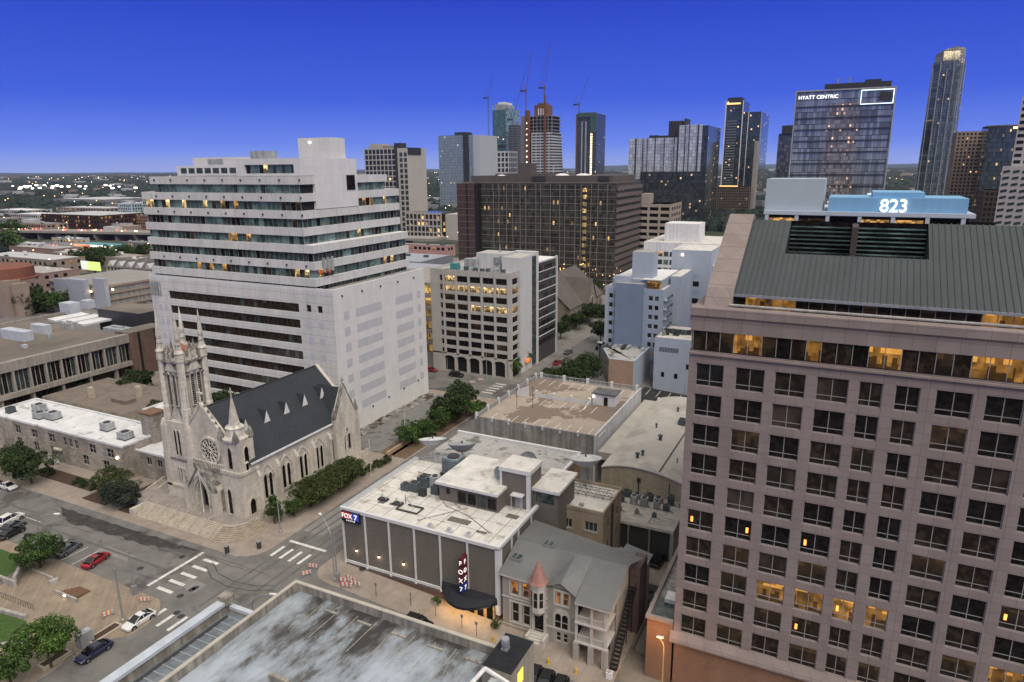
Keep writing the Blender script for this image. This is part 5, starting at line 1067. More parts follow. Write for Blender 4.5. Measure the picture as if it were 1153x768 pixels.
for k in range(6):
    u0, u1 = -113.6+4.55*k, -109.85+4.55*k
    if u1 > -89.3: break
    top = archpts(u0, u1, 4.3, .95)
    for (a, c), (d, e_) in zip(top[2:], top[3:]): b.poly([fr.p(a, c), fr.p(a, 6.2), fr.p(d, 6.2), fr.p(d, e_)], PALE); b.poly([fr.p(a, c), fr.p(d, e_), fr.p(d, e_, .8), fr.p(a, c, .8)], PALE)
    b.fbox(fr, u1, u1+.8, 0, 6.2, 0, .9, PALE)
b.fbox(fr, -117.9, -113.6, 0, 6.2, 0, .9, PALE); b.fbox(fr, -90.6, -89.4, 0, 6.2, 0, .9, PALE)
b.build('arcade', t)
b = MB(); b.box(-95.5, -89.2, 188.4, 199.5, 0, 37, PALEW, PALE); b.box(-96.8, -89.1, 199.5, 202.0, 0, 37.6, PALEW); b.build('stair_fin', t)
b = MB(); b.box(-89.3, -88.7, 197.0, 199.2, 1, 36.5, GSLATE); b.build('glass_slot', t)
DKW = surf('dark_spandrel', (.055, .05, .055), .6, .2, .5)
b = MB(); b.box(-112, -89.4, 202, 217.6, 0, 34, DKW, WHITE); b.box(-89.6, -88.9, 217.2, 217.9, 0, 34.4, PALEW)
for k in range(9): b.fbox(fs, 202, 217.2, 33.6-3.1*k, 33.85-3.1*k, -.25, 0, PALEW)
b.build('dark_wing', t)
for k in range(9): ribbon(t, FX(-89.35), 202.4, 217, 31.6-3.1*k-.9, 32.8-3.1*k-.4, 0, 1.1, lambda q: R.choices([GD, GSLATE, GDIM], [8, 3, 1])[0], METALD)
b = MB(); b.box(-106, -96, 191, 199, 32.6, 37.6, PALEW, PALE); b.box(-108.6, -104.6, 187.6, 190, 32.6, 36, UNIT); b.lathe((-98.6, 190.96, 35.6), [(0.9, -.9), (.9, .9)], METAL, 12); b.tube((-97.2, 190.8, 33), (-97.2, 190.8, 37), .2, .2, METAL, 6); b.tube((-99.5, 195, 37.6), (-99.5, 195, 40), .25, .1, METAL, 6); b.build('penthouse', t)
b = MB(); b.box(-112.4, -109.8, 185.2, 187.2, 32.6, 34.6, surf('teal_unit', (.06, .22, .22), .6, .1, 1)); b.build('cooling_unit', t)
for k in range(8): b = MB(); x = -107+1.9*k+R.uniform(-.4, .4); b.box(x, x+1.2, 184, 185.2, 32.6, 33.4+R.random()*.7, R.choice([UNIT, UNITD, METALD])); b.build('roof_unit', t)
b = MB(); b.fbox(FX(-88.8), 191, 193, 3.2, 4.2, -.8, 0, glow('orange_awning', (.8, .2, .05), .5)); b.build('awning', t)

# ================================================================== blue and white hotel
BLW = surf('blue_white', (.345, .39, .475), .8, .05, .2, .02); BLM = surf('slate_blue', (.165, .215, .31), .8, .06, .2, .02); BLD = surf('pale_blue', (.29, .345, .44), .8, .06, .2, .02)
t = thing('hotel', 'blue and white hotel with a windowless slate blue shaft and balconies', 'hotel', (-58, 206, 0))
fr = FY(206); fs = FX(-49.1); H = []
for r in range(7):
    v = 24.9-2.95*r
    for u0 in (-66.4, -64.6, -53.6, -51.7): H.append((u0, u0+1.35, v-1.55, v, r))
b = MB(); holed(b, fr, -67.6, -49.1, 4, 27, [h[:4] for h in H], .3, BLD); b.box(-67.6, -49.15, 206.6, 232, -4, 27, BLW, ROOFW); b.fbox(fr, -67.6, -63.9, 26.3, 27.3, -.06, 0, BLW)
b.box(-67.6, -66.7, 205.9, 206.2, 4, 27, BLW); b.build('wall', t)
for u0, u1, v0, v1, r in H: window(t, fr, u0, u1, v0, v1, .28, 1, [], .1, FRAMEL, GLIT if r == 6 and R.random() < .4 else R.choice([GD, GSLATE, GB]))
b = MB(); b.box(-63.9, -55.2, 204.6, 207, 6, 28.6, BLM, CONC); b.build('blind_shaft', t)
b = MB(); b.box(-60, -53.4, 209, 215, 27, 38, BLW, CONC); b.build('lift_tower', t)
b = MB(); b.box(-66, -50, 208, 231, 27, 29.6, BLD, ROOFW); b.box(-56, -50, 207, 230, 29.6, 29.9, WHITE); b.box(-54.4, -50, 206.6, 207.1, 27.2, 29.3, GLIT); b.box(-65, -60, 206.5, 209, 27, 30.5, BLW); b.build('roof_terrace', t)
for r in range(7):
    v = 26.2-2.95*r
    ribbon(t, FX(-49.12), 206.8, 214.6, v-2.2, v-.3, .05, 1.4, lambda q: R.choice([GD, GSLATE, GB]), FRAMEL)
    for u in (207, 211): 
        b = MB(); b.fbox(fs, u, u+3.2, v-2.75, v-2.55, -1.2, 0, BLW)
        for q in range(9): b.fbox(fs, u+.4*q, u+.4*q+.06, v-2.55, v-1.7, -1.2, -1.14, METALD)
        b.fbox(fs, u, u+3.2, v-1.7, v-1.62, -1.2, -1.12, METALD); b.build('balcony', t)
    ribbon(t, fs, 216, 231, v-2.1, v-.6, -.03, 2.1, lambda q: R.choice([GSLATE, BLM, BLM, GD]), BLW, fw=.5)
b = MB(); b.box(-49.15, -46, 215.4, 232, 0, 30, BLW, ROOFW); b.build('side_wing', t)
t2 = thing('hotel_rear_block', 'taller white rear block of the blue hotel with two window columns', 'hotel', (-48, 232, 0))
b = MB(); b.box(-53, -40, 232, 250, -4, 36.5, BLW, ROOFW); b.box(-40, -34, 236, 250, -4, 31, BLW, ROOFW); b.build('wall', t2)
for k in range(10):
    for u in (-45.4, -37.6): b = MB(); b.fbox(FY(232 if u < -40 else 236), u, u+2, 29-2.9*k-1.7, 29-2.9*k, -.04, .02, R.choice([GSLATE, BLD, BLD, GD])); b.build('window', t2)
b = MB(); b.fbox(FY(232), -49.7, -49.2, 34.6, 35.1, -.3, 0, LAMPW); b.build('floodlight', t2)
t2 = thing('hotel_annexe', 'low white painted annexe with a tan front and dark glass notch before the blue hotel', 'building', (-57, 188, 0))
b = MB(); b.zprism([(-69.8, 208), (-60.2, 188.6), (-52.8, 188.6), (-52.8, 212), (-69.8, 212)], -4, 8, BLW, GB); b.zprism([(-70, 208), (-60.2, 188.4), (-52.6, 188.4), (-52.6, 205), (-69.8, 205)], 8, 8.5, BLW); b.box(-60.2, -52.7, 188.35, 188.7, -4, 8.45, surf('tan_front', (.32, .22, .165), .85, .08, .3)); b.box(-52.7, -52.4, 188.4, 212, -4, 8.6, BLW); b.box(-70.2, -69.8, 207.8, 208.2, -4, 8.5, BLW)
b.zprism([(-69, 207.6), (-60.2, 189.2), (-53.2, 189.2), (-53.2, 204.4), (-69, 204.4)], 8.5, 8.56, ROOFG); b.build('wall', t2)
for k in range(9): b = MB(); x = -66+1.5*k; b.box(x, x+.9, 201+R.uniform(-2, 2), 203.2, 8.5, 9.0+R.random()*.5, R.choice([UNITD, METALD, UNIT])); b.build('roof_unit', t2)
t2 = thing('white_annexe', 'plain pale blue white annexe wall with a few small windows behind the black car park', 'building', (-40, 196, 0))
fr = FY(196); H = [(-46.3, -45.3, 2.4, 4.0), (-42.4, -41.3, 2.3, 3.9), (-37.8, -36.7, 2.2, 3.8), (-39, -38, 5.6, 7.2), (-36.6, -35.6, 5.5, 7.1)]
b = MB(); holed(b, fr, -48.6, -28, -4, 14.6, H, .25, BLW); b.box(-48.6, -28, 196.4, 214, -4, 14.2, BLW, ROOFW); b.poly([(-48.6, 196, -4), (-48.6, 214, -4), (-48.6, 214, 14.6), (-48.6, 196, 14.6)], BLW); b.build('wall', t2)
for h in H: window(t2, fr, *h, .22, 1, [], .1, METALD, GD)
b = MB(); b.fbox(fr, -47.2, -41.4, 10.3, 11.7, -.03, .02, UNITD)
for k in range(12): b.fbox(fr, -47.1+.48*k, -47.0+.48*k, 10.3, 11.7, -.1, 0, BLW)
b.build('vent_grille', t2)
b = MB()
for k in range(12): x, y = -47.5+1.0*k, 199.5+R.uniform(0, 5); b.box(x, x+.8, y, y+1.2, 14.2, 15+R.random(), R.choice([METALD, UNITD, CONCD]))
b.box(-47.8, -38, 204, 204.3, 14.2, 15.6, METALD); b.build('roof_terrace', t2)

# ================================================================== big dark glass block
DKG = curtain('dark_curtain', (.055, .05, .040), 1.2, 3.62, .035, lit=(1., .58, .22), ls=.9, metal=.12, rough=.25, tint=.6, line=.09, linec=(.10, .095, .08), spec=.3)
t = thing('dark_glass_block', 'huge dark bronze glass block with pale horizontal rails and scattered lit rooms', 'office building', (-150, 346, 0))
b = MB(); b.box(-188, -109, 346, 392, 0, 55.2, DKG); b.build('glass_facade', t)
b = MB(); b.box(-201.5, -188.0, 342, 392, 0, 55.2, surf('brown_granite', (.072, .042, .038), .6, .1, .2)); b.box(-190.2, -187.9, 341.95, 346, 0, 55.2, BLACK); b.box(-195.6, -194.6, 341.9, 342.1, 0, 55.2, BLACK); b.build('granite_wing', t)
RAIL = surf('facade_rail', (.20, .185, .16), .6, .1, .5)
b = MB()
for k in range(16):
    z = 1.5+3.62*k; b.fbox(FY(346), -187.8, -109.3, z-.12, z+.12, -1.0, -.85, RAIL); b.fbox(FY(342), -201.5, -190.3, z-.08, z+.08, -.3, -.0, RAIL)
for u in (-180, -176.5, -171.8, -168, -163.5, -160, -154, -151.2, -145.5, -140, -137, -131.2, -128, -122.4, -118.6, -113.5): b.fbox(FY(346), u-.14, u+.14, 0, 55, -.85, -.7, RAIL)
b.build('facade_rail', t)
b = MB()
for k in range(15): b.fbox(FX(-109), 346, 392, 3.62*k+1.3, 3.62*k+3.2, -.9, 0, surf('brown_spandrel', (.13, .105, .095), .7, .1, .3))
b.build('spandrel', t)
DKR = surf('dark_roof', (.10, .085, .08), .85, .15, .2)
b = MB(); b.box(-201, -109.4, 346.2, 392, 55.2, 55.8, DKR); b.box(-196, -112, 349, 390, 55.8, 59.3, DKR); b.box(-182, -150, 352, 370, 59.3, 60.4, DKR); b.box(-168.5, -161, 354, 362, 60.4, 66, DKR); b.box(-158, -150, 348.6, 350, 56.2, 59.0, METALD); b.box(-120, -114, 348.6, 350, 56.2, 59, METALD); b.build('roof_plant', t)
for i, (x, w_) in enumerate(((-178, 9), (-160.5, 5), (-143, 7), (-131, 7))):
    b = MB(); b.lathe((x, 356, 59.3), [(w_*.55, 0), (w_*.45, .6), (w_*.2, 1.0)], WHITE, 16); b.build('roof_dome', t)
b = MB()
for k in range(14): b.fbox(FY(346), -127.1, -124.9, 4+3.62*k, 6.0+3.62*k, -.6, -.5, pane('stair_glass', (.1, .08, .04), .3, emit=(1., .6, .2), es=.7, sc_=.25, lo=.45, hi=.6))
b.build('lit_stair', t)
b = MB()
for k in range(46): x = -140+R.uniform(0, 40); y = R.choice([330, 336, 341, 344.8]); z = R.uniform(1, 14); s_ = R.uniform(.18, .42); b.box(x, x+s_, y, y+s_, z, z+s_, LAMPW if R.random() < .3 else glow('warm_spot', (1., .6, .2), 2.5))
b.box(-141, -99, 330, 345, 0, 3.4, DKR)
for k in range(7): b.box(-141+7*k, -140.6+7*k, 329.8, 330.2, 0, 14, METALD)
b.build('lit_forecourt', t)
# older church with dark roof beside it
t = thing('grey_church', 'small stone church with a steep dark roof across from the blue hotel', 'church', (-97, 252, 0))
b = MB(); LS = surf('church_buff', (.21, .185, .155), .9, .2, .5, .2)
b.box(-122, -97, 251, 290, 0, 9, LS); f2 = FX(-96.6)
for s0, s1 in ((251, 290),):
    b.poly([(-96.4, 250, 8.6), (-96.4, 291, 8.6), (-110, 291, 20.5), (-110, 250, 20.5)], DKR); b.poly([(-123, 250, 8.6), (-123, 291, 8.6), (-110, 291, 20.5), (-110, 250, 20.5)], DKR)
    b.poly([(-97, 251, 9), (-122, 251, 9), (-110, 251, 20)], LS); b.poly([(-97, 290, 9), (-122, 290, 9), (-110, 290, 20)], LS)
b.prism(FX(-94.6), [(265, 0), (276, 0), (276, 9), (270.5, 18), (265, 9)], 0, 4, LS)
b.poly([(-94.3, 264.5, 8.6), (-94.3, 270.5, 18.4), (-108, 270.5, 18.4), (-99, 264.5, 8.6)], DKR); b.poly([(-94.3, 276.5, 8.6), (-94.3, 270.5, 18.4), (-108, 270.5, 18.4), (-99, 276.5, 8.6)], DKR)
for y in (252, 256, 260, 264.5, 277, 282, 287): b.box(-97, -95.8, y, y+.9, 0, 7, LS)
b.build('body', t)
for y in (254.4, 258.4, 262.5, 279.6, 284.6): lancet_window(t, FX(-97), y, 2, 1.1, 4.5, .2)
lancet_window(t, FX(-94.6), 270.5, 4, 2.2, 7, .3)

# ================================================================== foreground parking garage
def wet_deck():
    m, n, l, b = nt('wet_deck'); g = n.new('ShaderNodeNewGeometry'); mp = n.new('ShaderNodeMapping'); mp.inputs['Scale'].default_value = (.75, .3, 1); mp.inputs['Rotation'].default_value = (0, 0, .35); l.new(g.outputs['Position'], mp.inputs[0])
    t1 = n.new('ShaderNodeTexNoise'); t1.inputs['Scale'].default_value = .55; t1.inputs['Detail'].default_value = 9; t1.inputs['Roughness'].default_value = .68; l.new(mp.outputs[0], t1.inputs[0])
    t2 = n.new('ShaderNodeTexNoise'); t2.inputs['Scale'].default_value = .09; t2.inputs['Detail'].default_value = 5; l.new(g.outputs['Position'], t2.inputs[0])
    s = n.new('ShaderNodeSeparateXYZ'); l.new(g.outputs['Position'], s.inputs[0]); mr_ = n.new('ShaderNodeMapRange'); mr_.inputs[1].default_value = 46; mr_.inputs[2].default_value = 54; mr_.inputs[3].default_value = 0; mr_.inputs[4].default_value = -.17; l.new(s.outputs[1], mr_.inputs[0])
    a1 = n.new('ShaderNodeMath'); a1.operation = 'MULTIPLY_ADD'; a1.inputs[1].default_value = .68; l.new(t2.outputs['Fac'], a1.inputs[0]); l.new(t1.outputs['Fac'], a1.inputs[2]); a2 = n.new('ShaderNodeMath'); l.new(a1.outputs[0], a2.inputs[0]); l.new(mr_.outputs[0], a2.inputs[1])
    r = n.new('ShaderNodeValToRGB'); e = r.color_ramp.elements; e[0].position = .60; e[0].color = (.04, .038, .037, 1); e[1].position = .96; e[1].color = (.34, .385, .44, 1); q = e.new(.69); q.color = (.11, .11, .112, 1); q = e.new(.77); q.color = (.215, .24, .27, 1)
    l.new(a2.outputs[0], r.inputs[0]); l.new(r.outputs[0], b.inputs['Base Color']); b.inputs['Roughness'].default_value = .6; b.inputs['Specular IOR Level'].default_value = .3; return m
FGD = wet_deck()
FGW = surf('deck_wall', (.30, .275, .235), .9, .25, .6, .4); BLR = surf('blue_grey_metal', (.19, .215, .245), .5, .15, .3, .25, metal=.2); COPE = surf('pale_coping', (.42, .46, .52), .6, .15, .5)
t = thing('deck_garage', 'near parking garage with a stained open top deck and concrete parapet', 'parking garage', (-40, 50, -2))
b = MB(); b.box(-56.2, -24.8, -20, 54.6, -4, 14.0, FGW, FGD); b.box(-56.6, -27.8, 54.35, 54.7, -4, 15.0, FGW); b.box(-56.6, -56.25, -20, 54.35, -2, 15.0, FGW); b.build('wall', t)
b = MB(); b.box(-56.65, -27.9, 54.3, 54.75, 15.0, 15.14, surf('cap_concrete', (.40, .365, .31), .9, .15, .6)); b.box(-56.65, -56.2, -20, 54.3, 15.0, 15.14, surf('cap_concrete', (.40, .365, .31))); b.build('coping', t)
b = MB()
LN = surf('faded_line', (.27, .25, .215), .9, .4, 3)
LNF = MB().poly([(0, 0, 0), (.11, 0, 0), (.11, 5.4, 0), (0, 5.4, 0)], LN).mesh('bay_line')
for k in range(11): place('bay_line', LNF, t, (-54.2+2.62*k, 48.2, 14.01))
for k in range(6): x = -50.4+4.7*k; b = MB(); b.box(x, x+1.9, 52.6, 52.85, 14.0, 14.18, LN); b.build('wheel_stop', t)
b = MB(); b.box(-47.9, -45.3, 41.4, 41.8, 14.0, 14.8, FGW); b.box(-45.6, -45.2, 38, 41.4, 14.0, 14.8, FGW); b.build('ramp_wall', t)
b = MB(); b.lathe((-37.8, 43.2, 14.0), [(.4, 0), (.4, .3)], WHITE, 8); b.build('drain', t)
t = thing('side_roof', 'lower blue grey metal roof strip with a wide pale coping beside the parking deck', 'building', (-60, 30, -2))
b = MB(); b.box(-62.2, -56.8, -20, 48.9, -2, 12.9, FGW, BLR)
for k in range(40): b.box(-61.4, -56.9, 48.0-1.1*k, 48.12-1.1*k, 12.9, 12.97, surf('seam_pale', (.26, .285, .31), .5, .1, 1))
b.build('wall', t)
b = MB(); b.box(-62.9, -61.7, -20, 49.4, 14.0, 14.4, COPE); b.box(-62.7, -61.9, -20, 49.2, -2, 14.0, FGW); b.box(-61.7, -56.8, 48.8, 49.4, 13.3, 13.7, COPE); b.box(-62.2, -56.8, 48.9, 49.3, -2, 13.3, FGW); b.box(-62.9, -61.5, 48.3, 49.6, 14.0, 15.0, FGW); b.build('coping', t)
b = MB(); b.tube((-61.2, 20, 13.0), (-61.2, 48, 13.0), .16, .16, METALD, 6); b.build('gutter', t)
t = thing('stair_head', 'square rendered stair head with a black roof and a lit yellow window', 'stair tower', (-26, 50, 13.6))
RND = surf('render_buff', (.33, .295, .24), .9, .12, .6, .2)
b = MB(); b.box(-27.9, -24.7, 49.6, 54.9, 8, 16.9, RND, surf('black_roof', (.014, .015, .019), .8, .3, 1.5)); b.build('wall', t)
b = MB(); b.lathe((-26.8, 52.6, 16.9), [(.3, 0), (.3, .5), (.45, .55), (.45, 1.1), (.4, 1.3)], METAL, 14); b.box(-27.15, -26.45, 52.25, 52.95, 16.9, 17.1, METAL); b.build('roof_fan', t)
b = MB(); b.fbox(FX(-24.7), 51.0, 52.2, 14.4, 15.9, -.05, .02, glow('yellow_window', (1., .60, .08), .95)); b.build('window', t)
t = thing('rooftop_machine', 'pale grey rooftop machine with a white frame in front of the black stair roof', 'air conditioner', (-25.6, 47, 13.6))
b = MB()
for a, c in (((-27.2, 49.0), (-24.2, 48.2)), ((-27.6, 45), (-27.2, 49.0)), ((-24.2, 48.2), (-22, 46)), ((-22, 46), (-22, 42))): b.tube((a[0], a[1], 17.2), (c[0], c[1], 17.2), .22, .22, WHITE, 6)
b.build('frame', t)
b = MB(); b.box(-27, -22.5, 42, 47.8, 13.6, 16.4, UNIT); b.build('casing', t)
for k, (x, y) in enumerate(((-25.2, 47.0), (-24.1, 46.6), (-25.6, 45.8))): b = MB(); b.box(x-.5, x+.5, y-.4, y+.4, 16.4, 18.0-.2*k, UNIT); b.box(x-.4, x+.4, y-.45, y+.45, 17.1, 17.3, METAL); b.build('fan_box', t)
# ================================================================== trees and shrubs
BARK = surf('bark', (.07, .055, .04), .95, .3, 3)
LC = {}
def leaf_tone(m, f): return leafmat(m.name+('_pale' if f > 1 else '_deep'), tuple(v*f for v in LC[m.name]))
def crown_mesh(seed, n, clumps, flat, leaf, m, cone=False):
    r = random.Random(seed); b = MB(); tones = [b.mi(q) for q in (m, leaf_tone(m, .62), leaf_tone(m, 1.5))]; cs = []
    for _ in range(clumps):
        while True:
            x, y, z = r.uniform(-1, 1), r.uniform(-1, 1), r.uniform(-.75, 1)
            if x*x+y*y+z*z < .8: break
        if cone: q = 1-(z+1)/2.3; x *= q; y *= q
        cs.append((x, y, z*flat, r.uniform(.14, .40), r.choice((0, 0, 1, 2))))
    for i in range(n):
        cx, cy, cz, cr, tn = cs[i % clumps]; k = tones[tn]
        th, ph = r.uniform(0, 6.283), math.acos(r.uniform(-.6, 1)); q = cr*r.uniform(.72, 1.05)
        p = Vector((cx+q*math.sin(ph)*math.cos(th), cy+q*math.sin(ph)*math.sin(th), cz+q*math.cos(ph)*.8))
        d = Vector((r.gauss(0, .6), r.gauss(0, .6), r.gauss(.5, .5))).normalized(); u = d.orthogonal().normalized(); v = d.cross(u)
        a = r.uniform(0, 6.283); u2 = u*math.cos(a)+v*math.sin(a); v2 = d.cross(u2); s1, s2 = leaf*r.uniform(.6, 1.3), leaf*r.uniform(.4, .8)
        j = len(b.v); b.v += [tuple(p-u2*s1), tuple(p+v2*s2), tuple(p+u2*s1), tuple(p-v2*s2)]; b.f.append((j, j+1, j+2, j+3)); b.m.append(k)
    return b.mesh('crown')
LG1 = leafmat('leaf_dark', (.030, .050, .016)); LG2 = leafmat('leaf_mid', (.040, .072, .018)); LG3 = leafmat('leaf_bright', (.058, .105, .022)); LG4 = leafmat('leaf_olive', (.046, .060, .018)); LG5 = leafmat('leaf_greygreen', (.038, .048, .032))
LC.update({LG1.name: (.030, .050, .016), LG2.name: (.040, .072, .018), LG3.name: (.058, .105, .022), LG4.name: (.046, .060, .018), LG5.name: (.038, .048, .032)})
CM = {}
def crown(kind, m):
    key = (kind, m.name)
    if key not in CM:
        s = len(CM)+11
        CM[key] = {'big': lambda: crown_mesh(s, 9000, 46, .72, .045, m), 'mid': lambda: crown_mesh(s, 5000, 34, .8, .06, m), 'small': lambda: crown_mesh(s, 1500, 18, .85, .1, m), 'cone': lambda: crown_mesh(s, 4200, 40, 1.25, .06, m, True), 'shrub': lambda: crown_mesh(s, 2600, 22, .8, .075, m)}[kind]()
    return CM[key]
TR = {}
def trunk(h):
    h = round(h, 1)
    if h not in TR:
        r = random.Random(int(h*10)); b = MB(); b.tube((0, 0, -.2), (.1, 0, h*.55), .2, .15, BARK, 7)
        for k in range(5): a = k*1.3+r.random(); q = h*.3; b.tube((.1, 0, h*.5), (.1+q*math.cos(a), q*math.sin(a), h*.95+r.random()*.8), .1, .04, BARK, 5)
        TR[h] = b.mesh('trunk')
    return TR[h]
def tree(p, r, h, kind, m, label, group='street trees', cat='tree', zs=1.0, sy=1.0, name='tree'):
    """p base, r crown radius, h height of the crown's centre"""
    t = thing(name, label, cat, p, group)
    place('crown', crown(kind, m), t, (p[0], p[1], p[2]+h), R.uniform(0, 6), (r, r*sy, r*zs))
    place('trunk', trunk(h), t, p, R.uniform(0, 6)); return t
def P3(v, z=.14): return (v.x, v.y, gz(v.x)+z)
def TP(px, py): return P3(GS(px, py))
tree(TP(36, 545), 4.6, 4.6, 'big', LG1, 'big dark tree leaning over the parked white car in front of the rubble stone school', zs=.95)
tree(TP(18, 534), 3.6, 4.4, 'mid', LG1, 'dark tree left of the big one before the school')
tree((-128.5, 78.3, .1), 3.6, 3.5, 'big', LG4, 'olive round tree under the lit wall lamp of the school', zs=.85)
tree((-123.6, 76.3, .1), 3.7, 3.1, 'big', LG5, 'grey green spreading tree left of the stone steps', zs=.8)
tree((-120.8, 76, .1), 2.3, 2.4, 'mid', LG5, 'low grey green tree touching the flower bed left of the stone steps')
tree(TP(46, 640), 3.9, 3.6, 'big', LG2, 'round green plaza tree beside the grey parked sedan', 'plaza trees', zs=.85)
tree(TP(58, 752), 3.6, 4.6, 'big', LG3, 'bright green plaza tree with a visible trunk beside the dark blue car', 'plaza trees', zs=.95)
tree(TP(14, 775), 2.8, 3.6, 'mid', LG2, 'green tree cut by the bottom left corner of the plaza', 'plaza trees')
tree((-74.2, 37.5, .1), 1.9, 3.2, 'mid', LG3, 'bright green tree behind the pale coping, upper of the two', 'kerb trees'); tree((-76.2, 34.5, .1), 1.9, 2.6, 'mid', LG3, 'bright green tree behind the pale coping, lower of the two', 'kerb trees')
tree((-90.4, 83.6, .1), 2.3, 3.1, 'cone', LG2, 'pointed green tree at the church corner by the curved steps', 'trees beside the church')
tree((-89.2, 87.3, .1), 1.9, 2.0, 'mid', LG2, 'short round tree behind the pointed one at the church corner', 'trees beside the church')
for i in range(6):
    tree((-88.7, 91.4+2.35*i, .1), 3.3, 3.1, 'big', LG4, 'clipped olive hedge tree below the church lancet windows, %s from the near end' % ORD[i], 'clipped hedge trees along the church', 'hedge', name='hedge_tree', sy=1.1)
for i, (x, y, r_) in enumerate(((-88.6, 106.8, 1.3), (-88.1, 109.2, 1.1), (-87.8, 111.6, 1.2), (-87.6, 114, 1.5), (-88.6, 103.9, .9))): tree((x, y, .1), r_, 1.0, 'shrub', LG1, 'low dark shrub by the church end wall, %s away from the hedge' % ORD[i], 'shrubs past the hedge', 'shrub', name='shrub')
for i, (px, py, r_, h, m) in enumerate(((512, 476, 5.0, 5.0, LG1), (521, 464, 4.6, 5.4, LG1), (495, 484, 3.4, 3.2, LG2), (479, 496, 3.2, 2.8, LG2), (461, 501, 3.4, 2.9, LG2), (538, 470, 2.4, 2.6, LG3), (497, 470, 3, 3, LG4))):
    tree(TP(px, py), r_, h, 'mid', m, ['tallest dark tree beside the white office wall', 'tall green tree behind the darkest one by the parking deck', 'round green tree second from the white dishes', 'green shrubby tree behind the dark rooftop dish', 'bright bushy tree nearest the church end wall', 'small bright tree at the corner of the tan parking deck', 'olive tree at the edge of the empty lot'][i], 'trees between the lot and the parking deck')
for i, (px, py, r_, h, m) in enumerate(((578, 424, 3.0, 3.6, LG2), (588, 414, 3.4, 4, LG2), (597, 405, 3.6, 4.4, LG1), (607, 397, 3.6, 4.6, LG2), (617, 389, 3.4, 4.6, LG2), (631, 382, 3.8, 4.6, LG1), (640, 371, 3.4, 4.4, LG1), (652, 372, 3.6, 5, LG1), (664, 366, 4, 6, LG1), (676, 386, 4.4, 5.5, LG1), (684, 408, 4.0, 5, LG1), (674, 366, 5, 6, LG1), (668, 340, 6, 7, LG1))): tree(TP(px, py), r_, h, 'mid', m, 'green tree in the street past the arcade office, %s from the arcade end' % (ORD[i] if i < 12 else 'farthest'), 'trees down the street past the arcade office')
for i, (px, py, r_, h) in enumerate(((640, 441, 6.4, 5), (658, 436, 5.4, 6), (622, 446, 4.4, 4.2))): tree(TP(px, py), r_, h, 'big', LG1, 'broad dark tree behind the tan parking deck, %s of three' % ['widest', 'right', 'left'][i], 'dark trees behind the parking deck')
tree((-51.3, 77.4, -1.35), .8, .8, 'shrub', LG2, 'clipped green bush at the left end of the black canopy', 'bushes by the canopy', 'shrub', name='shrub')
tree((-40.9, 77.2, -2.0), .8, .8, 'shrub', LG2, 'clipped green bush at the right end of the black canopy', 'bushes by the canopy', 'shrub', name='shrub')
for i, (x, y, r_) in enumerate(((-140.5, 78.5, 1.2), (-137.8, 78.2, 1.1), (-135, 78, 1.0), (-150, 78.6, .9), (-152, 79.5, .8))): tree((x, y, .1), r_, .6, 'shrub', LG1, 'low dark bush in the school front bed, %s from the right' % ORD[i], 'bushes in front of the school', 'shrub', name='shrub')
for i, (px, py, r_, h) in enumerate(((158, 440, 4.2, 4), (143, 446, 3.4, 3.2), (30, 452, 4, 2), (60, 448, 3.4, 1.8), (95, 440, 3, 1.5), (182, 476, 3.2, 4), (262, 472, 4.2, 5), (245, 470, 3, 5))): tree(TP(px, py), r_, h, 'mid', LG1, 'dark tree %s' % ['below the brick end tower of the long slab', 'left of the one below the brick end tower', 'in the hedge row below the long slab at its left', 'in the middle of the hedge row below the long slab', 'at the right of the hedge row below the long slab', 'between the white wing and bell tower', 'behind the church roof beside the white block', 'just right of the bell tower'][i], 'dark trees around the long slab and church')
for i, (px, py, r_, h) in enumerate(((40, 352, 9, 6), (25, 345, 8, 6), (60, 352, 6, 5), (72, 346, 5, 4), (95, 300, 10, 5), (110, 296, 10, 6), (122, 298, 8, 5), (143, 292, 8, 5), (160, 290, 8, 5), (57, 312, 6, 4), (8, 282, 16, 6), (15, 268, 16, 6), (30, 250, 14, 6), (140, 342, 4, 4))): tree(TP(px, py), r_, h, 'mid', [LG1, LG1, LG2, LG2][i % 4], 'dark tree among far left low roofs, %s' % ['largest below the panelled garage', 'behind the tan tower piers', 'right of the largest below the garage', 'smallest at the garage wall', 'left of the bright billboard group', 'broadest behind the billboard', 'right of the billboard', 'left of the white gabled row', 'behind the white gabled row', 'between the pink brown house and billboard', 'on the left edge below the highway', 'on the left edge beyond it', 'beside the far white houses', 'at the right end of the garage'][i], 'trees among the low roofs')

# ================================================================== plaza
def stone(name, label, cat, x0, x1, y0, y1, z0, z1, m, g=None): b = MB(); b.box(x0, x1, y0, y1, z0, z1, m); return tag(b.build(name, None, (x0, y0, z0)), label, cat, g)
b = MB(); pts = [GS(*q) for q in ((0, 622), (27, 632), (22, 644), (0, 660))]; b.zprism([(p.x, p.y) for p in pts], .1, .75, GRASS, CONC); structure(b.build('lawn'))
b = MB(); pts = [GS(*q) for q in ((0, 693), (30, 702), (34, 725), (0, 728))]; b.zprism([(p.x, p.y) for p in pts], .1, .45, GRASS, CONC); structure(b.build('lawn'))
def wallpx(label, a, c, w_, h, m=CONC, name='planter_wall', cat='wall', g='low walls in the plaza'):
    p, q = GS(*a), GS(*c); d = (q-p).normalized(); nn = Vector((-d.y, d.x, 0))*w_/2
    b = MB(); b.zprism([tuple((p-nn)[:2]), tuple((q-nn)[:2]), tuple((q+nn)[:2]), tuple((p+nn)[:2])], .1, h, m); return tag(b.build(name, None, (p.x, p.y, .14)), label, cat, g)
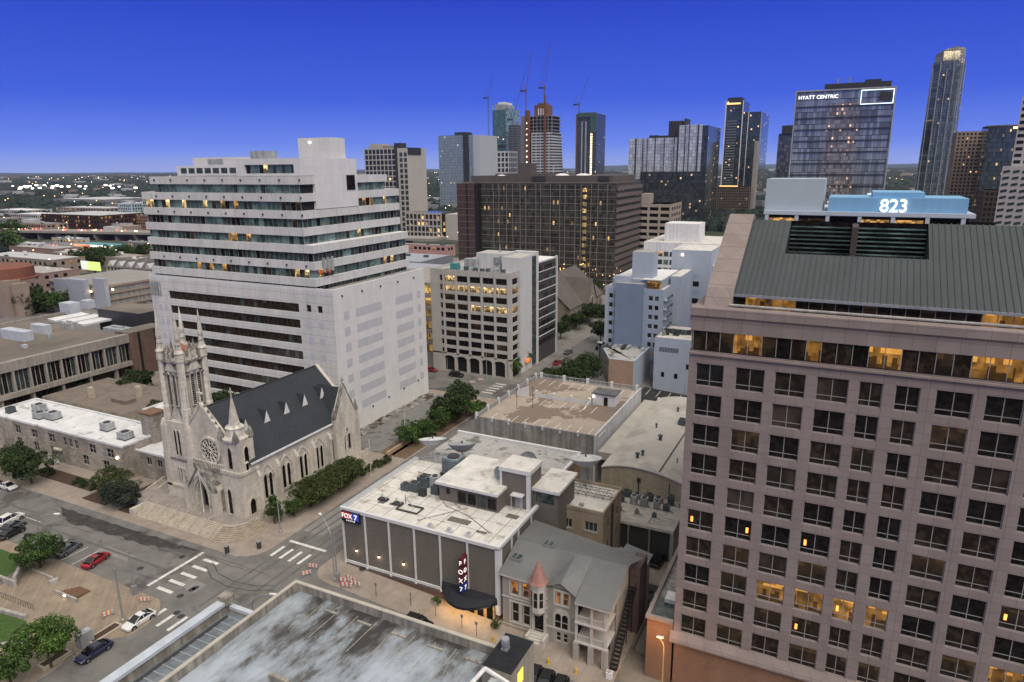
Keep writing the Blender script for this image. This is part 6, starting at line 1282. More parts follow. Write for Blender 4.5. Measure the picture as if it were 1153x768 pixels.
wallpx('tall pale concrete wall right of the upper plaza lawn', (30, 635), (18, 660), .5, 1.7); wallpx('low concrete wall in front of the upper plaza lawn', (0, 655), (18, 662), .4, 1.2)
wallpx('pale low bench wall in the middle of the plaza', (56, 659), (66, 655), .7, .75); wallpx('long thin kerb wall crossing the upper plaza', (32, 641), (60, 653), .3, .5); wallpx('pale rim wall above the lower plaza lawn', (0, 690), (30, 698), .5, .8); wallpx('pale rim wall below the lower plaza lawn', (0, 730), (32, 722), .5, .7)
t = thing('sunken_steps', 'small flight of brown wooden steps set into the plaza with a lamp', 'steps', TP(80, 672))
b = MB(); p = GS(78, 672)
for k in range(6): b.box(p.x-1.9+.2*k, p.x+1.9, p.y-.2+.42*k, p.y+.1+.42*k, .14, .55-.05*k, surf('wood_tread', (.15, .085, .05), .8, .2, 2))
b.box(p.x-2.6, p.x+2.8, p.y-.6, p.y-.3, .14, .75, CONC); b.build('tread', t)
b = MB(); b.box(p.x-.15, p.x+.15, p.y-.75, p.y-.6, .55, .7, glow('step_lamp', (1, .75, .4), 10)); b.build('lamp', t)
for i, (px, py, sx, sy) in enumerate(((118, 716, 1.7, 4.6), (62, 745, 1.6, 3.8))):
    p = GS(px, py); b = MB(); b.box(p.x-sx/2, p.x+sx/2, p.y-sy/2, p.y+sy/2, .1, .6, surf('planter_stone', (.40, .34, .27), .9, .1, 1)); b.box(p.x-sx/2+.3, p.x+sx/2-.3, p.y-sy/2+.3, p.y+sy/2-.3, .6, .63, SOIL)
    tag(b.build('planter', None, (p.x, p.y, .14)), ['long pale stone planter of bare soil beside the white sedan', 'bare soil bed round the trunk of the bright plaza tree'][i], 'planter', 'planters along the plaza kerb')
p = GS(97, 727); b = MB(); b.box(p.x-.6, p.x+.6, p.y-.9, p.y+.9, .1, 2.3, UNIT); tag(b.build('utility_cabinet', None, (p.x, p.y, .14)), 'grey metal utility cabinet by the kerb beside the dark blue car', 'cabinet')
for i in range(5):
    p = GS(70+4.2*i, 752-3.6*i); b = MB(); 
    for q in range(9): a0, a1 = math.pi*q/9, math.pi*(q+1)/9; b.tube((p.x, p.y-.35*math.cos(a0), .14+.8*math.sin(a0)), (p.x, p.y-.35*math.cos(a1), .14+.8*math.sin(a1)), .035, .035, METAL, 5)
    tag(b.build('bike_rack', None, (p.x, p.y, .14)), 'thin hoop bike stand on the plaza kerb, %s from the bottom' % ORD[i], 'bike stand', 'bike stands on the plaza kerb')
t = thing('plaza_railing', 'thin dark railing between the upper and lower plaza lawns', 'railing', TP(2, 672)); b = MB(); p, q = GS(2, 674), GS(38, 688)
for k in range(14): c = p.lerp(q, k/13); b.tube((c.x, c.y, .14), (c.x, c.y, 1.1), .03, .03, METALD, 4)
b.tube((p.x, p.y, 1.1), (q.x, q.y, 1.1), .04, .04, METALD, 4); b.build('rail', t)

# church front beds, ramp, bollards
b = MB()
for x0, x1, y0, y1 in ((-121.8, -118.4, 74.4, 77.2), (-133, -126, 74.5, 81), (-126, -122.5, 79, 85), (-155, -134.5, 77.2, 80.5)): b.box(x0, x1, y0, y1, .1, .3, SOIL)
structure(b.build('flower_bed'))
t = thing('access_ramp', 'reddish brown access ramp with side walls by the lit arched doorway', 'ramp', (-121, 83, .14)); b = MB()
b.prism(FX(-120.2), [(79, .2), (85.5, .2), (85.5, 1.7), (79, .3)], 0, 2.4, surf('ramp_brick', (.19, .10, .07), .9, .2, 2))
for x in (-120.2, -122.4): b.prism(FX(x), [(79, .3), (85.5, .3), (85.5, 2.5), (79, 1.1)], -.12, .12, STONEL)
b.build('ramp', t)
for i, (px, py) in enumerate(((256, 623), (292, 618))):
    p = GS(px, py); b = MB(); b.lathe((p.x, p.y, .14), [(.38, 0), (.38, 1.0), (.42, 1.02), (.42, 1.2), (.2, 1.35)], METALD, 12); b.lathe((p.x, p.y, 1.35), [(.3, 0), (.3, .12)], WHITE, 10)
    tag(b.build('litter_bin', None, (p.x, p.y, .14)), 'round dark litter bin with a pale top, %s the curved steps' % ['left of', 'right of'][i], 'bin', 'litter bins at the church corner')
for i, (px, py) in enumerate(((57, 519), (65, 524))):
    p = GS(px, py); b = MB(); b.box(p.x-.7, p.x+.7, p.y-.06, p.y+.06, .6, 1.7, WHITE); b.tube((p.x, p.y, .1), (p.x, p.y, .6), .06, .06, METALD, 5); tag(b.build('notice_board', None, (p.x, p.y, .14)), 'small white notice board on the school lawn, %s' % ['left one', 'right one'][i], 'notice board', 'notice boards on the school lawn')

# ================================================================== cars
GLC = pane('car_glass', (.012, .014, .017), .05, spec=.6)
TYRE = surf('tyre', (.012, .012, .012), .9, .1, 2); RIM = surf('wheel_rim', (.28, .28, .29), .35, .1, 2, metal=.7); CHR = surf('lamp_glass', (.55, .56, .58), .2, .05, 2); TAIL = surf('tail_red', (.30, .012, .012), .3, .05, 2)
def paint(name, c): return surf('paint_'+name, c, .28, .05, 2, metal=.0, spec=.55)
def loft(b, secs, m):
    """closed body from cross-sections (x, [(y,z)...])"""
    i = len(b.v); n = len(secs[0][1]); k = b.mi(m)
    for x, ring in secs: b.v += [(x, y, z) for y, z in ring]
    for s in range(len(secs)-1):
        for j in range(n): q = (j+1) % n; b.f.append((i+s*n+j, i+s*n+q, i+(s+1)*n+q, i+(s+1)*n+j)); b.m.append(k)
    b.f.append(tuple(range(i+n-1, i-1, -1))); b.m.append(k); b.f.append(tuple(range(i+(len(secs)-1)*n, i+len(secs)*n))); b.m.append(k)
CARS = {}
def car_parts(suv, m):
    key = (suv, m.name)
    if key in CARS: return CARS[key]
    L, W, hb, ht = (4.9, .97, 1.08, 1.75) if suv else (4.75, .92, .92, 1.43)
    def ring(w, zb, zt): return [(-w*.93, zb), (-w, zb+.2), (-w, zt-.12), (-w*.9, zt), (w*.9, zt), (w, zt-.12), (w, zb+.2), (w*.93, zb)]
    b = MB(); e = L/2
    prof = [(-e, .72, .38, hb-.3), (-e+.12, .88, .28, hb-.12), (-e+.5, 1, .24, hb-.04), (-.9 if not suv else -1.2, 1, .22, hb), (.9, 1, .22, hb), (1.15, 1, .22, hb-.02), (e-.5, .98, .24, hb-.14), (e-.15, .88, .28, hb-.24), (e, .7, .36, hb-.4)]
    loft(b, [(x, ring(W*w, zb, zt)) for x, w, zb, zt in prof], m)
    for sx in (-1.42, 1.45):
        for sy in (-1, 1): b.tube((sx, sy*(W-.05), .34), (sx, sy*(W+.012), .34), .43, .43, BLACK, 14)
    for sy in (-1, 1): b.box(.62, .82, sy*(W+.02)-.1, sy*(W+.02)+.1, hb-.02, hb+.13, m)
    body = b.mesh('body', smooth=False)
    b = MB(); bk = -e+.35 if suv else -e+.55
    loft(b, [(bk, ring(W*.86, hb-.05, hb+.02)), (bk+(.35 if suv else .95), ring(W*.80, hb-.05, ht-.05)), (-.2, ring(W*.80, hb-.05, ht)), (.35, ring(W*.78, hb-.05, ht-.06)), (1.25, ring(W*.84, hb-.05, hb+.0))], GLC); glass = b.mesh('windows')
    b = MB(); loft(b, [(bk+(.5 if suv else 1.15), [(-W*.70, ht-.03), (-W*.62, ht+.035), (W*.62, ht+.035), (W*.70, ht-.03)]), (.2, [(-W*.69, ht-.05), (-W*.62, ht+.03), (W*.62, ht+.03), (W*.69, ht-.05)])], m)
    for sy in (-1, 1):
        for x0, z0, x1, z1 in ((1.2, hb, .3, ht-.04), (bk+.05, hb, bk+(.4 if suv else 1.0), ht-.05)): b.tube((x0, sy*W*.86, z0), (x1, sy*W*.74, z1), .05, .05, m, 5)
        b.tube((-.25, sy*W*.9, hb), (-.25, sy*W*.75, ht-.02), .045, .045, m, 5)
    roofm = b.mesh('roof')
    b = MB(); b.tube((0, -.11, 0), (0, .11, 0), .34, .34, TYRE, 16); b.tube((0, -.118, 0), (0, .118, 0), .22, .22, RIM, 10); wheel = b.mesh('wheel')
    b = MB(); b.box(-.06, .05, -.22, .22, -.09, .07, CHR); hl = b.mesh('headlight'); b = MB(); b.box(-.05, .05, -.2, .2, -.09, .09, TAIL); tl = b.mesh('tail_light')
    CARS[key] = (body, glass, roofm, wheel, hl, tl, e, W, hb); return CARS[key]
def car(p, rot, m, suv, label, group='parked cars', cat='car'):
    body, glass, roofm, wheel, hl, tl, e, W, hb = car_parts(suv, m)
    t = thing('parked_suv' if suv else 'parked_car', label, cat, p, group); t.rotation_euler = (0, 0, rot)
    def add(n, me, loc):
        o = bpy.data.objects.new(n, me); COL.objects.link(o); o.parent = t; o.location = loc; o['wo'] = list(p); return o
    add('body', body, (0, 0, 0)); add('windows', glass, (0, 0, 0)); add('roof', roofm, (0, 0, 0))
    for sx in (-1.42, 1.45):
        for sy in (-1, 1): add('wheel', wheel, (sx, sy*(W-.1), .34))
    for sy in (-1, 1): add('headlight', hl, (e-.14, sy*W*.62, hb-.36)); add('tail_light', tl, (-e+.08, sy*W*.66, hb-.32))
    return t
PW, PR, PG, PB, PK, PS = paint('white', (.62, .62, .62)), paint('red', (.26, .012, .018)), paint('grey', (.10, .11, .125)), paint('navy', (.018, .022, .055)), paint('black', (.012, .012, .014)), paint('silver', (.33, .35, .37))
D90 = math.pi/2
car((-87.1, 53.6, .01), -D90, PW, 0, 'white sedan with dark roof glass standing at the crosswalk beside the plaza', 'cars on the street')
car((-108.2, 61.0, .01), D90+.18, PR, 0, 'red sedan parked nose out by the plaza')
car((-115.9, 61.2, .01), D90+.2, PG, 0, 'dark grey sedan parked left of the red car')
car((-86.6, 46.5, .01), -D90, PB, 0, 'dark navy sedan at the kerb behind the white sedan', 'cars on the street')
for px, py, m, s, l in ((12, 588, PW, 1, 'white car, topmost of three at the left edge'), (14, 596, PG, 0, 'grey car in the middle of the three at the left edge'), (13, 603, PK, 0, 'dark car, lowest of three at the left edge')):
    p = GS(px, py); car((p.x, p.y, .01), D90+.15, m, s, l)
p = GS(33, 541); car((p.x, 70.9, .01), 0, PW, 0, 'small white car parked at the kerb before the school'); car((p.x-6.5, 71.0, .01), 0, PK, 1, 'black car parked behind the small white one before the school')
car((-51.0, 71.9, gz(-51)+.01), 0, PK, 1, 'black suv parked before the station canopy')
for i, px in enumerate((607, 624, 643)): p = GS(px, 757); car((p.x, 70.2, gz(p.x)+.01), -D90+.1, PK, 1, 'black suv parked nose to kerb below the old house, %s of three' % ['leftmost', 'middle', 'rightmost'][i], 'black vehicles below the old house')
for px, py, rot, m, s, l in ((712, 611, .2, PW, 0, 'white car in the back yard behind the old house'), (741, 634, 1.45, PK, 1, 'black suv parked in the alley, nearer one'), (746, 614, 1.45, PK, 0, 'black car parked in the alley, farther one')): p = GS(px, py); car((p.x, p.y, gz(p.x)+.06), rot, m, s, l, 'cars in the alley')
for px, py, rot, m, s, l in ((514, 424, 0, PK, 1, 'black suv on the street before the arcade'), (485, 418, 0, PR, 0, 'dark red car beyond the white office corner'), (628, 410, 1.5, PR, 0, 'bright red car in the tree lined street'), (616, 419, 1.5, PK, 0, 'black car behind the bright red one'), (604, 428, 1.5, PK, 1, 'black suv by the parking deck fence'), (640, 398, 1.5, PG, 0, 'grey car ahead of the bright red one'), (552, 421, 0, PW, 1, 'white van under the arcade')):
    p = GS(px, py); car((p.x, p.y, .01+(.14 if 'van' in l else 0)), rot, m, s, l, 'cars near the arcade office')
for i in range(10): p = GS(140+3.2*i, 338+.3*i); car((p.x, p.y, .15), .6, [PK, PG, PW, PS][i % 4], i % 2, '%s car in the far lot right of the panelled garage, %s from the left' % (['black', 'grey', 'white', 'silver'][i % 4], ORD[i]), 'cars in the lot by the panelled garage')
# ================================================================== street lamps, poles, signals
def lamp(p, h, arm, ang, label, m=METAL, cat='street lamp', g='street lamps', lit=False):
    t = thing('street_lamp', label, cat, p, g); b = MB(); P = Vector(p); d = Vector((math.cos(ang), math.sin(ang), 0))
    b.tube(P, P+Vector((0, 0, h*.8)), .12, .08, m, 8); prev = P+Vector((0, 0, h*.8))
    for k in range(1, 7): a = k/6*math.pi/2; c = P+d*arm*(1-math.cos(a))+Vector((0, 0, h*.8+h*.2*math.sin(a))); b.tube(prev, c, .075, .07, m, 6); prev = c
    b.lathe(P, [(.22, 0), (.22, .35), (.14, .5)], m, 8); b.build('pole', t)
    b = MB(); c = prev; s = Vector((-d.y, d.x, 0)); q = c+d*.9; b.poly([c-s*.12, q-s*.2, q+s*.2, c+s*.12], WHITE); b.poly([c-s*.12+Vector((0, 0, .16)), q-s*.2+Vector((0, 0, .12)), q+s*.2+Vector((0, 0, .12)), c+s*.12+Vector((0, 0, .16))], WHITE); b.poly([c-s*.12, q-s*.2, q-s*.2+Vector((0, 0, .12)), c-s*.12+Vector((0, 0, .16))], WHITE); b.poly([c+s*.12, q+s*.2, q+s*.2+Vector((0, 0, .12)), c+s*.12+Vector((0, 0, .16))], WHITE); b.build('lamp_head', t)
    return t
lamp((-68.3, 74.1, .1), 9.5, 4.2, math.radians(150), 'curved arm street lamp at the station corner reaching over the street')
lamp((-66.5, 56.2, 0), 9.4, 2.6, math.radians(20), 'curved arm street lamp by the parking deck parapet')
lamp((-116, 57.2, .1), 9, 3.2, math.radians(25), 'street lamp standing in the round plaza tree')
def pole(px, py, h, r_, label, m=METAL, g='plain poles', extra=None, p=None):
    p = Vector(p) if p else Vector(TP(px, py)); b = MB(); b.tube(p, p+Vector((0, 0, h)), r_, r_*.7, m, 8); b.lathe(p, [(r_*2.2, 0), (r_*2.2, .3), (r_*1.3, .5)], m, 8)
    if extra: extra(b, p)
    return tag(b.build('pole', None, tuple(p)), label, 'pole', g)
def sig(b, p):
    b.box(p.x-.35, p.x+.35, p.y-.3, p.y+.3, p.z, p.z+1.5, METAL)
pole(139, 700, 8.6, .15, 'tall grey signal pole on the plaza corner, left of two', g='signal poles'); pole(152, 670, 7.5, .15, 'grey signal pole with a dark cabinet on the plaza corner, right of two', g='signal poles', extra=sig)
pole(380, 655, 8.6, .15, 'grey signal pole with a wide base at the station corner', g='signal poles', extra=sig)
pole(316, 600, 6.2, .13, 'grey pole in front of the pointed church tree'); pole(418, 537, 8.5, .12, 'thin pale pole on the pavement below the church end', STONEL); pole(457, 500, 8, .1, 'thin pale pole among the trees by the white dishes', STONEL); pole(548, 425, 8, .12, 'tall thin pole on the corner before the arcade'); pole(570, 425, 8, .1, 'second thin pole in front of the arcade'); pole(504, 420, 5, .08, 'short thin pole by the black suv before the arcade')
pole(0, 0, 9, .06, 'tall thin flagpole rising from the church forecourt', WHITE, p=(-103.4, 79, 1.75)); pole(770, 455, 6, .1, 'lamp pole in the black car park behind the parking deck')
for i, (x, y) in enumerate(((-60.4, 74.4), (-50.0, 75.1), (-45.2, 74.7), (-42.6, 74.4), (-54.5, 75.2))):
    z = gz(x)+.14; b = MB(); b.tube((x, y, z), (x, y, z+2.3), .045, .045, METALD, 5); b.box(x-.22, x+.22, y-.02, y+.02, z+1.8, z+2.35, UNIT); tag(b.build('street_sign', None, (x, y, z)), 'small sign post on the station pavement, %s' % ['left of the black suv', 'right of the black suv', 'before the middle of the canopy', 'before the right of the canopy', 'just behind the black suv'][i], 'sign post', 'sign posts on the station pavement')
YEL = surf('hydrant_yellow', (.55, .34, .03), .6, .1, 2); ORG = surf('barrier_orange', (.60, .17, .05), .7, .1, 2); REDW = surf('barrier_red', (.5, .1, .07), .7, .1, 2)
for i, (x, y) in enumerate(((-39.9, 74.6), (-31.3, 74.4), (-27.3, 74.6))):
    z = gz(x)+.14; b = MB(); b.lathe((x, y, z), [(.2, 0), (.2, .1), (.13, .12), (.13, .7), (.17, .72), (.12, .85), (.03, .95)], YEL, 10); b.tube((x-.25, y, z+.5), (x+.25, y, z+.5), .07, .07, YEL, 6); tag(b.build('hydrant', None, (x, y, z)), 'yellow post on the pavement, %s' % ['nearest the right bush of the canopy', 'below the arched window of the old house', 'before the porch of the old house'][i], 'hydrant', 'yellow posts on the pavement')
def barrier(label, p, rot, m, w_=2.0):
    t = thing('road_barrier', label, 'barrier', p, 'road barriers'); t.rotation_euler = (0, 0, rot)
    b = MB()
    for z in (.45, .8):
        for k in range(6): b.box(-w_/2+w_*k/6, -w_/2+w_*(k+1)/6, -.04, .04, z, z+.22, m if k % 2 == 0 else WHITE)
    for s in (-1, 1): b.tube((s*w_*.4, -.3, 0), (s*w_*.4, 0, 1.05), .04, .04, METAL, 4); b.tube((s*w_*.4, .3, 0), (s*w_*.4, 0, 1.05), .04, .04, METAL, 4)
    me = b.mesh('board'); o = bpy.data.objects.new('board', me); COL.objects.link(o); o.parent = t; o['wo'] = list(p)
for i, (x, y, r_) in enumerate(((-66.6, 74.4, .2), (-65.6, 73.6, .3), (-64.7, 74.6, .1), (-66, 75.2, -.1))): barrier('red and white striped barrier stacked at the station corner pole, %s' % ['left', 'front', 'right', 'rear'][i], (x, y, gz(x)+.14), r_, REDW)
for i, (px, py, r_) in enumerate(((163, 680, .5), (352, 642, .3), (345, 650, 1.0), (532, 433, .4), (541, 430, .6), (122, 696, 1.2))): barrier('orange striped barrier, %s' % ['on the plaza corner by the white sedan', 'at the street edge left of the station corner', 'lying nearest the station corner crosswalk', 'left of two before the arcade', 'right of two before the arcade', 'at the foot of the left plaza signal pole'][i], TP(px, py), r_, ORG, 1.6)
for i, (x, y) in enumerate(((-16.4, 75.2), (-15.2, 75.4), (-14.0, 75.6), (-16.0, 74.4), (-14.8, 74.6))): barrier('red and white barrier at the foot of the brick annexe, %s' % ['left rear', 'middle rear', 'right rear', 'left front', 'right front'][i], (x, y, -3.46), .15, REDW, 1.4)
lamp((-16.0, 76.6, -3.46), 8.4, -1.0, math.radians(10), 'yellow lit street lamp before the orange brick base', surf('lamp_yellow', (.5, .33, .12), .6), lit=True)
sq = bpy.data.lights.new('sodium_lamp', 'POINT'); sq.energy = 420; sq.color = (1, .48, .16); sq.shadow_soft_size = .3; sqo = bpy.data.objects.new('sodium_lamp', sq); COL.objects.link(sqo); sqo.location = (-17.4, 75.6, 4.4)
b = MB(); b.tube((-22.0, 77.0, -3.5), (-21.6, 76.6, -1.7), .07, .05, YEL, 5)
for k in range(6): b.box(-22.3+.1*k, -22.15+.1*k, 76.8-.05*k, 76.9-.05*k, -2.7+.22*k, -2.5+.22*k, ORG if k % 2 else WHITE)
tag(b.build('gate_arm', None, (-22, 77, -3.5)), 'orange and white gate arm at the mouth of the alley', 'gate')
p = GS(686, 764); b = MB(); b.box(p.x-.4, p.x+.4, p.y-.35, p.y+.35, p.z, p.z+1.1, WHITE); b.lathe((p.x, p.y, p.z+1.1), [(.35, 0), (.1, .2)], UNIT, 8); tag(b.build('litter_bin', None, (p.x, p.y, p.z)), 'white litter bin at the alley mouth beside the porch', 'bin')
for i, (px, py) in enumerate(((736, 672), (730, 682))):
    p = GS(px, py); b = MB(); z = gz(p.x)+.06; b.zprism([(p.x-1, p.y-.9), (p.x+1, p.y-.9), (p.x+1, p.y+.9), (p.x-1, p.y+.9)], z+.15, z+1.35, UNITD); b.prism(FX(p.x+1), [(p.y-.9, z+1.35), (p.y+.9, z+1.35), (p.y+.6, z+1.75), (p.y-.9, z+1.5)], 0, 2, BLACK)
    for sx in (-.8, .8):
        for sy in (-.7, .7): b.lathe((p.x+sx, p.y+sy, z), [(.1, 0), (.1, .16)], TYRE, 6)
    tag(b.build('dumpster', None, (p.x, p.y, z)), 'dark waste container in the alley against the dark brick wall, %s' % ['farther', 'nearer'][i], 'dumpster', 'waste containers in the alley')
t = thing('alley_fence', 'low wire fence with posts along the alley beside the outside stair', 'fence', (-21.5, 84, -3.6)); b = MB()
for k in range(8): b.tube((-21.6, 83+1.0*k, -3.6), (-21.6, 83+1.0*k, -2.4), .04, .04, METALD, 4)
for z in (-3.0, -2.45): b.tube((-21.6, 83, z), (-21.6, 90, z), .03, .03, METALD, 4)
b.build('fence_panel', t)
t = thing('retaining_wall', 'tan retaining wall along the pavement below the trees', 'wall', (-89, 118, .1)); b = MB(); b.box(-89.9, -89.4, 117.5, 158, .1, 1.1, surf('tan_wall', (.34, .25, .165), .9, .12, .6)); b.build('wall', t)
b = MB()
for x0, x1, y0, y1 in ((-92.5, -88.5, 118.5, 128), (-90.6, -84.9, 118, 158)): b.box(x0, x1, y0, y1, .1, .2, surf('red_soil', (.13, .085, .055), .95, .3, 1.5))
structure(b.build('planting_strip'))
t = thing('rubble_strip', 'strip of broken dark paving and debris at the foot of the white office wall', 'rubble', (-104, 140, .1)); b = MB()
for k in range(150): x, y, s = R.uniform(-105.6, -102.8), R.uniform(119, 159), R.uniform(.25, .9); b.box(x-s, x+s, y-s, y+s*1.4, .12, .16+R.random()*.16, R.choice([PAVE2, SOIL, CONCD, ASPH]))
o = b.build('rubble', t)
# ================================================================== downtown towers
def tower(name, label, cat, X0, X1, Y0, Y1, zt, glass, fh=3.6, band=None, bh=.9, pier=None, ps=3.2, pw=.9, proud=.35, roof=None, group=None, bands_on=('-Y', '+X', '-X'), z0=-5.):
    t = thing(name, label, cat, (X1, Y0, 0), group)
    b = MB(); b.box(X0, X1, Y0, Y1, z0, zt, glass, roof or DKR); b.build('facade', t)
    if band:
        b = MB(); z = zt
        while z > 2: b.box(X0-proud, X1+proud, Y0-proud, Y1+proud, z-bh, z, band); z -= fh
        b.build('floor_band', t)
    if pier:
        b = MB(); n = max(1, round((X1-X0)/ps))
        for k in range(n+1): x = X0+(X1-X0)*k/n; b.box(x-pw/2, x+pw/2, Y0-proud*1.3, Y0+.2, 0, zt+.3, pier)
        n = max(1, round((Y1-Y0)/ps))
        for k in range(n+1):
            y = Y0+(Y1-Y0)*k/n
            b.box(X1-.2, X1+proud*1.3, y-pw/2, y+pw/2, 0, zt+.3, pier); b.box(X0-proud*1.3, X0+.2, y-pw/2, y+pw/2, 0, zt+.3, pier)
        b.build('pier', t)
    return t
def part(t, n, *boxes):
    b = MB()
    for q in boxes: b.box(*q)
    return b.build(n, t)
CREAMC = surf('cream_concrete', (.42, .385, .34), .85, .06, .1)
GRIDG = curtain('grid_glass', (.022, .024, .032), 3.3, 3.7, .02, metal=.05, rough=.15, tint=.4, line=.0)
t = tower('grid_tower', 'tall cream gridded apartment tower behind the white stepped office block', 'apartment tower', -427, -391, 552, 585, 82, GRIDG, 5.0, CREAMC, .95, CREAMC, 4.6, .85, .2)
part(t, 'dark_stripe', (-391.6, -389, 551.3, 560, 0, 83.5, METALD)); part(t, 'pale_wing', (-389, -378, 552, 584, 0, 82, CREAMC), (-383, -377.5, 553, 575, 76, 82.5, METALD))
GW = MB().box(0, 3.2, -.1, .2, -3.6, 0, GSLATE).mesh('window')
for k in range(15):
    for x in (-386.6, -381.6): place('window', GW, t, (x, 552, 78-5*k))
part(t, 'roof_plant', (-424, -410, 556, 570, 82.2, 86.5, CREAMC), (-395, -388, 556, 566, 82, 86.8, METALD), (-408, -396, 556, 566, 82, 84.5, PREC))
t = thing('podium_block', 'cream gridded podium with lit rooms at the foot of the cream tower', 'office building', (-334, 536, 0))
part(t, 'facade', (-372, -333, 536, 560, -3, 24, curtain('podium_glass', (.03, .028, .03), 4.2, 5.6, .35, metal=.05, tint=.4, line=0., ls=.9)), (-331, -318, 540, 565, -3, 23, CREAMC), (-318, -312, 542, 565, -3, 22, GDIM), (-312, -299, 540, 565, -3, 25, CREAMC), (-299, -280, 541, 565, -3, 21, curtain('podium_glass', (.03, .03, .03), 4, 5.6, .3)))
b = MB()
for k in range(10): b.box(-372+4.25*k, -371+4.25*k, 535.5, 536.2, 0, 24.4, CREAMC)
for k in range(5): b.box(-372.3, -332.7, 535.6, 536.2, 5.6*k+.2, 5.6*k+1.5, CREAMC); b.box(-299.3, -280, 540.6, 541.2, 5.6*k, 5.6*k+1.4, CREAMC)
b.build('pier', t); part(t, 'lit_sign', (-309, -304, 539.7, 540, 17, 19, glow('pale_sign', (1, .95, .9), 1.5)))
BLG = curtain('blue_glass', (.25, .30, .33), 2.6, 3.7, .02, lit=(1, .85, .6), ls=.5, metal=.15, rough=.15, tint=.12, line=.1, linec=(.05, .08, .10))
t = tower('glass_block', 'wide blue grey glass block left of the teal tower', 'office tower', -540, -484, 868, 926, 108, BLG, 3.7); part(t, 'dark_slot', (-499, -490, 867, 869, 0, 108.2, METALD)); part(t, 'roof_plant', (-515, -497, 872, 890, 108, 112, METALD)); part(t, 'pale_wing', (-484, -474, 870, 924, 0, 107.5, surf('pale_glass_wall', (.42, .45, .48), .4, .05, .05)))
TEG = curtain('teal_glass', (.10, .18, .165), 2.4, 3.6, .008, metal=.15, rough=.15, tint=.25, line=.12, linec=(.03, .06, .07))
t = tower('teal_tower', 'teal glass tower with a stepped crown and a crane on its left', 'skyscraper', -566, -541, 1087, 1135, 158, TEG, 3.6); part(t, 'corner_bay', (-541.5, -537, 1088, 1133, 0, 160, curtain('teal_glass_b', (.24, .34, .31), 2.4, 3.6, .006, metal=.15))); part(t, 'crown', (-562, -545, 1090, 1130, 158, 167, UNIT), (-558, -547, 1094, 1126, 167, 171, WHITE), (-566, -564, 1087, 1089, 158, 166, UNIT), (-541, -537.5, 1088, 1090, 158, 166, UNIT), (-551, -550, 1088, 1089, 158, 166.5, UNIT)); part(t, 'dark_floor', (-556, -543, 1086.6, 1087.1, 96, 101, METALD))
t = tower('pale_frame_tower', 'short white framed building at the foot of the teal tower', 'office tower', -520, -493, 1000, 1030, 88, METALD, 8, WHITE, 2, WHITE, 7, 2)
t = tower('slim_dark_tower', 'slim grey tower half hidden between the teal and the unfinished towers', 'office tower', -527, -512, 1070, 1100, 132, surf('slim_grey', (.07, .075, .085), .6, .2, .1), 4, surf('slim_band', (.18, .19, .2), .7), 1)
# tower under construction
RUST = surf('rust_concrete', (.17, .082, .055), .85, .25, .2); CST = surf('raw_concrete', (.24, .235, .23), .9, .1, .1)
t = thing('unfinished_tower', 'unfinished tower with bare upper floors, white banded cladding and rust red core', 'skyscraper', (-410, 973, 0))
b = MB()
for k in range(8): z = 137-5.0*k; b.box(-452, -408, 973, 1012, z-.9, z, CST); [b.box(-451+6*q, -450+6*q, 973.3, 974.3, z-5, z-.9, CST) for q in range(8)]
b.box(-449, -411, 978, 1010, 60, 136, METALD); b.build('bare_floors', t)
b = MB()
for k in range(25):
    z = 113-4.2*k; xr = -408+.28*k; b.box(-440, xr, 970, 1010, z-2.0, z, surf('white_band', (.50, .51, .53), .7, .06, .1)); b.box(-439.6, xr-.5, 970.6, 1010, z-4.2, z-2, METALD)
    for q in range(int((xr+440)/7)+1): b.box(-440+7*q, -439+7*q, 970.2, 971, z-4.2, z-2, surf('white_band', (.50, .51, .53)))
b.build('clad_floors', t)
part(t, 'core', (-441, -420, 983, 1003, 137, 153, RUST), (-437, -424, 986, 1000, 153, 156, RUST)); part(t, 'core_opening', (-435, -433, 982.8, 983.2, 139, 148, WHITE), (-431, -429, 982.8, 983.2, 139, 148, WHITE), (-427, -425.5, 982.8, 983.2, 139, 148, WHITE))
part(t, 'hoist', (-449, -443, 968, 973, 0, 145, RUST), (-418, -415.5, 966, 968, 50, 165, RUST)); part(t, 'side_wing', (-460, -450, 975, 1010, 0, 138, CST))
b = MB()
for k in range(16): b.box(-447.2, -446.4, 967.7, 968, 8*k+6, 8*k+7.6, LAMPW)
b.build('work_light', t)
t = tower('rounded_tower', 'dark glass tower with green edges and a lit vertical strip', 'skyscraper', -378, -348, 998, 1040, 139, curtain('night_glass', (.06, .072, .078), 2.2, 3.6, .006, metal=.1, rough=.15, tint=.35, line=.15, linec=(.025, .03, .035)), 3.6)
part(t, 'green_edge', (-376.5, -348, 996.8, 998.1, 134, 140.5, surf('green_glass', (.07, .11, .09), .3, .2, .2)), (-357, -348, 997, 998.2, 112, 134, surf('green_glass', (.07, .11, .09)))); part(t, 'pale_pier', (-371, -369, 996.8, 998.1, 0, 128, UNIT), (-365, -363, 996.8, 998.1, 0, 128, UNIT)); part(t, 'rust_edge', (-380, -378, 998, 1002, 0, 139, RUST))
b = MB()
for k in range(30): b.box(-356.3, -353.6, 996.6, 997.0, 4+3.6*k, 6.4+3.6*k, glow('strip_light', (1., .86, .52), 1.6))
b.build('lit_strip', t)
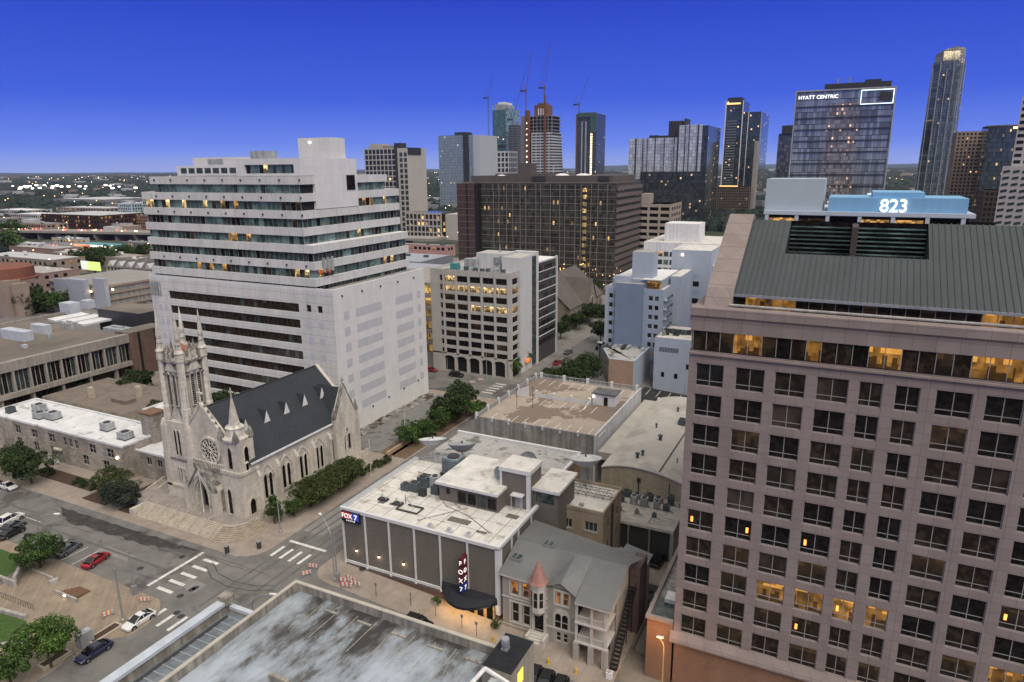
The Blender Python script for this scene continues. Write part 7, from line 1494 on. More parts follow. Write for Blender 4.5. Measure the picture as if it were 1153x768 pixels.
# cranes
def crane(label, x, y, zb, zm, jx, jz, red=False):
    t = thing('tower_crane', label, 'crane', (x, y, zb), 'tower cranes over the skyline'); m = RUST if red else surf('crane_blue', (.10, .12, .17), .6)
    def lattice(b, p, q, w_, n):
        p, q = Vector(p), Vector(q); d = (q-p).normalized(); u = d.cross(Vector((0, 1, 0))); u = (u if u.length > .1 else Vector((1, 0, 0))).normalized()*w_; v = d.cross(u).normalized()*w_
        for a in (u+v, u-v, -u+v, -u-v): b.tube(p+a, q+a, w_*.22, w_*.22, m, 4)
        for k in range(n):
            a, c = p.lerp(q, k/n), p.lerp(q, (k+1)/n); b.tube(a+u+v, c-u+v, w_*.15, w_*.15, m, 4); b.tube(a-u-v, c+u-v, w_*.15, w_*.15, m, 4)
    b = MB(); lattice(b, (x, y, zb), (x, y, zm), .8, 20); b.build('mast', t)
    b = MB(); lattice(b, (x, y, zm), (x+jx, y, zm+jz), .36, 16); b.build('jib', t)
    b = MB(); s = -1 if jx > 0 else 1; b.box(x-1.4, x+1.4, y-1.2, y+1.2, zm, zm+3, m); lattice(b, (x, y, zm+2), (x+s*5, y, zm+13), .4, 5); b.box(x+s*3, x+s*9, y-1.2, y+1.2, zm+.5, zm+2.6, METALD); b.tube((x+s*5, y, zm+13), (x+jx*.8, y, zm+jz*.8), .12, .12, METALD, 4); b.tube((x+s*5, y, zm+13), (x+s*8, y, zm+2), .12, .12, METALD, 4); b.build('cab', t)
crane('blue crane on the left edge of the teal tower', -570, 1080, 100, 176, 10, 34); crane('crane with a long steep jib on the left of the unfinished tower', -447, 966, 100, 171, 9, 56, True); crane('crane with the tallest jib on the right of the unfinished tower', -415.5, 962, 110, 173, 8, 63, True); crane('crane behind the teal tower leaning right', -515, 1060, 80, 138, 22, 70); crane('crane on the left of the dark tower with the lit strip', -380, 1010, 90, 152, 14, 40)
# light faceted block, twin tower, hotel, residential towers
LTG = curtain('silver_glass', (.52, .53, .52), 3.0, 3.3, .008, lit=(1, .6, .25), ls=.8, metal=.2, rough=.07, tint=.22, line=.07, linec=(.03, .035, .04))
LTD = curtain('silver_glass_dark', (.05, .058, .065), 2.2, 3.3, .03, lit=(1, .6, .25), ls=.9, metal=.3, rough=.1, tint=.4, line=.07)
t = tower('silver_block', 'wide silver glass block with dark stripes and a taller right half', 'apartment tower', -219, -167, 734, 800, 92, LTG, 3.3)
part(t, 'tall_half', (-167, -143, 734, 810, 0, 104, LTG)); part(t, 'dark_side', (-143.2, -137, 734.5, 805, 0, 103, LTD)); part(t, 'lower_floors', (-205, -143, 733, 734.2, 0, 58, LTD), (-219, -205, 733.4, 734.2, 0, 50, LTD))
b = MB()
for x, w_ in ((-212, 1.4), (-204, .5), (-199, .5), (-191, .8), (-181, .5), (-171, .5), (-167.6, 1.4), (-160, .6), (-156, .6), (-147.5, 1.2)): b.box(x, x+w_, 733.2, 734.3, 0, 92 if x < -168 else 104, METALD)
b.build('dark_stripe', t)
b = MB()
for k in range(24):
    for x in (-203.4, -184.6, -174.6): b.box(x, x+2.6, 732.9, 733.3, 88-3.3*k, 88.4-3.3*k, METALD)
b.build('balcony', t); part(t, 'roof_plant', (-180, -166, 745, 765, 92, 109, METALD), (-199, -190, 740, 750, 92, 95, METALD), (-188, -176, 740, 750, 92, 94.5, METALD), (-164, -162, 745, 765, 104, 111, METALD))
t = tower('twin_tower', 'slim dark tower with white edge lines and a warm lit crown', 'skyscraper', -154, -133, 935, 990, 142, curtain('twin_glass', (.035, .052, .058), 2.0, 3.3, .03, metal=.12, rough=.12, tint=.5, line=.12, linec=(.09, .10, .11)), 3.3)
part(t, 'right_half', (-133, -111, 937, 1020, 0, 128, curtain('twin_glass', (.022, .042, .052), 2.6, 3.3, .06))); part(t, 'white_edge', (-154.8, -153.6, 934, 936, 0, 142, WHITE), (-134, -133, 933.8, 936, 0, 142, WHITE), (-127, -126.2, 936, 937.2, 0, 128, WHITE), (-111.6, -110.6, 936, 938, 0, 128, UNIT))
part(t, 'lit_crown', (-153, -137, 934, 934.8, 137.8, 139.4, glow('crown_light', (1., .55, .16), 1.6))); part(t, 'crown', (-153, -136, 936, 960, 142, 146, METALD))
b = MB()
for k in range(25): b.box(-152, -140, 934.2, 935.2, 38+3.3*k, 39+3.3*k, surf('balcony_pale', (.2, .22, .23), .6))
b.build('balcony', t)
t = tower('brown_podium', 'brown gridded block at the foot of the slim lit crown tower', 'office building', -152, -114, 898, 925, 38, curtain('podium_brown', (.02, .017, .016), 2.5, 3.2, .08, metal=0, line=0.), 3.2, surf('podium_stone', (.115, .09, .075), .85, .1, .2), 1.3, surf('podium_stone', (.115, .09, .075)), 2.6, 1.0); part(t, 'lit_cornice', (-150, -128, 897, 897.6, 38.2, 39.2, glow('cornice_light', (1, .6, .2), 1.2))); part(t, 'pale_strip', (-113, -109, 905, 925, 0, 92, PREC))
t = tower('beige_office', 'small beige office with ribbon bays between the dark bronze block and the silver block', 'office building', -135, -112, 480, 510, 38, GD, 4.4, surf('beige_precast', (.34, .29, .24), .85, .08, .2), 2.1, surf('beige_precast', (.34, .29, .24)), 7.6, 1.4, .5); part(t, 'lift_tower', (-134, -128, 484, 494, 38, 45, surf('beige_precast', (.34, .29, .24))))
t = thing('white_flat_block', 'low white block with a roof cabin between the blue hotel and pink tower', 'office building', (-60, 340, 0)); part(t, 'wall', (-92, -30, 340, 380, -4, 27, WHITE, ROOFW)); part(t, 'roof_cabin', (-83, -66, 345, 360, 27, 36, WHITE))
for k in range(4): ribbon(t, FY(340), -91, -31, 20-4*k, 22.4-4*k, -.05, 3.0, lambda q: R.choice([GSLATE, GSLATE, GD, GLIT]) if q % 7 != 3 else GTEAL, WHITE, fw=.6)
t = tower('small_far_tower', 'small dark tower peeping out left of the glass hotel', 'office tower', -75, -52, 786, 820, 95, curtain('peep_glass', (.08, .085, .095), 2.5, 3.5, .01, metal=.1), 3.5); part(t, 'crown', (-72, -50, 784, 815, 95, 103, METALD))
HYG = curtain('hotel_glass', (.22, .24, .265), 1.55, 6.6, .0, metal=.3, rough=.09, tint=.45, line=.06, linec=(.02, .02, .025))
HYL = curtain('hotel_glass_lit', (.21, .195, .195), 1.2, 2.2, .10, lit=(1., .55, .28), ls=.9, metal=.15, rough=.1, tint=.45, line=.06)
t = thing('glass_hotel', 'glass hotel tower with a white outline, sign at the top left and warm middle rooms', 'hotel', (17, 440, 0))
yh = 440; xa, xb, ht_ = -34.0, 15.2, 104.0
b = MB(); b.box(xa, xb, yh, yh+24, -3, 103.6, HYG, METALD); b.build('facade', t)
part(t, 'warm_bays', (-17, -1, yh-.12, yh+.1, 10, 97, HYL))
b = MB()
for k in range(15): b.box(xa+.5, xb-.5, yh-.5, yh+.2, 95.4-6.2*k-.3, 95.4-6.2*k+.3, METALD)
b.build('floor_band', t)
part(t, 'white_frame', (xa-.6, xa, yh-.8, yh+24, 0, 104.3, UNIT), (xb, xb+.6, yh-.8, yh+24, 0, 104.3, UNIT), (xa, xb, yh-.8, yh+.3, 103.6, 104.3, UNIT)); part(t, 'roof_plant', (-20, 13, yh+2, yh+18, 104.3, 107.4, METALD), (0, 8, yh+3, yh+12, 107.4, 108.8, METALD)); part(t, 'roof_mast', (-14, -13.2, yh+8, yh+9, 107.4, 111, METAL), (-8, -7.2, yh+8, yh+9, 107.4, 111, METAL))
nb = glow('frame_light', (.75, .9, 1.), 1.6); part(t, 'lit_outline', (-1.2, 14.8, yh-.9, yh-.6, 102.8, 103.1, nb), (-1.2, 14.8, yh-.9, yh-.6, 95.6, 95.9, nb), (-1.2, -.9, yh-.9, yh-.6, 95.9, 102.8, nb), (14.5, 14.8, yh-.9, yh-.6, 95.9, 102.8, nb)); part(t, 'dark_panel', (8, 14, yh-.62, yh-.5, 97, 101.6, METALD))
place('lettering', text_mesh('HYATT CENTRIC', 2.7, glow('hotel_letters', (1, 1, 1), 1.0), .1, 'LEFT', .01), t, (-33, yh-.7, 99.6), 0)
place('small_lettering', text_mesh('HYATT\nCENTRIC', 1.5, glow('hotel_letters', (1, 1, 1)), .1, 'CENTER', .02), t, (10, yh-.7, 47), 0)
# tall curved residential tower
AUG = curtain('sail_glass', (.13, .155, .165), 2.2, 3.4, .02, lit=(1., .7, .35), ls=.7, metal=.15, rough=.15, tint=.4, line=.14, linec=(.05, .06, .07))
t = thing('sail_tower', 'tallest tower, slim and glassy with a lit slanted crown', 'skyscraper', (100, 1000, 0))
b = MB(); c0 = (88, 1010); prof = [(-18, -6), (-10, -14), (4, -16), (14, -11), (18, 0), (14, 12), (-10, 14)]
def rg(s, sh_=0): return [(c0[0]+x*s+sh_, c0[1]+y*s) for x, y in prof]
n_ = len(prof); k = b.mi(AUG)
for s, z in ((1.06, -3), (1.0, 110), (.93, 165), (.93, 180)): b.v += [(x, y, z) for x, y in rg(s)]
for q in range(3):
    for j in range(n_): b.f.append((q*n_+j, q*n_+(j+1) % n_, (q+1)*n_+(j+1) % n_, (q+1)*n_+j)); b.m.append(k)
b.f.append(tuple(range(3*n_, 4*n_))); b.m.append(k); b.build('facade', t)
CRN = curtain('crown_glass', (.30, .28, .2), 2.4, 3., .5, lit=(1, .8, .45), ls=.35, metal=.1, rough=.2, tint=.2)
b = MB(); b.zprism(rg(.86), 180, lambda x: 196-((x-92)/11)**2*2.4, CRN); b.build('crown', t)
b = MB(); b.zprism([(80, 995.6), (97, 996.6), (97, 997.2), (80, 996.2)], 181.5, 191, pane('crown_lit', (.3, .28, .2), .3, emit=(1., .82, .48), es=.75, sc_=.15)); b.build('lit_crown', t)
b = MB()
for x, y in rg(1.045)[:5]: b.tube((x, y, 0), (c0[0]+(x-c0[0])*.9, c0[1]+(y-c0[1])*.9, 180), .55, .55, UNIT, 5)
for k in range(5): b.box(c0[0]-17+7*k, c0[0]-16.4+7*k, c0[1]-17, c0[1]-15, 0, 172, UNIT)
b.build('pale_rib', t)
t = tower('tan_grid_tower', 'tan gridded apartment tower beside the tallest tower', 'apartment tower', 79, 106, 745, 775, 91, curtain('tan_grid_glass', (.03, .025, .025), 3.1, 3.2, .05, metal=0, line=0.), 3.2, surf('tan_precast', (.27, .205, .165), .85, .08, .1), 1.35, surf('tan_precast', (.27, .205, .165)), 3.1, 1.3)
t = tower('slanted_glass_tower', 'dark glass tower with lit office floors and a curved bright edge roof', 'office tower', 95, 122, 700, 735, 92, curtain('slant_glass', (.055, .07, .08), 1.5, 3.8, .03, lit=(1, .68, .2), ls=.9, metal=.15, rough=.1, tint=.4), 3.8)
b = MB(); b.lathe((108, 715, 92), [(15, 0), (15, 1.2), (13, 2)], METALD, 24); b.build('crown', t); part(t, 'lit_edge', (112, 122.5, 699, 699.6, 90.6, 92.2, glow('edge_light', (1, .72, .3), 1.8)))
t = tower('brown_low_block', 'brown gridded low block below the dark glass tower with lit floors', 'office building', 80, 101, 560, 590, 46, surf('brown_glass', (.03, .022, .02), .4), 3.4, surf('brown_band', (.10, .075, .065), .8), 1.2, surf('brown_band', (.10, .075, .065)), 2.6, .8)
# pale chequered tower at the right edge
t = thing('lattice_tower', 'pale tower with slanted dark window pattern at the right picture edge', 'office tower', (90, 515, 0))
PALE2 = surf('pale_pink_concrete', (.42, .385, .375), .85, .06, .1)
b = MB(); b.zprism([(83, 520), (78, 500), (118, 490), (123, 520)], -3, 62, PALE2); b.zprism([(86, 520), (82.5, 503), (125, 496), (125, 520)], 62, 101, PALE2); b.build('wall', t)
b = MB()
for k in range(16):
    z = 60-3.7*k
    for q in range(9):
        f0, f1 = (q+.15)/9, (q+.85)/9; p0, p1 = Vector((78, 500, 0)).lerp(Vector((118, 490, 0)), f0), Vector((78, 500, 0)).lerp(Vector((118, 490, 0)), f1)
        p0.y -= .15; p1.y -= .15; b.poly([p0+Vector((0, 0, z-2.2)), p1+Vector((0, 0, z-1.6)), p1+Vector((0, 0, z-.0)), p0+Vector((0, 0, z-.7))], GSLATE)
for k in range(10):
    z = 99-3.7*k
    for q in range(9):
        f0, f1 = (q+.15)/9, (q+.85)/9; p0, p1 = Vector((82.5, 503, 0)).lerp(Vector((125, 496, 0)), f0), Vector((82.5, 503, 0)).lerp(Vector((125, 496, 0)), f1)
        p0.y -= .15; p1.y -= .15; b.poly([p0+Vector((0, 0, z-2.2)), p1+Vector((0, 0, z-2.2)), p1+Vector((0, 0, z-.4)), p0+Vector((0, 0, z-.4))], GD)
b.build('window_pattern', t)
# blue topped building with the number
t = thing('numbered_building', 'white colonnaded building with a sky blue roof screen reading 823', 'office building', (0, 182, 0))
part(t, 'wall', (-19, 25, 184, 215, -2, 46.5, PALE), (-19.3, 25, 182, 215, 52.1, 53.0, surf('blue_white_band', (.40, .45, .52), .7, .05, .2)), (-18, 24, 184.5, 214, 46.5, 52.1, BLACK))
b = MB()
for k in range(7): x = -19.0+6.9*k; b.box(x, x+.85, 182.1, 183, 44, 52.1, surf('blue_white_band', (.40, .45, .52))); b.box(x+.9, x+6.7, 184.2, 184.4, 46.6, 51.2, R.choice([GLIT, GDIM, GD, GLIT]))
b.build('colonnade', t)
SKYB = surf('sky_blue_panel', (.19, .38, .58), .7, .06, .3, .06)
part(t, 'roof_screen', (-5, 23.5, 183.6, 200, 51.9, 56.3, SKYB), (4.4, 15, 185, 200, 56.3, 57.5, SKYB)); part(t, 'roof_cabin', (-19.4, -6.2, 183.8, 198, 53.0, 60.6, surf('pale_grey_blue', (.37, .43, .47), .7, .05, .2)))
place('number', text_mesh('823', 4.1, glow('number_glow', (1., 1., .97), 1.0), .12, 'CENTER', .03, .95), t, (8.9, 183.3, 53.15), 0)

# ================================================================== low city on the left
LOWS = []
def low(name, label, cat, x0, x1, y0, y1, zt, m, roof, wins=None, lit=.1, band=False):
    t = thing(name, label, cat, (x1, y0, 0), None); b = MB(); b.box(x0, x1, y0, y1, -4, zt, m, roof); b.build('wall', t)
    b = MB(); e = .35; b.box(x0-.1, x1+.1, y0-.1, y0+e, zt, zt+.6, m); b.box(x1-e, x1+.1, y0+e, y1, zt, zt+.6, m); b.build('parapet', t)
    if wins:
        sx, sz, ww, wh = wins; nz = int((zt-.6)/sz); cells = []
        for r in range(nz):
            z = zt-1-sz*r
            for k in range(int((y1-y0-1)/sx)): cells.append((FX(x1), y0+.8+sx*k, z))
            for k in range(int((x1-x0-1)/sx)): cells.append((FY(y0), x0+.8+sx*k, z))
        rest = MB()
        for i, (f_, u, z) in enumerate(cells):
            g_ = GLIT if R.random() < lit else GD
            if i < 100:
                key = ('low', ww, wh, g_.name)
                if key not in _WC: _WC[key] = MB().fbox(Fr(0, 0), 0, ww, -wh, 0, -.06, 0, g_).mesh('window')
                place('window', _WC[key], t, f_.p(u, z), f_.rot)
            else: rest.fbox(f_, u, u+ww, z-wh, z, -.06, 0, g_)
        if rest.v: rest.build('windows', t)['kind'] = 'stuff'
    for k in range(R.randint(2, 5)): b = MB(); x, y, s = R.uniform(x0+2, x1-3), R.uniform(y0+2, y1-2), R.uniform(.6, 1.7); b.box(x-s, x+s, y-s*.7, y+s*.7, zt, zt+s, R.choice([UNIT, UNITD, WHITE])); b.build('roof_unit', t)
    return t
DBR = surf('dark_brick_far', (.045, .022, .022), .85, .1, .2); GRYF = surf('far_grey', (.20, .20, .20), .9, .15, .1); LTF = surf('far_light', (.42, .42, .43), .9, .1, .1); TANF = surf('far_tan', (.27, .215, .175), .9, .1, .1); PNK = surf('far_pink', (.25, .17, .15), .9, .1, .1)
low('brick_warehouse', 'long dark red brick warehouse with rows of lit windows beyond the highway', 'warehouse', -803, -702, 460, 520, 18, DBR, LTF, (4.5, 4.3, 2.2, 2.2), .25)
low('glass_apartments', 'pale blue glass apartment block with an arched lit gable at far left', 'apartment block', -752, -728, 516, 540, 27, surf('pale_glass_far', (.30, .37, .41), .5, .15, .2), LTF, (3.2, 3.4, 1.6, 2), .06); low('corner_apartments', 'pale block joined to the right of the pale blue apartments', 'apartment block', -728, -690, 530, 560, 30, surf('pale_glass_far', (.30, .37, .41)), LTF, (3.4, 3.6, 2, 2), .05)
low('red_brick_flats', 'small red brick flats beside the pale blue apartments', 'apartment block', -700, -680, 499, 515, 16, surf('red_far', (.24, .13, .10), .9), GRYF, (3, 3.3, 1.5, 1.6), .1)
t = thing('gabled_row', 'row of white gabled townhouses with dark roofs left of the white office block', 'townhouses', (-353, 256, 0)); b = MB(); b.box(-392, -350, 256, 268, -2, 9.3, LTF)
for k in range(5): x = -391+8.2*k; b.prism(FY(255.9), [(x, 9), (x+6, 9), (x+3, 12.6)], 0, 12, LTF)
b.prism(FX(-350), [(255, 9.2), (269, 9.2), (262, 13.4)], 0, 42, DKR)
b.build('wall', t); GW2 = MB().fbox(Fr(0, 0), 0, 1.3, 0, 1.7, -.06, 0, GSLATE).mesh('window')
for r in range(3):
    for k in range(13): place('window', GW2, t, (-390.5+3.1*k, 256, 1.2+2.9*r))
low('tan_long_block', 'long tan block with one row of small square windows at the left edge', 'school', -520, -441, 254, 275, 10, TANF, LTF, (5, 4.2, 1.8, 2)); low('pink_low_block', 'pinkish low block below the long tan block', 'building', -430, -392, 220, 240, 9.5, PNK, surf('far_roof', (.33, .31, .30), .9), (5, 4.4, 2, 1.8))
t = thing('panelled_garage', 'parking garage faced with big blue grey panels at far left', 'parking garage', (-318, 196, 0)); b = MB(); b.box(-352, -308, 200, 240, -2, 12, CONCD, surf('garage_top', (.25, .235, .22), .9, .1, .2))
BP = surf('blue_grey_panel', (.31, .335, .385), .8, .06, .2)
for k in range(4): z = 2.6+3.1*k; b.box(-352.3, -307.6, 199.4, 200.2, z-.9, z, TANF); b.box(-308.2, -307.4, 200, 240, z-.9, z, TANF)
b.build('wall', t); part(t, 'panel', (-346, -336, 198.4, 199.4, 0, 13.4, BP)); part(t, 'panel', (-333, -320, 197, 199.4, 0, 14.2, BP)); part(t, 'panel', (-315, -306.8, 198, 200, 0, 15.4, BP)); part(t, 'garage_lamp', (-319.4, -318.6, 198.8, 199.2, 8.4, 9.0, LAMPW), (-305, -304.2, 200.2, 200.6, 10, 10.8, LAMPW))
t = thing('pier_tower', 'tan tower of square piers under a round red brown cap at the left edge', 'tower', (-335, 174, 0)); part(t, 'pier', (-352, -347, 172, 178, 0, 16, TANF)); part(t, 'pier', (-345, -337, 172, 179, 0, 16.4, TANF)); part(t, 'pier', (-336, -333, 174, 180, 0, 15, TANF)); b = MB(); b.lathe((-351, 180, 15.6), [(13.5, 0), (13.5, .8), (12, .9), (12, 5.5), (10.5, 6.2)], surf('red_cap', (.19, .075, .05), .85, .15, .4), 28); b.build('cap', t)
low('beige_terraces', 'beige terraced apartments before the dark brick warehouse', 'apartment block', -762, -708, 409, 430, 13, TANF, GRYF, (4, 3.4, 2.4, 1.8), .12); low('white_diner', 'bright lit white roadside building beside the highway', 'restaurant', -640, -605, 372, 384, 6, LTF, WHITE, (4, 4, 2.6, 2), .7); low('white_apartments', 'white balconied apartments left of the dark brick warehouse', 'apartment block', -880, -815, 470, 500, 16, LTF, WHITE, (4, 3.6, 2.4, 2), .08); low('far_white_block', 'far white blocks at the left picture edge', 'apartment block', -1060, -985, 545, 580, 13, LTF, WHITE, (4, 3.6, 2.4, 2), .1)
low('tan_far_flats', 'tan flats roofed in white behind the dark brick warehouse', 'apartment block', -1010, -900, 600, 640, 14, TANF, LTF, (6, 4, 3, 2), .1); low('white_shed_far', 'very long white roofed shed beyond the dark brick warehouse', 'warehouse', -1020, -860, 680, 760, 15, GRYF, LTF); low('white_sheds_edge', 'second white shed roof at far left beyond the trees', 'warehouse', -1350, -1200, 800, 900, 13, GRYF, LTF); low('hill_house', 'tall tan block standing alone among the distant trees', 'building', -1290, -1230, 960, 990, 24, TANF, LTF, (5, 4, 3, 2), .05)
low('brown_shop', 'brown roofed low shop in the middle of the left district', 'shop', -520, -440, 300, 320, 6, TANF, surf('far_roof2', (.28, .25, .23), .9)); low('grey_shop', 'grey flat roofed shop left of the brown roofed one', 'shop', -600, -540, 315, 335, 6, PNK, surf('far_roof', (.33, .31, .30), .9)); low('tan_slab', 'plain tan slab at the left picture edge', 'building', -470, -452, 190, 215, 21, TANF, GRYF)
t = thing('fuel_station', 'brightly lit fuel station canopy with red trim beside the highway', 'fuel station', (-540, 346, 0)); part(t, 'canopy', (-566, -524, 346, 362, 5.0, 6.2, surf('teal_canopy', (.08, .25, .25), .6))); part(t, 'trim', (-566.5, -545, 345.6, 346, 5.0, 6.2, glow('red_trim', (1, .18, .1), 1.6)), (-545, -523.6, 345.6, 346, 5.0, 6.2, glow('white_trim_light', (1, .95, .85), 2.2))); part(t, 'post', (-560, -559, 350, 351, 0, 5, WHITE), (-545, -544, 350, 351, 0, 5, WHITE), (-530, -529, 350, 351, 0, 5, WHITE)); part(t, 'lit_shop', (-575, -568, 352, 362, 0, 5, GHOT))
t = thing('billboard', 'bright yellow green lit billboard above the dark trees', 'billboard', (-395, 240, 0)); part(t, 'panel', (-395, -384, 247, 247.5, 8, 13, glow('billboard_light', (.6, .75, .22), .6))); part(t, 'side_panel', (-402, -395.4, 247.6, 248, 8, 13, glow('billboard_white', (.75, .8, .7), .45))); part(t, 'post', (-391, -390, 247.6, 248.4, 0, 8, METALD))
# highway on piers
b = MB(); HW = surf('highway_concrete', (.25, .225, .205), .9, .1, .1)
b.zprism([(-900, 352), (-560, 425), (-300, 470), (-300, 492), (-560, 447), (-900, 374)], 6.4, 8.4, HW, HW)
for k in range(26): x = -880+22*k; y = 363+(x+900)*.2147 if x < -560 else 436+(x+560)*.173; b.box(x-1, x+1, y-8, y+8, -2, 6.4, HW)
structure(b.build('highway_bridge'))
sheet('frontage_road', -900, -420, 318, 345, -.03, surf('frontage', (.13, .125, .12), .9, .2, .05))
low('teal_shed', 'grey sawtooth shed with a lit lamp left of the arcade office', 'shed', -262, -205, 300, 340, 9, surf('shed_blue', (.27, .29, .33), .8), surf('shed_blue_roof', (.30, .32, .36), .8)); low('pink_row', 'pink painted row of shops below the cream podium', 'shops', -320, -262, 429, 440, 8, surf('pink_paint', (.40, .24, .22), .9), GRYF, (4, 4, 2.6, 2), .2); low('grey_roofs', 'low grey roofs between the white office block and cream podium', 'building', -300, -240, 360, 400, 6, surf('shed_blue', (.27, .29, .33)), surf('shed_blue_roof', (.30, .32, .36))); low('brown_slim_block', 'slim brown block at the right edge of the white stepped office', 'building', -210, -196, 262, 300, 12.5, TANF, GRYF, (4, 3.4, 2, 1.6), .15)
for lab, px, py, w_, d_, h_, m_, r_ in (
        ('small white shed roof left of the lit fuel station', 72, 292, 22, 12, 5, LTF, LTF), ('tan strip of shops just below the highway', 110, 297, 34, 12, 5, TANF, GRYF), ('grey flat roof below the lit fuel station', 140, 300, 24, 14, 5, GRYF, surf('far_roof', (.33, .31, .30))),
        ('pale long roof right below the white roadside building', 45, 287, 34, 12, 5, LTF, GRYF), ('pink brown house left of the panelled garage', 44, 322, 14, 12, 8, PNK, GRYF), ('brown square block above the round red brown cap', 14, 300, 20, 16, 8, TANF, surf('far_roof2', (.28, .25, .23))),
        ('white low block behind the tan long block', 30, 283, 30, 12, 6, LTF, LTF), ('dark low block beyond the highway left of the dark warehouse', 30, 262, 30, 14, 9, DBR, GRYF), ('grey terrace above the white gabled row', 150, 283, 26, 12, 7, GRYF, GRYF), ('tan low roof between the gabled row and white office block', 158, 310, 16, 10, 6, TANF, GRYF),
        ('white roofed block right of the dark warehouse', 128, 262, 26, 14, 9, LTF, LTF), ('pale flats in the trees left of the dark warehouse', 12, 246, 34, 16, 11, LTF, GRYF)):
    p = G(px, py); low('low_building', lab, 'building', p.x-w_/2, p.x+w_/2, p.y, p.y+d_, h_, m_, r_, (3.6, 3.2, 1.6, 1.4), .22)
t = thing('lit_garage', 'yellow lit open parking garage between the white block and arcade office', 'parking garage', (-126, 195, 0)); b = MB()
for k in range(7): b.box(-150, -121, 196, 230, 4.2*k-.5, 4.2*k+.5, PREC)
b.box(-150, -121, 199, 230, 0, 25, pane('garage_glow', (.2, .14, .06), .8, emit=(1, .62, .18), es=.4, sc_=.3, lo=.4, hi=.6))
for x in (-150, -136, -122): b.box(x, x+1, 195.8, 197, 0, 25.6, PREC)
b.build('wall', t)

# ================================================================== far woods, suburbs, lights
b = MB(); kk = [b.mi(m) for m in (leafmat('woods', (.011, .021, .019), .6), leafmat('woods_b', (.015, .025, .020), .6))]  # leaf colours cooled so that distance haze is part of the tint
r = random.Random(3)
def clump(x, y, s, hgt):
    for _ in range(5):
        dx, dy = r.uniform(-s, s), r.uniform(-s, s); q = s*r.uniform(.5, .9); z = hgt*r.uniform(.7, 1.1); i = len(b.v); n = 5; a0 = r.random()
        b.v += [(x+dx+q*math.cos(a0+6.283*j/n), y+dy+q*math.sin(a0+6.283*j/n), -2.6) for j in range(n)]+[(x+dx+q*.8*math.cos(a0+6.283*j/n), y+dy+q*.8*math.sin(a0+6.283*j/n), z*r.uniform(.5, .8)) for j in range(n)]+[(x+dx+r.uniform(-.2, .2)*q, y+dy, z)]
        k = r.choice(kk)
        for j in range(n): w = (j+1) % n; b.f.append((i+j, i+w, i+n+w, i+n+j)); b.m.append(k); b.f.append((i+n+j, i+n+w, i+2*n)); b.m.append(k)
for _ in range(11000):
    d = math.exp(r.uniform(math.log(520), math.log(14000))); a = _a+math.radians(r.uniform(-44, 44))
    x, y = -math.sin(a)*d, math.cos(a)*d
    if -905 < x < -280 and 290 < y < 520: continue
    if d < 900 and -840 < x < -660 and y > 450: continue
    if -560 < x < 60 and y < 700: continue
    clump(x, y, 5+d*.006, 9+r.random()*3+d*.0006)
o = b.build('woods'); o['kind'] = 'stuff'
b = MB()
for _ in range(520):
    d = math.exp(r.uniform(math.log(700), math.log(9000))); a = _a+math.radians(r.uniform(-42, 42)); x, y = -math.sin(a)*d, math.cos(a)*d
    if d < 1000 and x > -620: continue
    s = 7+d*.006*r.random(); b.box(x-s, x+s, y-s*.6, y+s*.6, -2.6, 9+d*.0012+r.random()*4, r.choice([LTF, GRYF, TANF, LTF, PNK]))
o = b.build('distant_suburb'); o['kind'] = 'stuff'
b = MB(); WL = glow('far_light_white', (1, .93, .8), 4); YLt = glow('far_light_amber', (1, .6, .25), 5); RL = glow('far_light_red', (1, .12, .08), 3.5)
for _ in range(420):
    d = math.exp(r.uniform(math.log(500), math.log(7000))); a = _a+math.radians(r.uniform(-2, 42) if r.random() < .8 else r.uniform(-40, 0)); x, y = -math.sin(a)*d, math.cos(a)*d
    s = .00022*d+.1; b.box(x-s, x+s, y-s, y+s, 10+d*.001, 10+d*.001+2*s, r.choice([WL, YLt, YLt, WL]))
for px in (14, 22, 24, 28, 34, 37, 41, 45, 51, 58, 60, 64, 70, 78, 90, 97, 118, 126, 135, 152, 30, 33, 36, 95, 124):
    p = G(px+r.uniform(-1, 1), 211+r.uniform(-2, 2), 20); s = r.uniform(1.5, 3.4); b.box(p.x-s, p.x+s, p.y-s, p.y+s, 20, 20+s*1.2, WL)
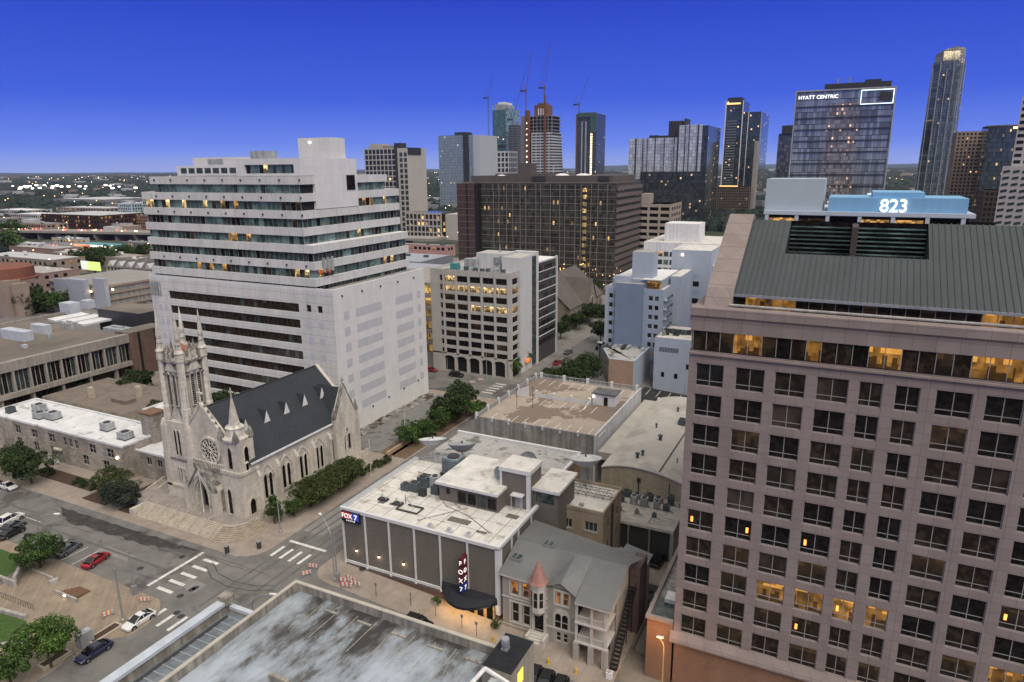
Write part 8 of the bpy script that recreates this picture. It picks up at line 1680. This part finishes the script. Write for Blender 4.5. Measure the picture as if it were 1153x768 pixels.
for _ in range(90):
    x = r.uniform(-850, -430); y = 330+r.uniform(-25, 25)+(x+850)*.05; b.box(x-.35, x+.35, y-.3, y+.3, 1, 1.8, r.choice([WL, RL, YLt, RL]))
for _ in range(60):
    x = r.uniform(-890, -420); y = 363+(x+900)*.2147+r.uniform(-6, 6); b.box(x-.35, x+.35, y-.3, y+.3, 8.6, 9.4, r.choice([WL, RL, RL, YLt]))
o = b.build('distant_lights'); o['kind'] = 'stuff'
b = MB(); n = 60
for k in range(n):
    a0, a1 = _a-math.radians(45)+math.radians(90)*k/n, _a-math.radians(45)+math.radians(90)*(k+1)/n
    h0, h1 = [34+14*math.sin(i*.37)+8*math.sin(i*.91+1)+(40 if i < 26 else 0) for i in (k, k+1)]
    def pp(a, d, z): return (-math.sin(a)*d, math.cos(a)*d, z)
    m = surf('hills_haze_blue', (.030, .046, .075), .95, .4, .003, detail=8)  # blue of the distance haze is put into the hill colour
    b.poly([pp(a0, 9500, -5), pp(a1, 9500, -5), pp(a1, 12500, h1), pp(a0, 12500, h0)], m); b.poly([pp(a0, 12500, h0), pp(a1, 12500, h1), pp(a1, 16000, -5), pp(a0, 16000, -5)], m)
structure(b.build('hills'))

b = MB(); b.box(-42.6, -41.8, 178.2, 178.5, .2, 1.9, WHITE); b.box(-42.5, -41.9, 178.1, 178.2, .5, 1.8, glow('lot_sign_light', (.95, .97, 1.), 3.0)); tag(b.build('lit_sign', None, (-42.2, 178.3, .16)), 'small bright white sign board standing in the black car park', 'sign')

# thin evening haze over the whole district
hm = bpy.data.materials.new('haze'); hm.use_nodes = True; hn = hm.node_tree.nodes; hn.clear()
ho = hn.new('ShaderNodeOutputMaterial'); hv = hn.new('ShaderNodeVolumePrincipled'); hv.inputs['Color'].default_value = (.62, .72, .95, 1); hv.inputs['Density'].default_value = 2.4e-5; hm.node_tree.links.new(hv.outputs[0], ho.inputs['Volume'])
b = MB(); b.box(-17500, 17500, -17500, 17500, -9, 240, hm); o = b.build('haze'); o['kind'] = 'stuff'
